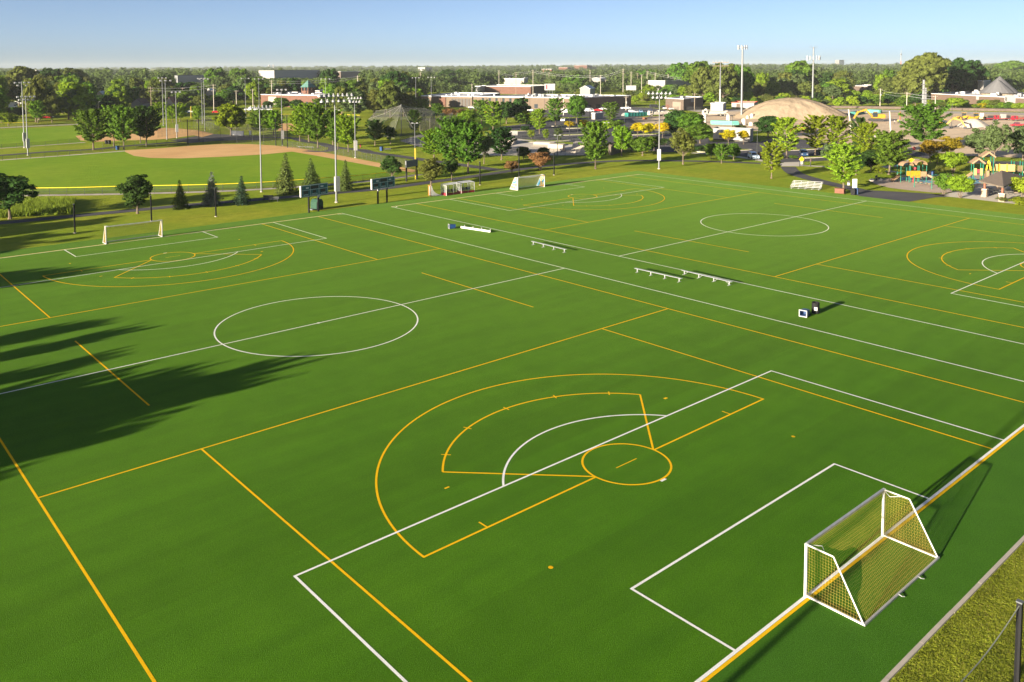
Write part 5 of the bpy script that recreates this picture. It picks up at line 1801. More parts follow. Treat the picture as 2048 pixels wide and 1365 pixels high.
park_bench(547, 404, -.7, 'dark bench beside the near path left of the left scoreboard')
park_bench(536, 401, -.7, 'second dark bench end to end with the one left of the scoreboard')
park_bench(775, 303, -.7, 'dark bench beside the blue bin on the lawn')
park_bench(1755, 360, .2, 'dark bench in the tree shade left of the play area')
for (x, by, c, lb) in [(763, 302, BLUE, 'blue bin on the lawn below the netting tent'), (235, 300, BLUE, 'blue bin at the corner of the near infield clay'), (1864, 353, BLUE, 'blue bin behind the left play structure'), (1858, 353, BLACK, 'black bin beside the blue one behind the left play structure'),
                       (1706, 390, BLACK, 'black bin under the white board beside the path'), (1712, 389, BLUE, 'blue bin under the white board beside the path'), (213, 288, BLACK, 'left dark bin under the row of maples'), (219, 288, BLACK, 'right dark bin under the row of maples')]:
    g = empty('park_bin', at(x, by), .3, lb, 'bin', 'upright park bins')
    MB().prism([(-.32, 0), (.32, 0), (.38, 1.0), (-.38, 1.0)], -.36, .36).build('body', c, g)
    MB().prism([(-.4, 1.002), (.4, 1.002), (.3, 1.16), (-.3, 1.16)], -.39, .39).build('lid', c, g)
p = at(721, 295)
g = empty('fire_hydrant', p, 0, 'red hydrant on the lawn right of the lamp tower box', 'hydrant')
MB().cyl((0, 0), .16, -.05, .7, 8).sphere((0, 0, .7), .18, 8, 4, 1, 0).build('barrel', REDP, g)
MB().box(-.28, .28, -.07, .07, .42, .56).build('outlet', REDP, g)
p = at(1541 + 153, 387)
g = empty('storage_bin', at(1680, 387), .0, 'brown slatted storage box at the foot of the yellow green tree', 'storage box')
BRW = mat('brown_boards', (.20, .085, .05), .8, (.15, .06, .04), 2)
g.rotation_euler = (0, 0, -1.4)
MB().box(-.85, .85, -.5, .5, 0.03, .16).build('base', BRW, g)
for k in range(3):
    MB().box(-.83, .83, -.48, .48, .17 + k * .23, .17 + k * .23 + .21).build('board', BRW, g)
MB().box(-.9, .9, -.54, .54, .87, .93).build('lid', BRW, g)
p = at(1711, 389)
g = empty('notice_board', at(1709, 386), -.75, 'tall white notice board behind the black and blue bins', 'board')
MB().box(-.42, .42, -.04, .04, .9, 2.6).build('panel', WHITE, g)
for s in (-1, 1): MB().box(s * .38 - .04, s * .38 + .04, .042, .1, 0, 2.5).build('post', DARK, g)
g = empty('small_sign', at(1697, 374), -.75, 'small white sign in the grass left of the notice board', 'sign')
MB().box(-.25, .25, -.02, .02, .3, 1.2).build('panel', WHITE, g)
MB().box(-.04, .04, .022, .06, 0, .9).build('post', DARK, g)
g = empty('warning_sign', at(1603, 333), -.72, 'yellow diamond warning sign on a post where the path meets the pavement', 'sign')
YS = mat('yellow_sign', (.85, .6, .01), .45)
h = height(at(1603, 333), 319)
MB().add([(0, -.06, h - .65), (.65, -.06, h), (0, -.06, h + .65), (-.65, -.06, h), (0, -.03, h - .65), (.65, -.03, h), (0, -.03, h + .65), (-.65, -.03, h)], [(0, 1, 2, 3), (7, 6, 5, 4), (0, 4, 5, 1), (1, 5, 6, 2), (2, 6, 7, 3), (3, 7, 4, 0)]).build('sign_plate', YS, g)
MB().box(-.05, .05, -.028, .05, 0, h + .3).build('post', GALV, g)
MB().box(-.3, .3, -.06, -.03, .45, 1.25).build('lower_plate', LAMPW, g)
for (x, lb) in ((1599.5, 'left dark bollard post beside the yellow warning sign'), (1607.5, 'right dark bollard post beside the yellow warning sign'), (1621, 'dark post with a small pale sign right of the warning sign')):
    g = empty('bollard', at(x, 333), 0, lb, 'bollard', 'dark posts where the path begins')
    MB().box(-.07, .07, -.07, .07, 0, 2.1 if x < 1610 else 1.2).build('post', DARK, g)
    if x > 1610: MB().box(-.3, .3, -.1, -.072, 1.1, 1.7).build('sign_plate', mat('pink_sign', (.6, .4, .36)), g)
# stop sign
p = at(1828, 308)
g = empty('stop_sign', p, -.72, 'red stop sign beside the road left of the bronze trees', 'sign')
h = height(p, 297)
pts = [(.5 * math.cos(PI / 8 + k * PI / 4), h + .5 * math.sin(PI / 8 + k * PI / 4)) for k in range(8)]
MB().prism(pts, -.05, -.02).build('sign_plate', mat('red_sign', (.6, .02, .02)), g)
words('STOP', .36, WHITE, g, (0, -.056, h), (PI / 2, 0, 0))
MB().box(-.04, .04, -.018, .05, 0, h + .3).build('post', GALV, g)

# bleachers, white five row
A, B = at(1580, 377), at(1641, 381)
Lb = (B - A).length
rz = math.atan2((B - A).y, (B - A).x)
g = empty('bleachers', A, rz, 'low white five row bleachers on the grass beyond the right touchline', 'bleachers')
for k in range(5):
    MB().box(0, Lb, .1 + k * .62, .1 + k * .62 + .26, .42 + k * .2, .46 + k * .2).build('seat_plank', WHITE, g)
    MB().box(0, Lb, -.22 + k * .62, -.10 + k * .62, .12 + k * .2, .16 + k * .2).build('foot_plank', GALV, g)
for k in range(5):
    x = .3 + (Lb - .6) * k / 4
    MB().box(x - .03, x + .03, -.3, 3.0, 0, .06).tube([(x, -.2, .1), (x, 2.85, 1.2)], .035, 5).tube([(x, 2.85, 0), (x, 2.85, 1.22)], .035, 5).tube([(x, 1.5, 0), (x, 1.5, .8)], .03, 5).build('frame', WHITE, g)
# player bench by third base + old bleachers beside white banner
g = empty('player_bench', at(612, 297), -1.15, 'pale bench behind the third base fence', 'bench')
MB().box(-3, 3, -.2, .2, .42, .48).build('seat', LAMPW, g)
for s in (-1, 0, 1): MB().box(s * 2.4 - .04, s * 2.4 + .04, -.15, .15, 0, .418).build('leg', GALV, g)
g = empty('bleachers', at(492, 262), -.25, 'dark wooden bleachers seen from behind, above the white banner', 'bleachers')
for k in range(7):
    MB().box(-4, 4, -k * .75, -k * .75 + .5, .5 + k * .36, .56 + k * .36).build('seat_plank', WOODP, g)
for s in (-1, 0, 1):
    MB().tube([(s * 3.6, .3, .4), (s * 3.6, -4.8, 2.9)], .07, 5).tube([(s * 3.6, -4.8, 0), (s * 3.6, -4.8, 3.0)], .07, 5).build('frame', DARK, g)
for (x0, x1, by, ty, lb) in [(463, 496, 272, 264, 'long white banner on the fence behind the near infield'), (498.5, 504, 272, 265, 'short white banner right of the long one')]:
    A, B = at(x0, by + 2), at(x1, by + 2)
    g = empty('banner', A, math.atan2((B - A).y, (B - A).x) - .45, lb, 'banner', 'white banners')
    Lb = (B - A).length
    MB().box(0, Lb, -.03, .03, .6, 2.2).build('cloth', WHITE, g)
    for x in (0, Lb): MB().box(x - .05, x + .05, .032, .1, 0, 2.3).build('post', DARK, g)

# ------------------------------------------------------------------ buildings
BROWNM = mat('brown_cladding', (0.135, 0.10, 0.068), 0.8, (0.12, 0.088, 0.06), 0.3)
DBROWN = mat('brown_brick', (0.11, 0.082, 0.064), 0.85, (0.09, 0.066, 0.052), 0.5)
BRICK = mat('red_brick', (0.13, 0.062, 0.042), 0.85, (0.105, 0.05, 0.035), 0.6)
ROOFW = mat('white_membrane_roof', (0.70, 0.70, 0.70), 0.6, (0.58, 0.58, 0.58), 0.2)
ROOFG = mat('grey_shingles', (0.12, 0.12, 0.125), 0.9, (0.10, 0.10, 0.105), 0.8)
CREAM = mat('cream_wall', (0.34, 0.31, 0.25), 0.8)
STUCCO = mat('white_wall', (0.31, 0.30, 0.285), 0.8)
GREYM = mat('grey_metal_wall', (0.22, 0.225, 0.23), 0.6)
COPPER = mat('green_copper', (0.07, 0.16, 0.135), 0.6, (0.06, 0.135, 0.12), 0.6)
WOODR = mat('brown_roof', (0.13, 0.075, 0.052), 0.9)
REDROOF = mat('terracotta_roof', (0.22, 0.09, 0.06), 0.9)


class Block:
    """a rectangular building from three ground points (left, front corner, right)"""
    def __init__(s, name, a, b, c, h, wall, label, cat='building', parapet=.5, roof=ROOFW, gable=0.0, depth_=None, group=None):
        A, B, C = [Vector(p) for p in (a, b, c)]
        s.h = h
        s.g = empty(name, B, 0, label, cat, group)
        s.e1, s.e2 = (A - B), (C - B)
        if depth_:
            q = Vector((-s.e2.y, s.e2.x, 0)).normalized() * depth_
            s.e1 = q if q.dot(s.e1) > 0 else -q
        e1, e2 = s.e1, s.e2
        o = Vector((0, 0, 0))
        cs = [o, e2, e1 + e2, e1]
        b = MB()
        b.add([(p.x, p.y, -.2) for p in cs] + [(p.x, p.y, h) for p in cs], [(i, (i + 1) % 4, 4 + (i + 1) % 4, 4 + i) for i in range(4)])
        b.build('wall', wall, s.g)
        n1, n2 = e1.normalized(), e2.normalized()
        if gable:
            hi = h + gable
            m1, m2 = e1 / 2, e1 / 2 + e2
            ov = n2 * .4
            r = MB()
            k = n1 * .5
            vs = [-ov - k, e2 + ov - k, m2 + ov, m1 - ov, e1 - ov + k, e1 + e2 + ov + k]
            zz = [h - .15, h - .15, hi, hi, h - .15, h - .15]
            r.add([(v.x, v.y, z) for v, z in zip(vs, zz)] + [(v.x, v.y, z + .18) for v, z in zip(vs, zz)],
                  [(0, 1, 2, 3), (3, 2, 5, 4), (6, 7, 8, 9), (9, 8, 11, 10), (0, 1, 7, 6), (1, 2, 8, 7), (2, 5, 11, 8), (5, 4, 10, 11), (4, 3, 9, 10), (3, 0, 6, 9)])
            r.build('roof', roof, s.g)
            for off in (o, e2):
                MB().add([(off.x, off.y, h), (off.x + e1.x, off.y + e1.y, h), (off.x + m1.x, off.y + m1.y, hi - .02)], [(0, 1, 2)]).build('gable', wall, s.g)
        else:
            MB().add([(p.x, p.y, h - parapet * .6) for p in cs], [(0, 1, 2, 3)]).build('roof', roof, s.g)
            r = MB()
            for i in range(4):
                p, q = cs[i], cs[(i + 1) % 4]
                d = (q - p).normalized()
                w = Vector((-d.y, d.x, 0)) * .28
                r.add([(p.x - w.x * .2, p.y - w.y * .2, h), (q.x - w.x * .2, q.y - w.y * .2, h), (q.x + w.x, q.y + w.y, h), (p.x + w.x, p.y + w.y, h),
                       (p.x - w.x * .2, p.y - w.y * .2, h + .35), (q.x - w.x * .2, q.y - w.y * .2, h + .35), (q.x + w.x, q.y + w.y, h + .35), (p.x + w.x, p.y + w.y, h + .35)],
                      [(0, 1, 2, 3), (4, 5, 6, 7), (0, 1, 5, 4), (1, 2, 6, 5), (2, 3, 7, 6), (3, 0, 4, 7)])
            r.build('coping', roof, s.g)

    def face(s, side, name, u0, u1, z0, z1, m, out=.06, thick=.12):
        """box on the wall: side 1 = along e1 (left face), 2 = along e2 (right face); u in metres from the front corner"""
        e = s.e1 if side == 1 else s.e2
        d = e.normalized()
        n = Vector((d.y, -d.x, 0))
        other = s.e2 if side == 1 else s.e1
        if n.dot(other) > 0: n = -n
        p0, p1 = d * u0, d * u1
        vs = []
        for z in (z0, z1):
            for p, k in ((p0, out), (p1, out), (p1, out - thick), (p0, out - thick)):
                v = p + n * k
                vs.append((v.x, v.y, z))
        return MB().add(vs, [(0, 1, 2, 3), (4, 5, 6, 7), (0, 1, 5, 4), (1, 2, 6, 5), (2, 3, 7, 6), (3, 0, 4, 7)]).build(name, m, s.g)

    def unit(s, f1, f2, w=2.0, h=1.2, name='roof_unit', m=None):
        p = s.e1 * f1 + s.e2 * f2
        MB().box(p.x - w / 2, p.x + w / 2, p.y - w / 2, p.y + w / 2, s.h - .3, s.h + h).build(name, m or GREYM, s.g)


def blk(name, A, B, C, ty, wall, label, **k):
    a, b, c = at(*A), at(*B), at(*C)
    return Block(name, a, b, c, height(b, ty), wall, label, **k)


# long brown building
B1 = blk('brown_building', (946, 216.5), (1140, 221), (1262, 214.5), 197, BROWNM, 'long flat brown building with a bright white roof and a shaded right face')
L1, L2 = B1.e1.length, B1.e2.length
B1.face(2, 'painted_shade_panel', .1, L2 - .1, 2.6, B1.h - .1, DBROWN)  # right face turned from the sun, its shade painted in as darker brown
for u in np.arange(6, L1 - 4, 9.5):
    B1.face(1, 'pilaster', u, u + .45, 0, B1.h - .2, DBROWN, .1)
for u in np.arange(9, L1 - 6, 11.0):
    B1.face(1, 'window', u, u + 2.2, .8, 3.0, GLASS, .04, .1)
for u in np.arange(L1 - 26, L1 - 4, 4.6):
    B1.face(1, 'window', u, u + 1.5, 1.0, 6.0, GLASS, .05, .1)
for u in np.arange(5, L2 - 6, 8.0):
    B1.face(2, 'door', u, u + 4.0, 0, 2.5, GLASS, .05, .1)
for i in range(26):
    B1.unit(random.uniform(.05, .95), random.uniform(.15, .9), random.uniform(.8, 2.6), random.uniform(.5, 1.4), m=random.choice([GREYM, ROOFW, STUCCO]))
B2 = blk('brown_building_wing', (842, 213), (944, 215.5), (1000, 206), 194.5, BROWNM, 'left wing of the long brown building with a shaded recessed porch')
L1 = B2.e1.length
B2.face(1, 'porch_shade_panel', L1 * .03, L1 * .40, .2, B2.h - 1.2, mat('porch_shade_paint', (.05, .045, .04), .5), .04, .1)  # flat dark panel, paints the shade inside the recessed porch
for k in range(6): B2.face(1, 'column', L1 * (.05 + .065 * k), L1 * (.05 + .065 * k) + .5, .2, B2.h - 1.2, DBROWN, .2, .12)
B2.face(1, 'brick_panel', L1 * .5, L1 * .62, 0, B2.h - .6, BRICK, .5, .5)
B2.face(1, 'brick_panel', L1 * .66, L1 * .78, 0, B2.h - .6, DBROWN, .5, .5)
for k in range(3): B2.face(1, 'window', L1 * (.83 + .05 * k), L1 * (.83 + .05 * k) + 1.4, 1, 4.5, GLASS, .05, .1)
for i in range(8): B2.unit(random.uniform(.05, .95), random.uniform(.15, .9), random.uniform(1, 2.5), random.uniform(.5, 1.2), m=ROOFW)

# brick building with tower
B3 = blk('brick_building', (522, 213), (640, 216), (668, 208), 192, BRICK, 'low red brick building with a pale flat roof below the green tower')
for u in np.arange(3, B3.e1.length - 4, 6.5): B3.face(1, 'window', u, u + 2, 1.2, 3.4, GLASS, .05, .1)
B3.face(1, 'painted_light_bay', B3.e1.length * .72, B3.e1.length * .86, 0, B3.h - 1, CREAM, .4, .4)  # bay far paler than the brick, sunlight painted into its colour
for i in range(7): B3.unit(random.uniform(.1, .9), random.uniform(.2, .8), 2, .9, m=ROOFW)
pt = at(617, 209)
D0 = depth(pt)
w = 19 * D0 / FOC
ht = height(pt, 175)
g = empty('brick_tower', pt, .3, 'small brick tower with a pointed green copper roof', 'tower')
MB().box(-w / 2, w / 2, -w / 2, w / 2, 0, ht - 2.2).build('wall', BRICK, g)
for sx in (-1, 0, 1):
    for sy in (-1, 0, 1):
        if sx or sy: MB().box(sx * (w / 2 - .35) - .35, sx * (w / 2 - .35) + .35, sy * (w / 2 - .35) - .35, sy * (w / 2 - .35) + .35, ht - 2.198, ht).build('pier', BRICK, g)
MB().box(-w / 2 + .8, w / 2 - .8, -w / 2 + .8, w / 2 - .8, ht - 2.19, ht - .01).build('window_core', GLASS, g)
hr = height(pt, 160.5) - ht
e = w / 2 + .6
MB().add([(-e, -e, ht + .002), (e, -e, ht + .002), (e, e, ht + .002), (-e, e, ht + .002), (0, 0, ht + hr)], [(0, 1, 4), (1, 2, 4), (2, 3, 4), (3, 0, 4), (3, 2, 1, 0)]).build('roof', COPPER, g)
B3b = blk('brick_block', (628, 206), (640, 206.5), (650, 203), 183, BRICK, 'small red brick block right of the green roofed tower')

# small workshop, sheds, trailer
B4 = blk('brown_workshop', (1331, 219.5), (1367, 222), (1406, 217), 199, DBROWN, 'small brown workshop with a flat white roof behind the yellow locusts')
B4.face(1, 'garage_door', B4.e1.length * .15, B4.e1.length * .6, 0, 4.6, mat('dull_brown_door', (.24, .19, .15), .7), .05, .1)
B4.face(1, 'orange_panel', B4.e1.length * .78, B4.e1.length * .98, 0, 2.8, BRICK, .05, .1)
B4.face(2, 'vent', B4.e2.length * .35, B4.e2.length * .5, 4.2, 6.4, GREYM, .3, .3)
B4.unit(.5, .4, 2, 1.2)
B5 = blk('storage_box', (1421, 221.5), (1446, 222.5), (1452, 220), 208.5, STUCCO, 'white square storage box on the building site', cat='container')
B5.face(1, 'vent', B5.e1.length * .3, B5.e1.length * .5, 2.5, 3.5, GREYM, .1, .1)
B6 = blk('low_white_shed', (1463, 217), (1508, 218), (1516, 215), 207, STUCCO, 'long low white shed with a red edge left of the earth mound', roof=mat('red_coping', (.5, .08, .05)))
B6.face(1, 'door', B6.e1.length * .62, B6.e1.length * .78, 0, 2.6, DBROWN, .05, .1)
# site trailer
A, Bc, Cc = at(1426, 280.5), at(1500, 284.5), at(1506, 281)
tr = Block('site_trailer', A, Bc, Cc, height(Bc, 262), STUCCO, 'white single storey site trailer behind two yellow locusts', cat='trailer', roof=GREYM)
Lt = tr.e1.length
tr.face(1, 'window', Lt - 3.2, Lt - 2.2, .9, 2.2, GLASS, .05, .1)
tr.face(1, 'window', Lt * .42, Lt * .42 + 1, .9, 2.2, GLASS, .05, .1)
tr.face(1, 'door', Lt * .2, Lt * .2 + 1, .2, 2.3, GREYM, .05, .1)
tr.face(1, 'skirt', .1, Lt - .1, -.05, .45, mat('dark_skirt', (.06, .055, .05)), .04, .1)
tr.face(2, 'end_panel', .1, tr.e2.length - .1, .3, tr.h - .2, GREYM, .04, .1)
B7 = blk('white_storage_shed', (1183, 239), (1190, 239.5), (1206, 237), 228, STUCCO, 'small white storage shed right of the red car', cat='shed')
g7 = blk('timber_deck_shed', (1217, 308), (1222, 311), (1246, 303), 293, mat('dark_timber', (.16, .13, .10), .9), 'dark timber shed with a ramp beside the large lone maple', cat='shed', roof=DBROWN)

# right side
B8 = blk('long_brown_store', (1862, 206), (2120, 222.6), (2200, 212), 200.5, mat('tan_brown_wall', (.13, .088, .065), .8), 'long low brown wall building with a white roof edge at the right', parapet=1)
for f in (.20, .36, .58): B8.face(1, 'sign', B8.e1.length * f, B8.e1.length * f + 2.2, 3.6, 5.8, STUCCO, .1, .1)
B8.face(1, 'door', B8.e1.length * .30, B8.e1.length * .30 + 8, 2.8, 7.0, STUCCO, .1, .1)
for i in range(24): B8.unit(random.uniform(.1, .95), random.uniform(.1, .9), random.uniform(1, 3), random.uniform(.8, 1.8), m=random.choice([GREYM, STUCCO, ROOFW]))
pc = at(1996, 207)
D0 = depth(pc)
g = empty('church', pc, .2, 'church with a broad grey cone shaped shingle roof and a split peak', 'church')
ra = 36 * D0 / FOC
h0, h1, h2 = height(pc, 186), height(pc, 158), height(pc, 152.5)
b = MB()
n = 16
for dx, zt, rr in ((-5, h1, .86), (4, h2, 1.0)):
    vs = [(dx * .5 + rr * ra * math.cos(2 * PI * k / n), rr * ra * math.sin(2 * PI * k / n), h0) for k in range(n)]
    if dx < 0: top = [(dx, 0, zt)]
    else: top = [(dx, 0, zt)]
    MB().add(vs + top, [(k, (k + 1) % n, n) for k in range(n)]).build('roof', ROOFG, g)
MB().cyl((0, 0), ra * .86, -.1, h0 + .3, 16).build('wall', mat('tan_stone', (.24,.2,.15), .9), g)
for k in range(6):
    a = -2.4 + k * .4
    MB().box(ra * .87 * math.cos(a) - .6, ra * .87 * math.cos(a) + .6, ra * .87 * math.sin(a) - .6, ra * .87 * math.sin(a) + .6, 1, h0 - 1).build('window', GLASS, g)
B9 = blk('white_annex', (1954, 200), (1966, 201), (1980, 198), 163, STUCCO, 'white flat annex at the left of the grey cone roof')
blk('white_hall', (1858, 196), (1910, 197), (1935, 193), 170, STUCCO, 'pale hall half hidden behind the dark cottonwoods')
blk('white_roofed_house', (1703, 188), (1735, 189), (1744, 186), 173, DBROWN, 'low house with a bright flat roof between the mound and the power poles', roof=ROOFW)
blk('white_warehouse', (1296, 182), (1330, 183), (1392, 179), 162.5, STUCCO, 'low white warehouse behind the wooden power poles', roof=ROOFW)
blk('red_store', (952, 187.5), (1062, 189), (1096, 185), 174, BRICK, 'red brick store front behind the white roof of the brown building')
blk('cream_store', (1008, 172), (1048, 173), (1056, 170), 158, CREAM, 'cream flat building above the red brick store')
blk('silo_shed', (950, 188.5), (962, 189), (974, 187), 173.5, GREYM, 'ribbed grey tank like shed left of the red brick store')
blk('far_brick_block', (1117, 150), (1135, 150.5), (1142, 149), 135, BRICK, 'lower distant red brick block on the skyline')
blk('far_brick_block', (1148, 148), (1174, 149), (1184, 147), 131, BRICK, 'higher distant red brick block on the skyline')
blk('far_brick_strip', (1083, 158), (1103, 158.5), (1106, 157), 139, BRICK, 'thin distant red roofed block above the billboard')
blk('far_white_block', (836, 152), (850, 152.5), (864, 151), 135.5, STUCCO, 'distant white block above the two lamp poles behind the netting tent')
blk('factory', (518, 173), (549, 174), (640, 169), 141.5, STUCCO, 'large distant factory with a white end wall and long shaded side', roof=ROOFG).face(2, 'side_shade_tint', .2, 80, .2, 13, GREYM, .1, .2)  # white walls all round; grey over the right one is painted shade
blk('dark_factory', (676, 166), (682, 166.5), (722, 164), 144, DBROWN, 'dark distant factory right of the large one')
blk('grey_roofed_works', (350, 177), (356, 178), (412, 175), 152, GREYM, 'grey roofed works half hidden by trees left of centre', roof=ROOFG)
b_ = blk('office_block', (55, 165), (74, 166), (96, 164), 141, CREAM, 'distant cream office block above the leftmost lamp poles')
for k in range(5): b_.face(2, 'window_band', 2 + k * 3.5, 4.5 + k * 3.5, 4, 5.5, GLASS, .1, .1)
b_ = blk('tower_block', (1670, 142), (1678, 142.2), (1688, 141.8), 120.5, STUCCO, 'white tower block on the right horizon')
for k in range(4): b_.face(2, 'window_band', 3, b_.e2.length - 3, b_.h * (.5 + .1 * k), b_.h * (.5 + .1 * k) + 2, GLASS, .2, .2)
blk('far_white_tower', (536, 141), (538, 141.2), (541, 141), 128.5, GREYM, 'tiny grey tower block on the horizon above the factory')
blk('far_white_tower', (545, 141), (547, 141.2), (549, 141), 129.5, STUCCO, 'tiny white tower block on the horizon above the factory')
# houses
for (A, B, C, ty, gb, wl, rf, lb) in [((263, 217), (286, 219), (300, 216), 208, 2.6, STUCCO, WOODR, 'white garage house with a brown roof above the row of maples'), ((331, 216), (346, 217), (356, 214), 206, 3.0, CREAM, REDROOF, 'cream house with a terracotta roof beside the lamp pole pair'),
                                      ((388, 215), (396, 216), (406, 213), 207, 2.5, STUCCO, WOODR, 'white house with a brown roof behind the lamp pole pair by the backstop'), ((411, 196), (424, 197), (432, 195), 183, 2.0, STUCCO, ROOFW, 'white house among the trees left of the wooden pole'),
                                      ((192, 196), (206, 197), (214, 195), 189, 2.0, STUCCO, ROOFW, 'white roofed house peeking through the trees above the maple row'), ((525, 190), (570, 191), (592, 188), 181, 1.5, STUCCO, ROOFW, 'pale flat house in front of the large distant factory'),
                                      ((1160, 200), (1180, 201), (1190, 199), 178, 2, GREYM, ROOFW, 'grey shed right of the billboard'), ((1183, 170), (1200, 171), (1212, 169), 158, 1.5, STUCCO, ROOFW, 'white shed among the power poles')]:
    blk('house', A, B, C, ty, wl, lb, cat='house', roof=rf, gable=gb, group='houses beyond the park')
# billboards
for (x, by, ty0, ty1, w, lb) in [(1099.5, 190, 181, 168, 21, 'white billboard with a red figure above the brown building roof'), (1262, 190, 181, 171.5, 20, 'white billboard among the wooden power poles')]:
    p = at(x, by)
    g = empty('billboard', p, -.75, lb, 'billboard', 'billboards')
    w_, z0, z1 = wid(p, w) / 2, height(p, ty0), height(p, ty1)
    MB().box(-w_, w_, -.2, .2, z0, z1).build('panel', LAMPW, g)
    if x < 1200: MB().box(-w_ + 1.4, -w_ + 2.4, -.24, -.202, z0 + 1, z1 - .8).build('printed_figure', REDP, g)
    for s in (-.5, 0, .5): MB().box(s * w_ - .15, s * w_ + .15, .21, .5, 0, z1 - .2).build('post', GALV, g)

# ------------------------------------------------------------------ masts and utility poles
def mast(x, by, ty, label, r0, r1):
    p = at(x, by)
    h = height(p, ty)
    g = empty('antenna_mast', p, 0, label, 'mast')
    MB().tube([(0, 0, -.1), (0, 0, h * .5), (0, 0, h)], r0, 10, r1).build('pole', GALV, g)
    return g, h


g, h = mast(1483, 236, 93, 'left tall cell mast with a cluster of white antennas on top', .55, .4)
for k in range(9):
    a = 2 * PI * k / 9
    MB().box(2.1 * math.cos(a) - .14, 2.1 * math.cos(a) + .14, 2.1 * math.sin(a) - .14, 2.1 * math.sin(a) + .14, h - 1.5, h + .5).build('antenna', LAMPW, g)
MB().tube([(2.3 * math.cos(2 * PI * k / 12), 2.3 * math.sin(2 * PI * k / 12), h - .6) for k in range(13)], .08, 4).build('ring', GALV, g)
g, h = mast(1625, 206, 94, 'right tall cell mast behind the earth mound with antennas below its tip', .65, .4)
hb = h * .80
for k in range(12):
    a = 2 * PI * k / 12
    MB().box(4.0 * math.cos(a) - .25, 4.0 * math.cos(a) + .25, 4.0 * math.sin(a) - .25, 4.0 * math.sin(a) + .25, hb - 1.4, hb + 1.4).build('antenna', LAMPW, g)
MB().tube([(3.8 * math.cos(2 * PI * k / 12), 3.8 * math.sin(2 * PI * k / 12), hb) for k in range(13)], .1, 4).build('ring', GALV, g)
for k in range(4):
    a = PI * k / 2
    MB().tube([(0, 0, h - 1), (2.6 * math.cos(a), 2.6 * math.sin(a), h - .6), (2.6 * math.cos(a), 2.6 * math.sin(a), h + 1)], .08, 4).build('whip_antenna', GALV, g)
p = at(1801, 150)
h = height(p, 100)
g = empty('radio_mast', p, 0, 'distant red and white radio mast on the right horizon', 'mast')
hs = [0, .35, .55, .8, 1.0]
for k in range(4):
    MB().tube([(0, 0, h * hs[k]), (0, 0, h * hs[k + 1])], 1.3 - .25 * k, 6, 1.1 - .25 * k).build('section', [REDP, mat('mast_orange', (.6, .15, .06)), STUCCO, STUCCO][k], g)
MB().box(-3.2, 3.2, -1, 1, h * .80, h * .84).build('dish_platform', STUCCO, g)
# steel power pole with wide crossarm
p = at(1440, 216)
h = height(p, 124)
g = empty('power_pole', p, -.72, 'tall two tone power pole with a wide top crossarm left of the left cell mast', 'power pole')
MB().tube([(0, 0, -.1), (0, 0, h * .4)], .5, 8, .42).build('lower_pole', PALEWOOD, g)
MB().tube([(0, 0, h * .4), (0, 0, h)], .42, 8, .3).build('upper_pole', GALV, g)
for z in (h - .4, h - 2.4): MB().box(-4.6, 4.6, -.15, .15, z - .15, z + .15).build('crossarm', WOODP, g)
for k in range(6): MB().cyl((-4.3 + 1.72 * k, 0), .12, h - .25, h + .9, 6).build('insulator', LAMPW, g)
# wooden utility poles
UP_ = [(73, 209, 163), (303, 229, 175), (366, 205, 176), (284, 200, 180), (395, 204, 183), (428, 226, 169), (473, 214, 181), (506, 213, 179), (544, 212, 161), (716, 208, 152), (727, 202, 179), (841, 190, 145), (944, 190, 168), (912, 213, 188),
       (998, 184, 141), (1032, 190, 145), (1066, 190, 141), (1098, 172, 145), (1127, 231, 196), (1180, 176, 141), (1201, 192, 151), (1211, 178, 160), (1234, 172, 152), (1246, 194, 138), (1252, 221, 193), (1262, 190, 144), (1275, 186, 147), (1283, 190, 150),
       (1294, 187, 142), (1310, 182, 146), (1336, 180, 148), (1349, 160, 147), (1389, 221, 187), (1421, 192, 158), (1516, 170, 150), (1570, 170, 151), (1597, 198, 168), (1760, 214, 178), (1811, 197, 156), (1813, 221, 185), (1870, 223, 192), (1974, 176, 152)]
ORD = ['first', 'second', 'third', 'fourth', 'fifth', 'sixth', 'seventh', 'eighth', 'ninth', 'tenth', 'eleventh', 'twelfth', 'thirteenth']


def zone_words(x):
    if x < 520: return 'left of the brick building with the green tower'
    if x < 830: return 'around the green roofed tower'
    if x < 1140: return 'by the left half of the brown building'
    if x < 1320: return 'behind the right half of the brown building'
    if x < 1600: return 'between the brown building and the earth mound'
    return 'right of the earth mound'


zc = {}
ends = {}
for (x, by, ty) in sorted(UP_):
    z = zone_words(x)
    zc[z] = zc.get(z, 0) + 1
    p = at(x, by)
    h = height(p, ty)
    g = empty('utility_pole', p, -.55, '%s wooden utility pole from the left, %s' % (ORD[zc[z] - 1], z), 'utility pole', 'wooden utility poles')
    MB().tube([(0, 0, -.1), (0, 0, h)], .20, 7, .13).build('pole', PALEWOOD if x % 3 else WOODP, g)
    na = 1 if h < 11 else (2 if int(x) % 2 else 3)
    for k in range(na):
        MB().box(-1.3, 1.3, -.08, .08, h - .6 - k * 1.5, h - .42 - k * 1.5).build('crossarm', WOODP, g)
    for s in (-1.1, 0, 1.1): MB().cyl((s, 0), .07, h - .42 if s else h, h - .1 if s else h + .3, 5).build('insulator', LAMPW, g)
    if int(x) % 4 == 0: MB().cyl((.35, -.2), .28, h - 4, h - 2.8, 8).build('transformer', GALV, g)
    ends[x] = (p, h)
WIRE = mat('pale_wire', (.45, .46, .47), .5)
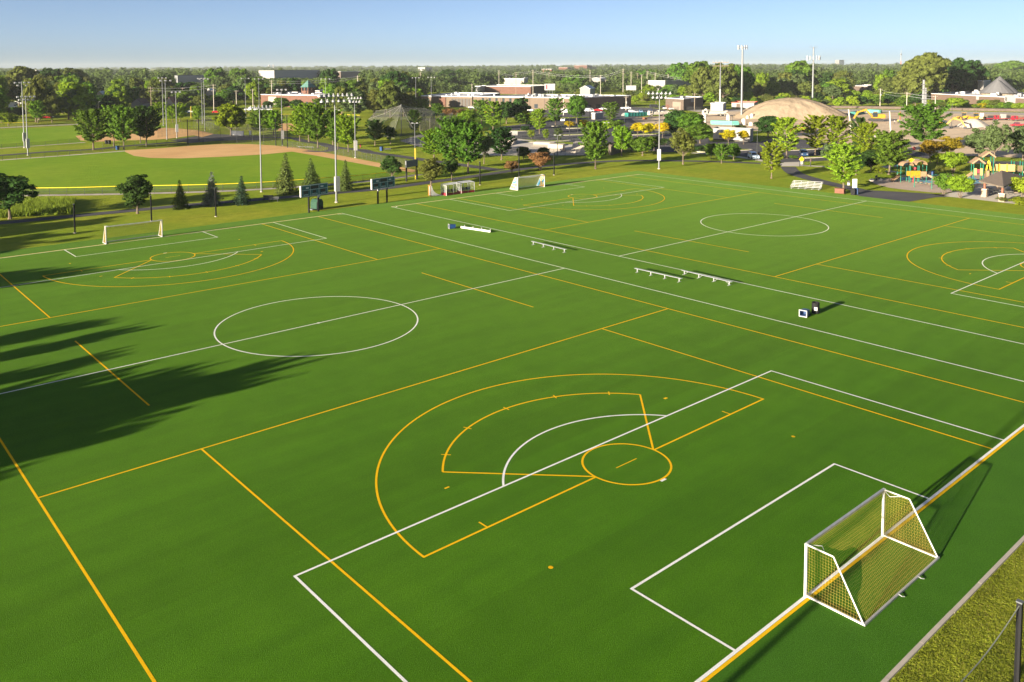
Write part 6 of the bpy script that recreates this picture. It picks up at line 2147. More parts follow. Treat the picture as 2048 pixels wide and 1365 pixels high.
for a, b, lb in [(303, 428, 'overhead wires between the second and sixth leftmost wooden poles'), (428, 506, 'overhead wires right of the pole by the white house'), (998, 1032, 'overhead wires above the red brick store'), (1032, 1066, 'overhead wires left of the billboard'), (1066, 1201, 'overhead wires above the billboard'),
                 (1201, 1246, 'overhead wires above the dark wall of the brown building'), (1246, 1294, 'overhead wires over the second billboard'), (1294, 1421, 'overhead wires above the white warehouse'), (544, 716, 'overhead wires above the green roofed tower'), (841, 998, 'overhead wires before the skyline trees'),
                 (1516, 1597, 'overhead wires behind the earth mound'), (1760, 1813, 'left overhead wires along the hedge belt at the right'), (1813, 1870, 'right overhead wires along the hedge belt'), (1811, 1974, 'overhead wires before the large cottonwoods')]:
    (pa, ha), (pb, hb2) = ends[a], ends[b]
    m_ = [MB(), MB()]
    g = empty('overhead_wires', pa, 0, lb, 'wires', 'overhead wires')
    for k in range(2):
        pts = []
        for i in range(13):
            f = i / 12
            q = pa.lerp(pb, f)
            pts.append((q.x - pa.x, q.y - pa.y, ha * (1 - f) + hb2 * f - .4 - k * 1.4 - 4 * f * (1 - f) * (pb - pa).length * .025))
        MB().tube(pts, .04, 3).build('wire', WIRE, g)
# two pale tilted poles and a rusty one on the site
for (x, by, ty, tx, r, m, lb) in [(1703, 272, 219, 1696, .26, PALEWOOD, 'left bare pale leaning pole on the building site'), (1782, 271, 223, 1778, .26, PALEWOOD, 'right bare pale leaning pole on the building site'), (1800, 240, 223, 1800, .22, mat('rust', (.3, .12, .06), .9), 'short rusty pole behind the site workers')]:
    p = at(x, by)
    h = height(p, ty)
    d = wid(p, tx - x)
    g = empty('site_pole', p, -YAW, lb, 'pole', 'bare poles on the building site')
    MB().tube([(0, 0, -.1), (d, 0, h)], r, 8, r * .8).build('pole', m, g)
for (x, by, ty, lb) in [(1846, 222, 160, 'left one of two grey lattice like steel poles before the cottonwood'), (1850, 222, 176, 'right shorter one of two grey steel poles before the cottonwood')]:
    p = at(x, by); h = height(p, ty)
    g = empty('steel_pole', p, -YAW, lb, 'power pole', 'grey steel poles')
    MB().tube([(0, 0, 0), (0, 0, h)], .75, 6, .55).build('pole', GREYM, g)
    for k in range(5): MB().box(-.9, .9, -.9, .9, h * (.2 + .16 * k), h * (.2 + .16 * k) + .25).build('collar', GALV, g)

# ------------------------------------------------------------------ vehicles
PAINT = mat('car_paint', (1, 1, 1), 0.28, (0.96, 0.96, 0.96), spec=.6, objcol=True)
CARS = {}


def car_parts(kind):
    if kind in CARS: return CARS[kind]
    L_, W_ = (4.6, .88)
    if kind == 'car': side = [(-2.3, .32), (2.25, .32), (2.3, .62), (2.15, .8), (1.2, .92), (.55, 1.38), (-.95, 1.42), (-1.75, .98), (-2.25, .9)]
    if kind == 'suv': side = [(-2.3, .36), (2.25, .36), (2.32, .7), (2.2, .98), (1.15, 1.1), (.6, 1.68), (-1.9, 1.72), (-2.25, 1.1)]
    if kind == 'pickup': side = [(-2.8, .42), (2.6, .42), (2.65, .8), (2.5, 1.05), (1.45, 1.12), (1.0, 1.75), (-.3, 1.78), (-.5, 1.15), (-2.75, 1.15)]
    if kind == 'van': side = [(-2.6, .36), (2.5, .36), (2.6, .8), (2.35, 1.15), (1.7, 2.05), (-2.5, 2.15)]
    # body with tumblehome: lower full width, greenhouse narrower
    m = MB()
    n = len(side)
    wy = lambda z: W_ if z < 1.0 else W_ - .18 * (z - 1.0) / .7
    m.add([(x, -wy(z), z) for x, z in side] + [(x, wy(z), z) for x, z in side], [tuple(range(n))[::-1], tuple(range(n, 2 * n))] + [(i, (i + 1) % n, n + (i + 1) % n, n + i) for i in range(n)])
    body = m.mesh('body')
    gl = MB()
    if kind == 'car': win = [[(.48, 1.32), (1.05, .96), (-1.55, 1.0), (-.9, 1.36)]]
    if kind == 'suv': win = [[(.52, 1.6), (1.0, 1.16), (-1.95, 1.16), (-1.8, 1.64)]]
    if kind == 'pickup': win = [[(.92, 1.68), (1.3, 1.18), (-.35, 1.2), (-.25, 1.7)]]
    if kind == 'van': win = [[(1.6, 1.95), (2.15, 1.25), (-2.2, 1.3), (-2.2, 2.0)]] if False else [[(1.6, 1.9), (2.1, 1.25), (.6, 1.25), (.6, 1.9)]]
    for q in win:
        for s in (-1, 1):
            gl.add([(x, s * (wy(z) + .015), z) for x, z in q], [(0, 1, 2, 3)])
    pair = {'car': [((1.15, .96), (.6, 1.36)), ((-1.7, 1.02), (-1.0, 1.40))], 'suv': [((1.1, 1.15), (.64, 1.64)), ((-2.22, 1.18), (-1.96, 1.66))], 'pickup': [((1.4, 1.17), (1.04, 1.7)), ((-.49, 1.2), (-.34, 1.72))], 'van': [((2.33, 1.2), (1.75, 1.98)), ((-2.56, 1.2), (-2.52, 2.0))]}[kind]
    for (x0, z0), (x1, z1) in pair:
        o = .02 if x0 > 0 else -.02
        gl.add([(x0 + o, -.74, z0), (x0 + o, .74, z0), (x1 + o, .66, z1), (x1 + o, -.66, z1)], [(0, 1, 2, 3)])
    glass = gl.mesh('window')
    wh = MB().prism([(.33 * math.cos(t * PI / 6), .33 + .33 * math.sin(t * PI / 6)) for t in range(12)], -.11, .11).prism([(.18 * math.cos(t * PI / 4), .33 + .18 * math.sin(t * PI / 4)) for t in range(8)], -.125, .125)
    wheel = wh.mesh('wheel')
    hl = MB().box(-.03, .03, -.18, .18, -.08, .08).mesh('headlight')
    body.materials.append(PAINT); glass.materials.append(GLASS); wheel.materials.append(RUBBER); hl.materials.append(LAMPW)
    xw = {'car': 1.4, 'suv': 1.4, 'pickup': 1.7, 'van': 1.6}[kind]
    xf = max(x for x, z in side)
    zh = {'car': .68, 'suv': .8, 'pickup': .88, 'van': .85}[kind]
    CARS[kind] = (body, glass, wheel, hl, xw, xf, zh)
    return CARS[kind]


def car(kind, p, rz, col, label, z=0.0, group='parked vehicles'):
    body, glass, wheel, hl, xw, xf, zh = car_parts(kind)
    g = empty('parked_' + kind, (p.x, p.y, z), rz, label, kind if kind != 'suv' else 'car', group)
    for me, nm in ((body, 'body'), (glass, 'window')):
        o = bpy.data.objects.new(nm, me); COL.objects.link(o); o.parent = g
        if nm == 'body': o.color = (*col, 1)
    for sx in (-1, 1):
        for sy in (-1, 1):
            o = bpy.data.objects.new('wheel', wheel); COL.objects.link(o); o.parent = g
            o.location = (sx * xw, sy * .80, 0)
    for sy in (-1, 1):
        o = bpy.data.objects.new('headlight', hl); COL.objects.link(o); o.parent = g
        o.location = (xf - .02, sy * .62, zh)
    return g


CW, CR, CB, CS, CK, CY_ = (.75, .75, .75), (.55, .015, .02), (.04, .10, .30), (.45, .47, .5), (.03, .03, .035), (.25, .4, .6)
for (k, x, by, rz, c, lb) in [
    ('suv', 1507, 318, -2.3, (.45, .58, .72), 'pale blue SUV parked nearest the path, left of the golden tree'), ('suv', 1607, 313, -2.5, (.02, .05, .12), 'dark blue SUV parked behind the yellow warning sign'),
    ('pickup', 2036, 254, 2.2, (.30, .02, .03), 'dark red pickup on the bare earth at the right edge'), ('car', 1196, 223, -.6, CR, 'bright red car before the dark face of the brown building'),
    ('car', 1206, 220.5, -.6, CW, 'white car just behind the bright red car'), ('pickup', 1252, 219, -.5, CW, 'white pickup at the right corner of the brown building'), ('suv', 1262, 225.5, -2.2, CW, 'leftmost white vehicle of the row above the teal container'),
    ('car', 1272, 226, -2.2, CS, 'silver car in the row above the teal container'), ('car', 1281, 226, -2.2, CY_, 'light blue car in the row above the teal container'), ('car', 1291, 226, -2.2, CK, 'black car in the row above the teal container'), ('car', 1300, 225.5, -2.2, CB, 'blue car at the right end of the row above the teal container'),
    ('pickup', 1336, 219.5, -.4, CW, 'white pickup left of the small brown workshop'), ('pickup', 1348, 220.5, -.4, CW, 'white pickup touching the small brown workshop corner'),
    ('car', 1062, 223, -.7, CW, 'white car at the left windows of the brown building'), ('car', 1074, 224, -.7, CS, 'silver car at the left windows of the brown building'), ('van', 1131, 226.5, -.6, CW, 'white van before the brown building beside a brown pole'),
    ('car', 1127, 243, .6, CW, 'white car parked low in the car park centre'), ('van', 1178, 224.5, -.5, CS, 'silver van left of the bright red car'), ('car', 944, 217, -.5, CW, 'white car before the orange brick panels of the brown building'), ('car', 955, 218, -.5, CS, 'silver car before the orange brick panels of the brown building'),
    ('car', 877, 267, 0, CS, 'silver car behind the batting cage'), ('car', 372, 227, -.4, CY_, 'light blue car beyond the yellow foul pole at the left'), ('car', 380, 226, -.4, CW, 'white car right of the light blue one beyond the foul pole'),
    ('car', 433, 226.5, -.4, CR, 'dark red car at the foot of the brown wooden pole'), ('car', 497, 221.5, -.3, CW, 'first white car of the row left of the thin lamp pole'), ('van', 506, 222, -.3, CW, 'white van in the row left of the thin lamp pole'), ('suv', 514, 221.5, -.3, CW, 'white SUV in the row at the thin lamp pole'),
    ('car', 526, 221.5, -.3, CS, 'silver car in the row right of the thin lamp pole'), ('car', 536, 221.5, -.3, CW, 'white car at the right end of the row right of the thin lamp pole'), ('car', 1222, 219.5, -.6, CS, 'silver car right of the white car near the brown building'),
    ('car', 648, 225.5, -.3, CB, 'blue car seen between the maples'), ('van', 679, 222.5, -.3, CW, 'white van seen behind the big lamp tower'), ('van', 8, 209, -.3, CW, 'white truck box at the left edge'), ('van', 18, 208.5, -.3, CW, 'second white truck box from the left edge'), ('van', 28, 210.5, -.3, CW, 'third white truck box from the left edge'),
    ('van', 38, 209, -.3, CW, 'rightmost white truck box near the leftmost lamp poles'), ('van', 26, 216, -.3, CW, 'white truck box standing in front of the others at the left edge'), ('car', 90, 237.5, -.3, CR, 'red vehicle beyond the far outfield fence'), ('car', 98, 236.5, -.3, CW, 'white vehicle right of the red one beyond the far outfield fence'),
    ('car', 1330, 216.5, -.4, CK, 'left dark trailer car before the chain link fence'), ('van', 1308, 216.5, -.4, CK, 'dark van left of the small brown workshop')]:
    car(k, at(x, by), rz, c, lb)

# ------------------------------------------------------------------ building site machines
CATY = mat('machine_yellow', (0.42, 0.25, 0.015), 0.45, (0.36, 0.21, 0.015), 2)
CATB = mat('machine_amber', (0.45, 0.235, 0.02), 0.45)
DKM = mat('machine_dark', (0.04, 0.04, 0.042), 0.6)
WHM = mat('machine_white', (0.46, 0.43, 0.37), 0.5, (0.4, 0.37, 0.32), 1)


def wheelp(g, x, y, r, w, hub=None, name='wheel'):
    o = MB().prism([(x + r * math.cos(t * PI / 8), r + r * math.sin(t * PI / 8)) for t in range(16)], y - w / 2, y + w / 2).build(name, RUBBER, g)
    s = 1 if y > 0 else -1
    MB().prism([(x + r * .5 * math.cos(t * PI / 5), r + r * .5 * math.sin(t * PI / 5)) for t in range(10)], y + s * w / 2 - .02, y + s * w / 2 + .04).build('rim', hub or CATY, o)


def excavator(p, rz, label, sc=1.0):
    g = empty('excavator', p, rz, label, 'excavator', 'yellow excavators')
    g.scale = (sc, sc, sc)
    for s in (-1, 1):
        MB().prism([(-2.1, .1), (-1.8, 0), (1.8, 0), (2.1, .1), (2.25, .5), (1.9, .9), (-1.9, .9), (-2.25, .5)], s * 1.25 - .3, s * 1.25 + .3).build('track', DKM, g)
    MB().box(-1.2, 1.2, -.9, .9, .4, 1.05).build('undercarriage', DKM, g)
    MB().prism([(-2.6, 1.1), (1.3, 1.1), (1.3, 1.5), (-.2, 1.6), (-.2, 2.5), (-2.4, 2.5), (-2.7, 2.1)], -1.3, 1.3).build('body', CATB, g)
    MB().box(-2.75, -2.6, -1.2, 1.2, 1.2, 2.2).build('counterweight', DKM, g)
    MB().prism([(-.1, 1.52), (1.25, 1.52), (1.35, 2.2), (1.05, 3.1), (-.1, 3.15)], .35, 1.3).build('cab', GLASS, g)
    MB().box(-.15, 1.1, .3, 1.35, 3.152, 3.25).build('cab_roof', CATB, g)
    MB().prism([(.9, 1.6), (1.3, 1.4), (3.4, 3.6), (5.8, 3.0), (5.9, 3.4), (3.3, 4.3)], -.35, .05).build('boom', CATB, g)
    MB().prism([(5.6, 3.1), (6.1, 3.6), (7.6, .9), (7.2, .7)], -.3, 0).build('arm', CATB, g)
    MB().prism([(7.0, .9), (7.8, 1.0), (8.0, .3), (7.3, -.05), (6.6, .2)], -.6, .3).build('bucket', DKM, g)
    return g


excavator(at(1752, 243), 2.3, 'yellow excavator with dark cab before the pale gravel road', 1.25)
excavator(at(1886, 257), -1.2, 'yellow excavator arm and body left of the gravel pile', 1.0)
excavator(at(1861, 245), 2.6, 'yellow excavator partly hidden behind the very large green tree', 1.0)


def loader(p, rz, label, roller=False):
    g = empty('wheel_loader' if not roller else 'road_roller', p, rz, label, 'loader' if not roller else 'roller', 'yellow wheeled machines')
    for s in (-1, 1):
        wheelp(g, -1.6, s * 1.0, .75, .55)
        if not roller: wheelp(g, 1.5, s * 1.0, .75, .55)
    MB().prism([(-2.8, .8), (.4, .8), (.4, 1.7), (-1.0, 1.9), (-2.7, 1.6)], -.75, .75).build('body', CATY, g)
    MB().prism([(-.9, 1.7), (.5, 1.5), (.55, 2.9), (-.7, 3.0)], -.65, .65).build('cab', GLASS, g)
    MB().box(-.95, .75, -.8, .8, 3.002, 3.16).build('cab_roof', CATY, g)
    if roller:
        o = MB().prism([(1.9 + .8 * math.cos(t * PI / 8), .8 + .8 * math.sin(t * PI / 8)) for t in range(16)], -1.05, 1.05).build('drum', CATY, g)
        MB().box(.6, 2.9, 1.07, 1.2, .7, 1.0).box(.6, 2.9, -1.2, -1.07, .7, 1.0).build('drum_frame', CATY, g)
    else:
        MB().box(.42, 2.2, -.5, .5, .7, 1.3).build('front_frame', CATY, g)
        for s in (-1, 1): MB().tube([(1.2, s * .6, 1.4), (2.5, s * .6, 1.3), (3.2, s * .6, .5)], .13, 5).build('lift_arm', CATY, g)
        MB().prism([(3.1, .1), (4.2, .05), (4.3, .2), (3.5, .5), (3.4, 1.2), (3.1, 1.1)], -1.35, 1.35).build('bucket', CATY, g)
    return g


loader(at(1951, 241), 2.4, 'yellow road roller with a canopy on the building site', True)
loader(at(1964, 241), .2, 'yellow wheel loader behind the gravel pile')
loader(at(1927, 240), 2.2, 'yellow loader left of the road roller')
loader(at(1603, 264), 2.4, 'small yellow loader half hidden behind the golden green tree on the island')
# red truck and trailer
for (x, by, rz, lb) in [(2003, 241, 2.5, 'red flatbed truck with a white box and dark machinery'), (2040, 242, 2.5, 'red truck at the right edge of the building site')]:
    g = empty('red_truck', at(x, by), rz, lb, 'truck', 'red trucks on the building site')
    g.scale = (.8, .8, .8)
    MB().box(-5.5, 2.0, -1.1, 1.1, .9, 1.15).build('flatbed', mat('dark_red', (.30, .02, .02)), g)
    MB().prism([(2.1, .6), (4.4, .6), (4.5, 1.5), (4.0, 2.6), (2.1, 2.7)], -1.1, 1.1).build('cab', REDP, g)
    MB().prism([(3.2, 1.6), (4.2, 1.6), (3.85, 2.45), (3.2, 2.45)], -1.13, 1.13).build('window', GLASS, g)
    if x < 2020:
        MB().box(-2.0, .2, -.95, .95, 1.152, 3.4).build('white_box', STUCCO, g)
        MB().box(-4.6, -2.3, -.8, .8, 1.152, 2.6).build('machinery', DKM, g)
    else:
        MB().box(-5.3, 1.8, -1.0, 1.0, 1.152, 2.1).build('load', mat('dull_red_load', (.2, .07, .055)), g)
        for s in (-4.5, -2, .5): MB().tube([(s, 0, 2.1), (s, 0, 4.2)], .06, 4).build('rack_post', GALV, g)
    for xx in (-4.4, -3.2, 3.2):
        for s in (-1, 1): wheelp(g, xx, s * 1.0, .5, .3, LAMPW)
g = empty('drill_trailer', at(1981, 241), 2.5, 'low red trailer with a dark engine left of the red flatbed truck', 'trailer')
MB().box(-3, 3, -.9, .9, .6, .9).build('deck', REDP, g)
MB().box(-1, 1, -.6, .6, .902, 2.0).build('engine', DKM, g)
for s in (-1, 1):
    wheelp(g, -1.8, s * .95, .42, .25, LAMPW); wheelp(g, -.8, s * .95, .42, .25, LAMPW)
# pale trucks / scraper
for (x, by, rz, lb, k) in [(1432, 233, .1, 'long white lorry with a cab at its left on the building site', 1.0), (1318, 233, .4, 'pale off white wheeled dumper left of the lamp tower top', .9), (1332, 230, -.4, 'pale wheeled machine right of the lamp tower top', .7)]:
    g = empty('white_lorry', at(x, by), rz - YAW, lb, 'lorry', 'pale lorries on the building site')
    g.scale = (k, k, k)
    MB().prism([(-6.5, .8), (-4.6, .8), (-4.4, 1.6), (-4.6, 3.0), (-6.2, 3.0), (-6.6, 1.9)], -1.2, 1.2).build('cab', WHM, g)
    MB().prism([(-6.35, 1.9), (-5.2, 1.9), (-5.2, 2.8), (-6.15, 2.8)], -1.23, 1.23).build('window', GLASS, g)
    MB().box(-4.3, 5.5, -1.1, 1.1, 1.0, 1.4).build('chassis', WHM, g)
    MB().prism([(-3.6, 1.41), (4.2, 1.41), (5.4, 2.8), (3.2, 2.3), (-3.2, 2.5)], -1.2, 1.2).build('body', WHM, g)
    for xx in (-5.2, 1.8, 3.8):
        for s in (-1, 1): wheelp(g, xx, s * 1.05, .65, .4, WHM)
# teal containers, pipes
TEAL = mat('teal_paint', (0.015, 0.19, 0.16), 0.6, (0.015, 0.16, 0.14), 1)
AQUA = mat('aqua_pipe', (0.12, 0.38, 0.32), 0.5)
A, B = at(1256, 234), at(1296, 232)
g = empty('teal_container', A, math.atan2((B - A).y, (B - A).x), 'teal open skip container on the earth left of the lamp tower top', 'container')
Lc = (B - A).length
MB().box(0, Lc, 0, 2.4, .1, 1.8).build('body', TEAL, g)
for k in range(7): MB().box(.2 + k * (Lc - .4) / 6.5, .4 + k * (Lc - .4) / 6.5, -.1, -.002, .1, 1.8).build('rib', TEAL, g)
g = empty('orange_barrow', at(1290, 240), 0, 'small brown object on the earth right of the teal container', 'barrow')
MB().prism([(-.8, .2), (.8, .2), (1.1, 1.0), (-1.1, 1.0)], -.6, .6).build('body', mat('rust', (.3, .12, .06)), g)
for (xa, ya, xb, yb, nrow, m, lb) in [(1421, 249.5, 1467, 251, 3, AQUA, 'left half of the aqua pipe stack on the building site'), (1468, 251, 1478, 251, 3, AQUA, 'short dark ended bundle at the right end of the aqua pipes'), (1712, 231, 1729, 228, 3, TEAL, 'teal pipe bundle left of the yellow excavator'), (1734, 226, 1758, 227, 3, AQUA, 'aqua pipe bundle behind the yellow excavator')]:
    A, B = at(xa, ya), at(xb, yb)
    g = empty('pipe_stack', A, math.atan2((B - A).y, (B - A).x), lb, 'pipes', 'stacked plastic pipes')
    Lc = (B - A).length
    r = .30
    for row in range(nrow):
        for k in range(6 - row):
            pp = MB().tube([(0, 0, 0), (Lc, 0, 0)], r, 9).build('pipe', m, g)
            pp.location = (random.uniform(-.3, .3), k * 2 * r + row * r, r + row * r * 1.75)
# concrete rings/tanks
for i, (x, by, w, ty) in enumerate([(1409, 246, 8, 230), (1456.5, 242, 8, 231), (1487.5, 250, 9, 239), (1480, 250, 0, 0), (1503.5, 238, 7, 229), (1495, 238, 6, 233), (1502, 252, 9, 246), (1412, 229, 7, 219)]):
    if w == 0: continue
    p = at(x, by)
    g = empty('concrete_ring', p, 0, ['tall white concrete ring left of the aqua pipes', 'white concrete ring behind the middle of the aqua pipes', 'white concrete ring right of the aqua pipes', '', 'white concrete ring at the left foot of the earth mound', 'low white concrete block at the left foot of the earth mound', 'low wide concrete ring nearest the site trailer', 'white cylinder before the long white lorry'][i], 'concrete ring', 'white concrete rings')
    MB().cyl((0, 0), wid(p, w) / 2, 0, height(p, ty), 14).build('ring', PALECONC, g)
    MB().cyl((0, 0), wid(p, w) / 2 * .6, height(p, ty), height(p, ty) + .3, 12).build('neck', PALECONC, g)
for (x, by, w, ty, lb) in [(1104, 224, 1, 1, ''), (1251, 232, 16, 226, 'white fabric arch at the left end of the teal container'), (1752, 283, 12, 266, 'pale rounded tank behind the golden tree')]:
    if not lb: continue
    p = at(x, by); g = empty('white_arch', p, -YAW, lb, 'cover'); r = wid(p, w) / 2; hh = height(p, ty)
    MB().prism([(r * math.cos(PI * t / 10), hh * math.sin(PI * t / 10)) for t in range(11)], -1.2, 1.2).build('cover', STUCCO, g)

# site workers, one continuous body each
def person(p, rz, label, top, bottom, pose=0):
    V = [(0, 0, .95), (0, 0, 1.15), (0, .01, 1.42), (0, 0, 1.53), (0, .02, 1.68), (.17, 0, 1.43), (.24, .03, 1.15), (.22, .15, .92), (-.17, 0, 1.43), (-.24, .0, 1.15), (-.24, .08 + .1 * pose, .92),
         (.1, 0, .9), (.12, .03 + .08 * pose, .5), (.13, -.02, .09), (.13, .12, .04), (-.1, 0, .9), (-.12, .02, .5), (-.14, -.04 - .1 * pose, .09), (-.14, .1 - .1 * pose, .04)]
    E_ = [(0, 1), (1, 2), (2, 3), (3, 4), (2, 5), (5, 6), (6, 7), (2, 8), (8, 9), (9, 10), (0, 11), (11, 12), (12, 13), (13, 14), (0, 15), (15, 16), (16, 17), (17, 18)]
    R_ = [.15, .15, .16, .06, .11, .075, .055, .035, .075, .055, .035, .10, .07, .05, .04, .10, .07, .05, .04]
    me = bpy.data.meshes.new('body')
    me.from_pydata(V, E_, [])
    ob = bpy.data.objects.new('body', me)
    COL.objects.link(ob)
    sk = ob.modifiers.new('skin', 'SKIN')
    for i, v in enumerate(me.skin_vertices[0].data):
        v.radius = (R_[i], R_[i] * .8)
    me.skin_vertices[0].data[0].use_root = True
    ob.modifiers.new('sub', 'SUBSURF').levels = 1
    dg = bpy.context.evaluated_depsgraph_get()
    m2 = bpy.data.meshes.new_from_object(ob.evaluated_get(dg))
    bpy.data.objects.remove(ob)
    m2.materials.clear()
    for m in (top, bottom, SKIN, HAT): m2.materials.append(m)
    for f in m2.polygons:
        z = f.center.z
        ax = abs(f.center.x)
        f.material_index = 3 if z > 1.70 else 2 if (z > 1.50 or (z < 1.0 and ax > .2)) else (1 if z < .98 else 0)
        f.use_smooth = True
    o = bpy.data.objects.new('person', m2)
    COL.objects.link(o)
    o.location = p
    o.rotation_euler = (0, 0, rz)
    tag(o, label, 'person', 'workers on the building site')


SKIN = mat('skin', (.45, .28, .2), .6)
HAT = mat('hard_hat', (.8, .75, .6), .4)
HIV = mat('hi_vis', (.65, .75, .05), .6)
JEAN = mat('blue_cloth', (.05, .10, .25), .8)
DKC = mat('dark_cloth', (.03, .03, .04), .8)
for (x, by, t_, b2, lb, po) in [(1789, 249, STUCCO, DKC, 'leftmost person on the building site in a pale top and dark trousers', 0), (1796, 247.5, HIV, DKC, 'person in a hi-vis top beside the one in blue', 1), (1799, 248, JEAN, JEAN, 'person in blue clothes on the building site', 0), (1806, 247, DKC, DKC, 'person in dark clothes right of the one in blue', 1), (1995, 240.5, HIV, JEAN, 'person in a yellow vest beside the white truck box', 1)]:
    p = at(x, by)
    person(p, 2.2, lb, t_, b2, po)

# ------------------------------------------------------------------ skate park forms
SKC = mat('skate_concrete', (0.50, 0.44, 0.35), 0.85, (0.42, 0.37, 0.30), .2)
for (A, B, C, ty, lb, slope) in [((984, 291), (1020, 293), (1035, 285), 285, 'long quarter pipe ledge at the back left of the skate park', 1), ((1090, 305), (1120, 307), (1130, 300), 294, 'raised deck with a curved face in the middle of the skate park', 1),
                                 ((1140, 309), (1168, 311), (1178, 302), 292, 'tall block ramp at the right end of the skate park', 0), ((985, 308), (1030, 310), (1050, 303), 300, 'low wide ramp in the front left of the skate park', 1), ((940, 296), (968, 297), (978, 290), 286, 'ramp seen between the maples at the left end of the skate park', 1), ((1060, 296), (1100, 298), (1112, 291), 290, 'low curved bowl edge at the back of the skate park', 1)]:
    a, b, c = at(*A), at(*B), at(*C)
    h = height(b, ty)
    g = empty('skate_ramp', b, 0, lb, 'ramp', 'pale concrete skate ramps')
    e1, e2 = a - b, c - b
    m_ = MB()
    n = 8
    vs = []
    for i in range(n + 1):
        f = i / n
        z = h * (1 - math.sqrt(max(0, 1 - f * f))) if slope else h * f
        for k in (0, 1):
            q = e2 * (f * .55) + e1 * k
            vs.append((q.x, q.y, z + .02))
    fs = [(2 * i, 2 * i + 1, 2 * i + 3, 2 * i + 2) for i in range(n)]
    m_.add(vs, fs).build('curved_face', SKC, g)
    d0, d1 = e2 * .552, e2
    m2 = MB()
    cs = [d0, d1, d1 + e1, d0 + e1]
    m2.add([(q.x, q.y, 0) for q in cs] + [(q.x, q.y, h) for q in cs], [(0, 1, 5, 4), (1, 2, 6, 5), (2, 3, 7, 6), (3, 0, 4, 7), (4, 5, 6, 7)]).build('deck', SKC, g)
    sd = MB()
    for k in (0, 1):
        pts = [(e2 * (i / n * .55) + e1 * k) for i in range(n + 1)]
        zz = [vs[2 * i][2] for i in range(n + 1)]
        sd = MB().add([(q.x, q.y, z) for q, z in zip(pts, zz)] + [(pts[-1].x, pts[-1].y, 0), (pts[0].x, pts[0].y, 0)], [tuple(range(n + 3))])
        sd.build('side', SKC, g)
g = empty('sign_board', at(1027, 275), -.7, 'small white sign board at the back of the skate park', 'sign')
MB().box(-1.4, 1.4, -.04, .04, .7, 2.2).build('panel', STUCCO, g)
for s in (-1, 1): MB().box(s * 1.2 - .05, s * 1.2 + .05, .042, .12, 0, 2.1).build('post', DARK, g)

# ------------------------------------------------------------------ playground
PGG = mat('playground_green', (0.01, 0.16, 0.10), 0.45)
PGY = mat('playground_yellow', (0.46, 0.24, 0.015), 0.45)
PGT = mat('playground_tan', (0.32, 0.21, 0.12), 0.55)
PGR = mat('playground_red', (0.45, 0.04, 0.06), 0.5)
PGC = mat('playground_cream_yellow', (0.46, 0.34, 0.12), 0.5)


def arch_roof(g, cx, cy, z, w, d, hh=.9):
    n = 8
    o = [(cx - w / 2 * math.cos(PI * t / n), z + hh * math.sin(PI * t / n)) for t in range(n + 1)]
    i_ = [(cx - (w / 2 - .12) * math.cos(PI * t / n), z + (hh - .12) * math.sin(PI * t / n)) for t in range(n + 1)]
    m = MB()
    for t in range(n):
        m.add([(o[t][0], cy - d / 2, o[t][1]), (o[t + 1][0], cy - d / 2, o[t + 1][1]), (o[t + 1][0], cy + d / 2, o[t + 1][1]), (o[t][0], cy + d / 2, o[t][1]),
               (i_[t][0], cy - d / 2, i_[t][1]), (i_[t + 1][0], cy - d / 2, i_[t + 1][1]), (i_[t + 1][0], cy + d / 2, i_[t + 1][1]), (i_[t][0], cy + d / 2, i_[t][1])],
              [(0, 1, 2, 3), (7, 6, 5, 4), (0, 4, 5, 1), (3, 2, 6, 7)])
    m.build('canopy', PGT, g)


def slide(g, p0, p1, side, name='slide', m=None, wid_=.55):
    p0, p1 = Vector(p0), Vector(p1)
    d = (p1 - p0); d.z = 0; d.normalize()
    q = Vector((-d.y, d.x, 0)) * wid_ / 2
    b = MB()
    N = 9
    L_, R_ = [], []
    for i in range(N + 1):
        f = i / N
        c = p0.lerp(p1, f)
        c.z = p1.z + (p0.z - p1.z) * (1 - f) ** 1.15 - .12 * math.sin(f * PI * 2) * .5
        L_.append(c + q); R_.append(c - q)
    for i in range(N):
        a, bb, c, dd = L_[i], L_[i + 1], R_[i + 1], R_[i]
        up = Vector((0, 0, .28)); dn = Vector((0, 0, -.06))
        b.add([a, bb, c, dd], [(0, 1, 2, 3)])
        for (u, v, s) in ((a, bb, 1), (dd, c, -1)):
            o = q.normalized() * .06 * s
            b.add([u + dn, v + dn, v + up, u + up, u + dn + o, v + dn + o, v + up + o, u + up + o], [(0, 1, 2, 3), (7, 6, 5, 4), (3, 2, 6, 7), (0, 4, 5, 1)])
    b.build(name, m or PGT, g)


p = at(1826, 364)
g = empty('play_structure', p, -YAW, 'left playground tower with two tan arched canopies, orange panels and a curved slide', 'play structure')
for x in (-2.9, -1.2, -.95, .55, .8, 2.3):
    for y in (-.8, .8):
        MB().cyl((x, y), .07, 0, 3.4, 8).build('post', PGG, g)
MB().box(-2.9, -1.2, -.8, .8, 1.25, 1.35).build('platform', DKM, g)
MB().box(-.95, 2.3, -.8, .8, 1.45, 1.55).build('platform', DKM, g)
arch_roof(g, -1.55, 0, 3.35, 2.3, 2.1)
arch_roof(g, 1.2, 0, 3.55, 2.3, 2.1)
MB().box(-1.75, -1.1, -.9, -.84, 1.36, 2.3).box(-1.0, 1.0, -.94, -.86, 1.0, 2.35).build('panel', PGY, g)
MB().box(1.0, 2.3, -.9, -.82, 1.2, 2.2).build('panel', PGT, g)
MB().sphere((.3, -.1, 2.75), .28, 8, 4).build('turning_ball', PGR, g)
MB().box(-.5, -.38, -1.0, -.9, .0, 1.3).build('fireman_pole', PGR, g)
slide(g, (2.4, -.2, 1.5), (5.6, -1.6, .25), 1)
slide(g, (2.4, .6, 1.7), (4.7, .5, .3), 1)
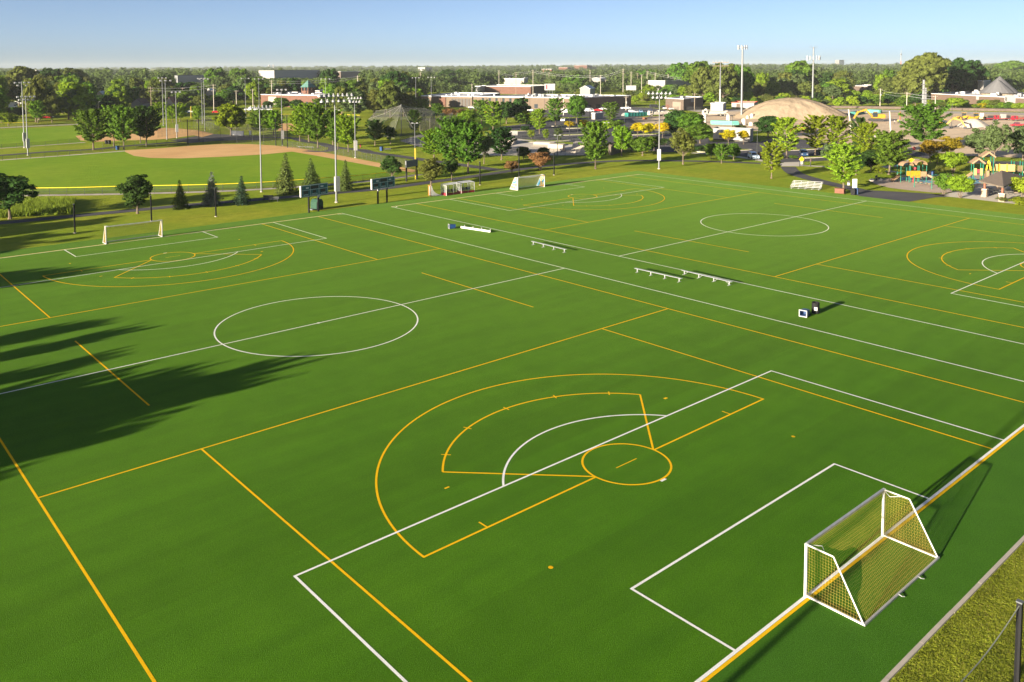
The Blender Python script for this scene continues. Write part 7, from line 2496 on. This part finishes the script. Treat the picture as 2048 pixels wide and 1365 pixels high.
slide(g, (-2.9, 0, 1.3), (-4.6, -.6, .2), 1, 'climber', PGT)
for (x, by, ty, lb) in [(1795, 363, 345, 'left green play pole with an overhead arm'), (1828.5, 374.5, 352, 'green play pole standing in front of the left play structure'), (1863.5, 378, 350, 'green play pole right of the left slide')]:
    q = at(x, by)
    h = height(q, ty)
    gg = empty('play_pole', q, -YAW, lb, 'play pole', 'green play poles')
    MB().cyl((0, 0), .08, 0, h, 8).build('post', PGG, gg)
    MB().tube([(0, 0, h - .1), (1.1, .3, h)], .05, 5).build('arm', PGG, gg)
g = empty('sunflower_sign', at(1822, 351), -YAW, 'yellow flower shaped sign behind the left play structure', 'sign')
hh = height(at(1822, 351), 324)
MB().prism([((.62 if k % 2 else .8) * math.cos(k * PI / 8), hh + (.62 if k % 2 else .8) * math.sin(k * PI / 8)) for k in range(16)], -.05, .05).build('flower', YS, g)
MB().cyl((0, .08), .05, 0, hh, 6).build('post', PGG, g)

p = at(1966, 366)
g = empty('play_structure', p, -YAW - .25, 'right taller playground castle with peaked tan canopies, a bridge and two slides', 'play structure')
for (x, y, h) in [(-2.0, -.8, 4.4), (-2.0, .8, 4.4), (-.3, -.8, 4.4), (-.3, .8, 4.4), (.1, .4, 5.6), (.1, 2.2, 5.6), (1.9, .4, 5.6), (1.9, 2.2, 5.6), (6.8, 4.4, 4.0), (8.4, 4.4, 4.0), (6.8, 6.0, 4.0), (8.4, 6.0, 4.0)]:
    MB().cyl((x, y), .09, 0, h, 8).build('post', PGG, g)
for (cx, cy, z, w) in [(-1.15, 0, 4.3, 2.2), (1.0, 1.3, 5.5, 2.3)]:
    m_ = MB()
    m_.prism([(cx - w / 2 - .2, z - .25), (cx, z + .85), (cx + w / 2 + .2, z - .25), (cx + w / 2, z - .45), (cx, z + .45), (cx - w / 2, z - .45)], cy - 1.15, cy + 1.15)
    m_.build('canopy', PGT, g)
MB().box(-2.0, -.3, -.8, .8, 1.9, 2.0).build('platform', DKM, g)
MB().box(.1, 1.9, .4, 2.2, 2.4, 2.5).build('platform', DKM, g)
MB().box(6.8, 8.4, 4.4, 6.0, 1.9, 2.0).build('platform', DKM, g)
for x in (-1.95, -.85): MB().box(x, x + .5, -.92, -.86, 1.6, 3.0).build('panel', PGC, g)
MB().box(-1.4, -.9, -.9, -.84, 2.05, 2.8).build('panel', PGR, g)
MB().prism([(.45, 2.5), (.75, 4.2), (1.0, 4.6), (1.25, 4.2), (1.55, 2.5), (1.3, 2.5), (1.0, 4.0), (.7, 2.5)], .3, .36).build('arch_panel', YEL, g)
MB().box(1.95, 6.6, 3.0, 3.1, 2.1, 3.5).build('tunnel_panel', PGC, g)
for x in (3.6, 5.0): MB().box(x, x + .2, 2.88, 2.98, 1.9, 3.6).build('panel_rib', YEL, g)
MB().box(1.95, 6.7, 3.12, 4.2, 2.0, 2.1).build('bridge', DKM, g)
for k in range(9): MB().box(6.85 + k * .18, 6.92 + k * .18, 4.3, 4.36, 2.0, 3.2).build('baluster', PGT, g)
slide(g, (-2.0, -.2, 2.0), (-4.9, -1.0, .25), 1)
slide(g, (8.5, 5.0, 2.0), (11.6, 3.6, .2), 1)
slide(g, (.8, .3, 2.4), (.2, -1.9, .5), 1, 'climber', PGT)
for k in range(7): MB().box(2.2, 2.9, .6, .68, .3 + k * .32, .36 + k * .32).build('rung', PGG, g)
# boulder edge and play steps
for i, (x, by) in enumerate([(1744, 362.5), (1762, 362)]):
    b = MB().sphere((0, 0, .15), .7 if i == 0 else .5, 9, 5, .5)
    b.v = [(v[0] * 1.2 + .05 * math.sin(v[1] * 9), v[1] * .8 + .05 * math.sin(v[0] * 8), v[2] + .04 * math.sin(v[0] * 7 + i)) for v in b.v]
    o = b.build('boulder', PALECONC, loc=at(x, by))
    tag(o, ['larger pale boulder at the left tip of the play area', 'smaller pale boulder at the left tip of the play area'][i], 'boulder', 'edge boulders')
for i, (x, by) in enumerate([(1833, 367), (1842, 367.5), (1852, 369), (1860, 370.5)]):
    g = empty('stepping_disc', at(x, by), 0, ['first', 'second', 'third', 'fourth'][i] + ' tan stepping disc from the left before the blue pads', 'stepping disc', 'tan stepping discs')
    MB().cyl((0, 0), .38, .22, .3, 12).build('top', PGT, g)
    MB().cyl((0, 0), .07, 0, .218, 6).build('stem', PGG, g)

# ------------------------------------------------------------------ pavilion
SHING = mat('pavilion_shingles', (0.17, 0.135, 0.105), 0.9, (0.14, 0.11, 0.085), 3, bump=.4)
STONE = mat('pale_stone', (0.36, 0.28, 0.2), 0.9, (0.3, 0.23, 0.17), 3, bump=.5)
REDW = mat('red_brown_timber', (0.28, 0.09, 0.05), 0.7)
cols = [at(1967, 391), at(1988, 392), at(2010, 403), at(2034, 386)]
c4 = at(1991, 391)
zE = 3.0
# eave corners read off the roof outline at eave height
E4 = [at(1957, 362, zE), at(2007, 374, zE), at(2047, 352.5, zE)]
E4.append(E4[0] + E4[2] - E4[1])
ctr = sum(E4, Vector((0, 0, 0))) / 4
g = empty('picnic_pavilion', (ctr.x, ctr.y, 0), 0, 'picnic pavilion with a low brown hipped roof on stone based posts', 'pavilion')
zR = zE + 1.5
L_ = [e - Vector((ctr.x, ctr.y, 0)) for e in E4]
top = Vector((0, 0, zR))
r0 = MB()
vs = [(v.x, v.y, zE) for v in L_] + [(0, 0, zR)] + [(v.x, v.y, zE - .22) for v in L_]
r0.add(vs, [(0, 1, 4), (1, 2, 4), (2, 3, 4), (3, 0, 4), (0, 5, 6, 1), (1, 6, 7, 2), (2, 7, 8, 3), (3, 8, 5, 0), (5, 8, 7, 6)])
r0.build('roof', SHING, g)
for i, v in enumerate(L_):
    q = v * .72
    MB().box(q.x - .45, q.x + .45, q.y - .45, q.y + .45, 0, 1.35).build('stone_base', STONE, g)
    MB().box(q.x - .52, q.x + .52, q.y - .52, q.y + .52, 1.352, 1.44).build('cap_stone', PALECONC, g)
    MB().box(q.x - .14, q.x + .14, q.y - .14, q.y + .14, 1.442, zE - .22).build('post', REDW, g)
for i, (dx, dy, rz) in enumerate([(-.8, .4, .3), (1.2, -.6, -.4), (1.0, 1.8, .9)]):
    t = empty('picnic_table', (ctr.x + dx * 1.3, ctr.y + dy * 1.3, 0), rz, ['left', 'front right', 'rear'][i] + ' dark picnic table under the pavilion roof', 'table', 'picnic tables')
    MB().box(-.9, .9, -.38, .38, .72, .77).build('tabletop', DARK, t)
    for s in (-1, 1):
        MB().box(-.9, .9, s * .75 - .14, s * .75 + .14, .42, .46).build('seat', DARK, t)
        MB().tube([(s * .6, -.72, .0), (s * .6, -.2, .71)], .03, 4).tube([(s * .6, .72, 0), (s * .6, .2, .71)], .03, 4).build('leg', DARK, t)

# ------------------------------------------------------------------ air
hz = MB().box(-7150, 7100, -7150, 7100, -1.2, 66).build('haze', WHITE)
hz['kind'] = 'stuff'
hm = bpy.data.materials.new('haze_air')
hm.use_nodes = True
t = hm.node_tree
t.nodes.clear()
o = t.nodes.new('ShaderNodeOutputMaterial')
v = t.nodes.new('ShaderNodeVolumePrincipled')
v.inputs['Density'].default_value = 0.000048
v.inputs['Color'].default_value = (0.86, 0.92, 1.0, 1)
v.inputs['Anisotropy'].default_value = 0.0
t.links.new(v.outputs[0], o.inputs['Volume'])
hz.data.materials.clear()
hz.data.materials.append(hm)
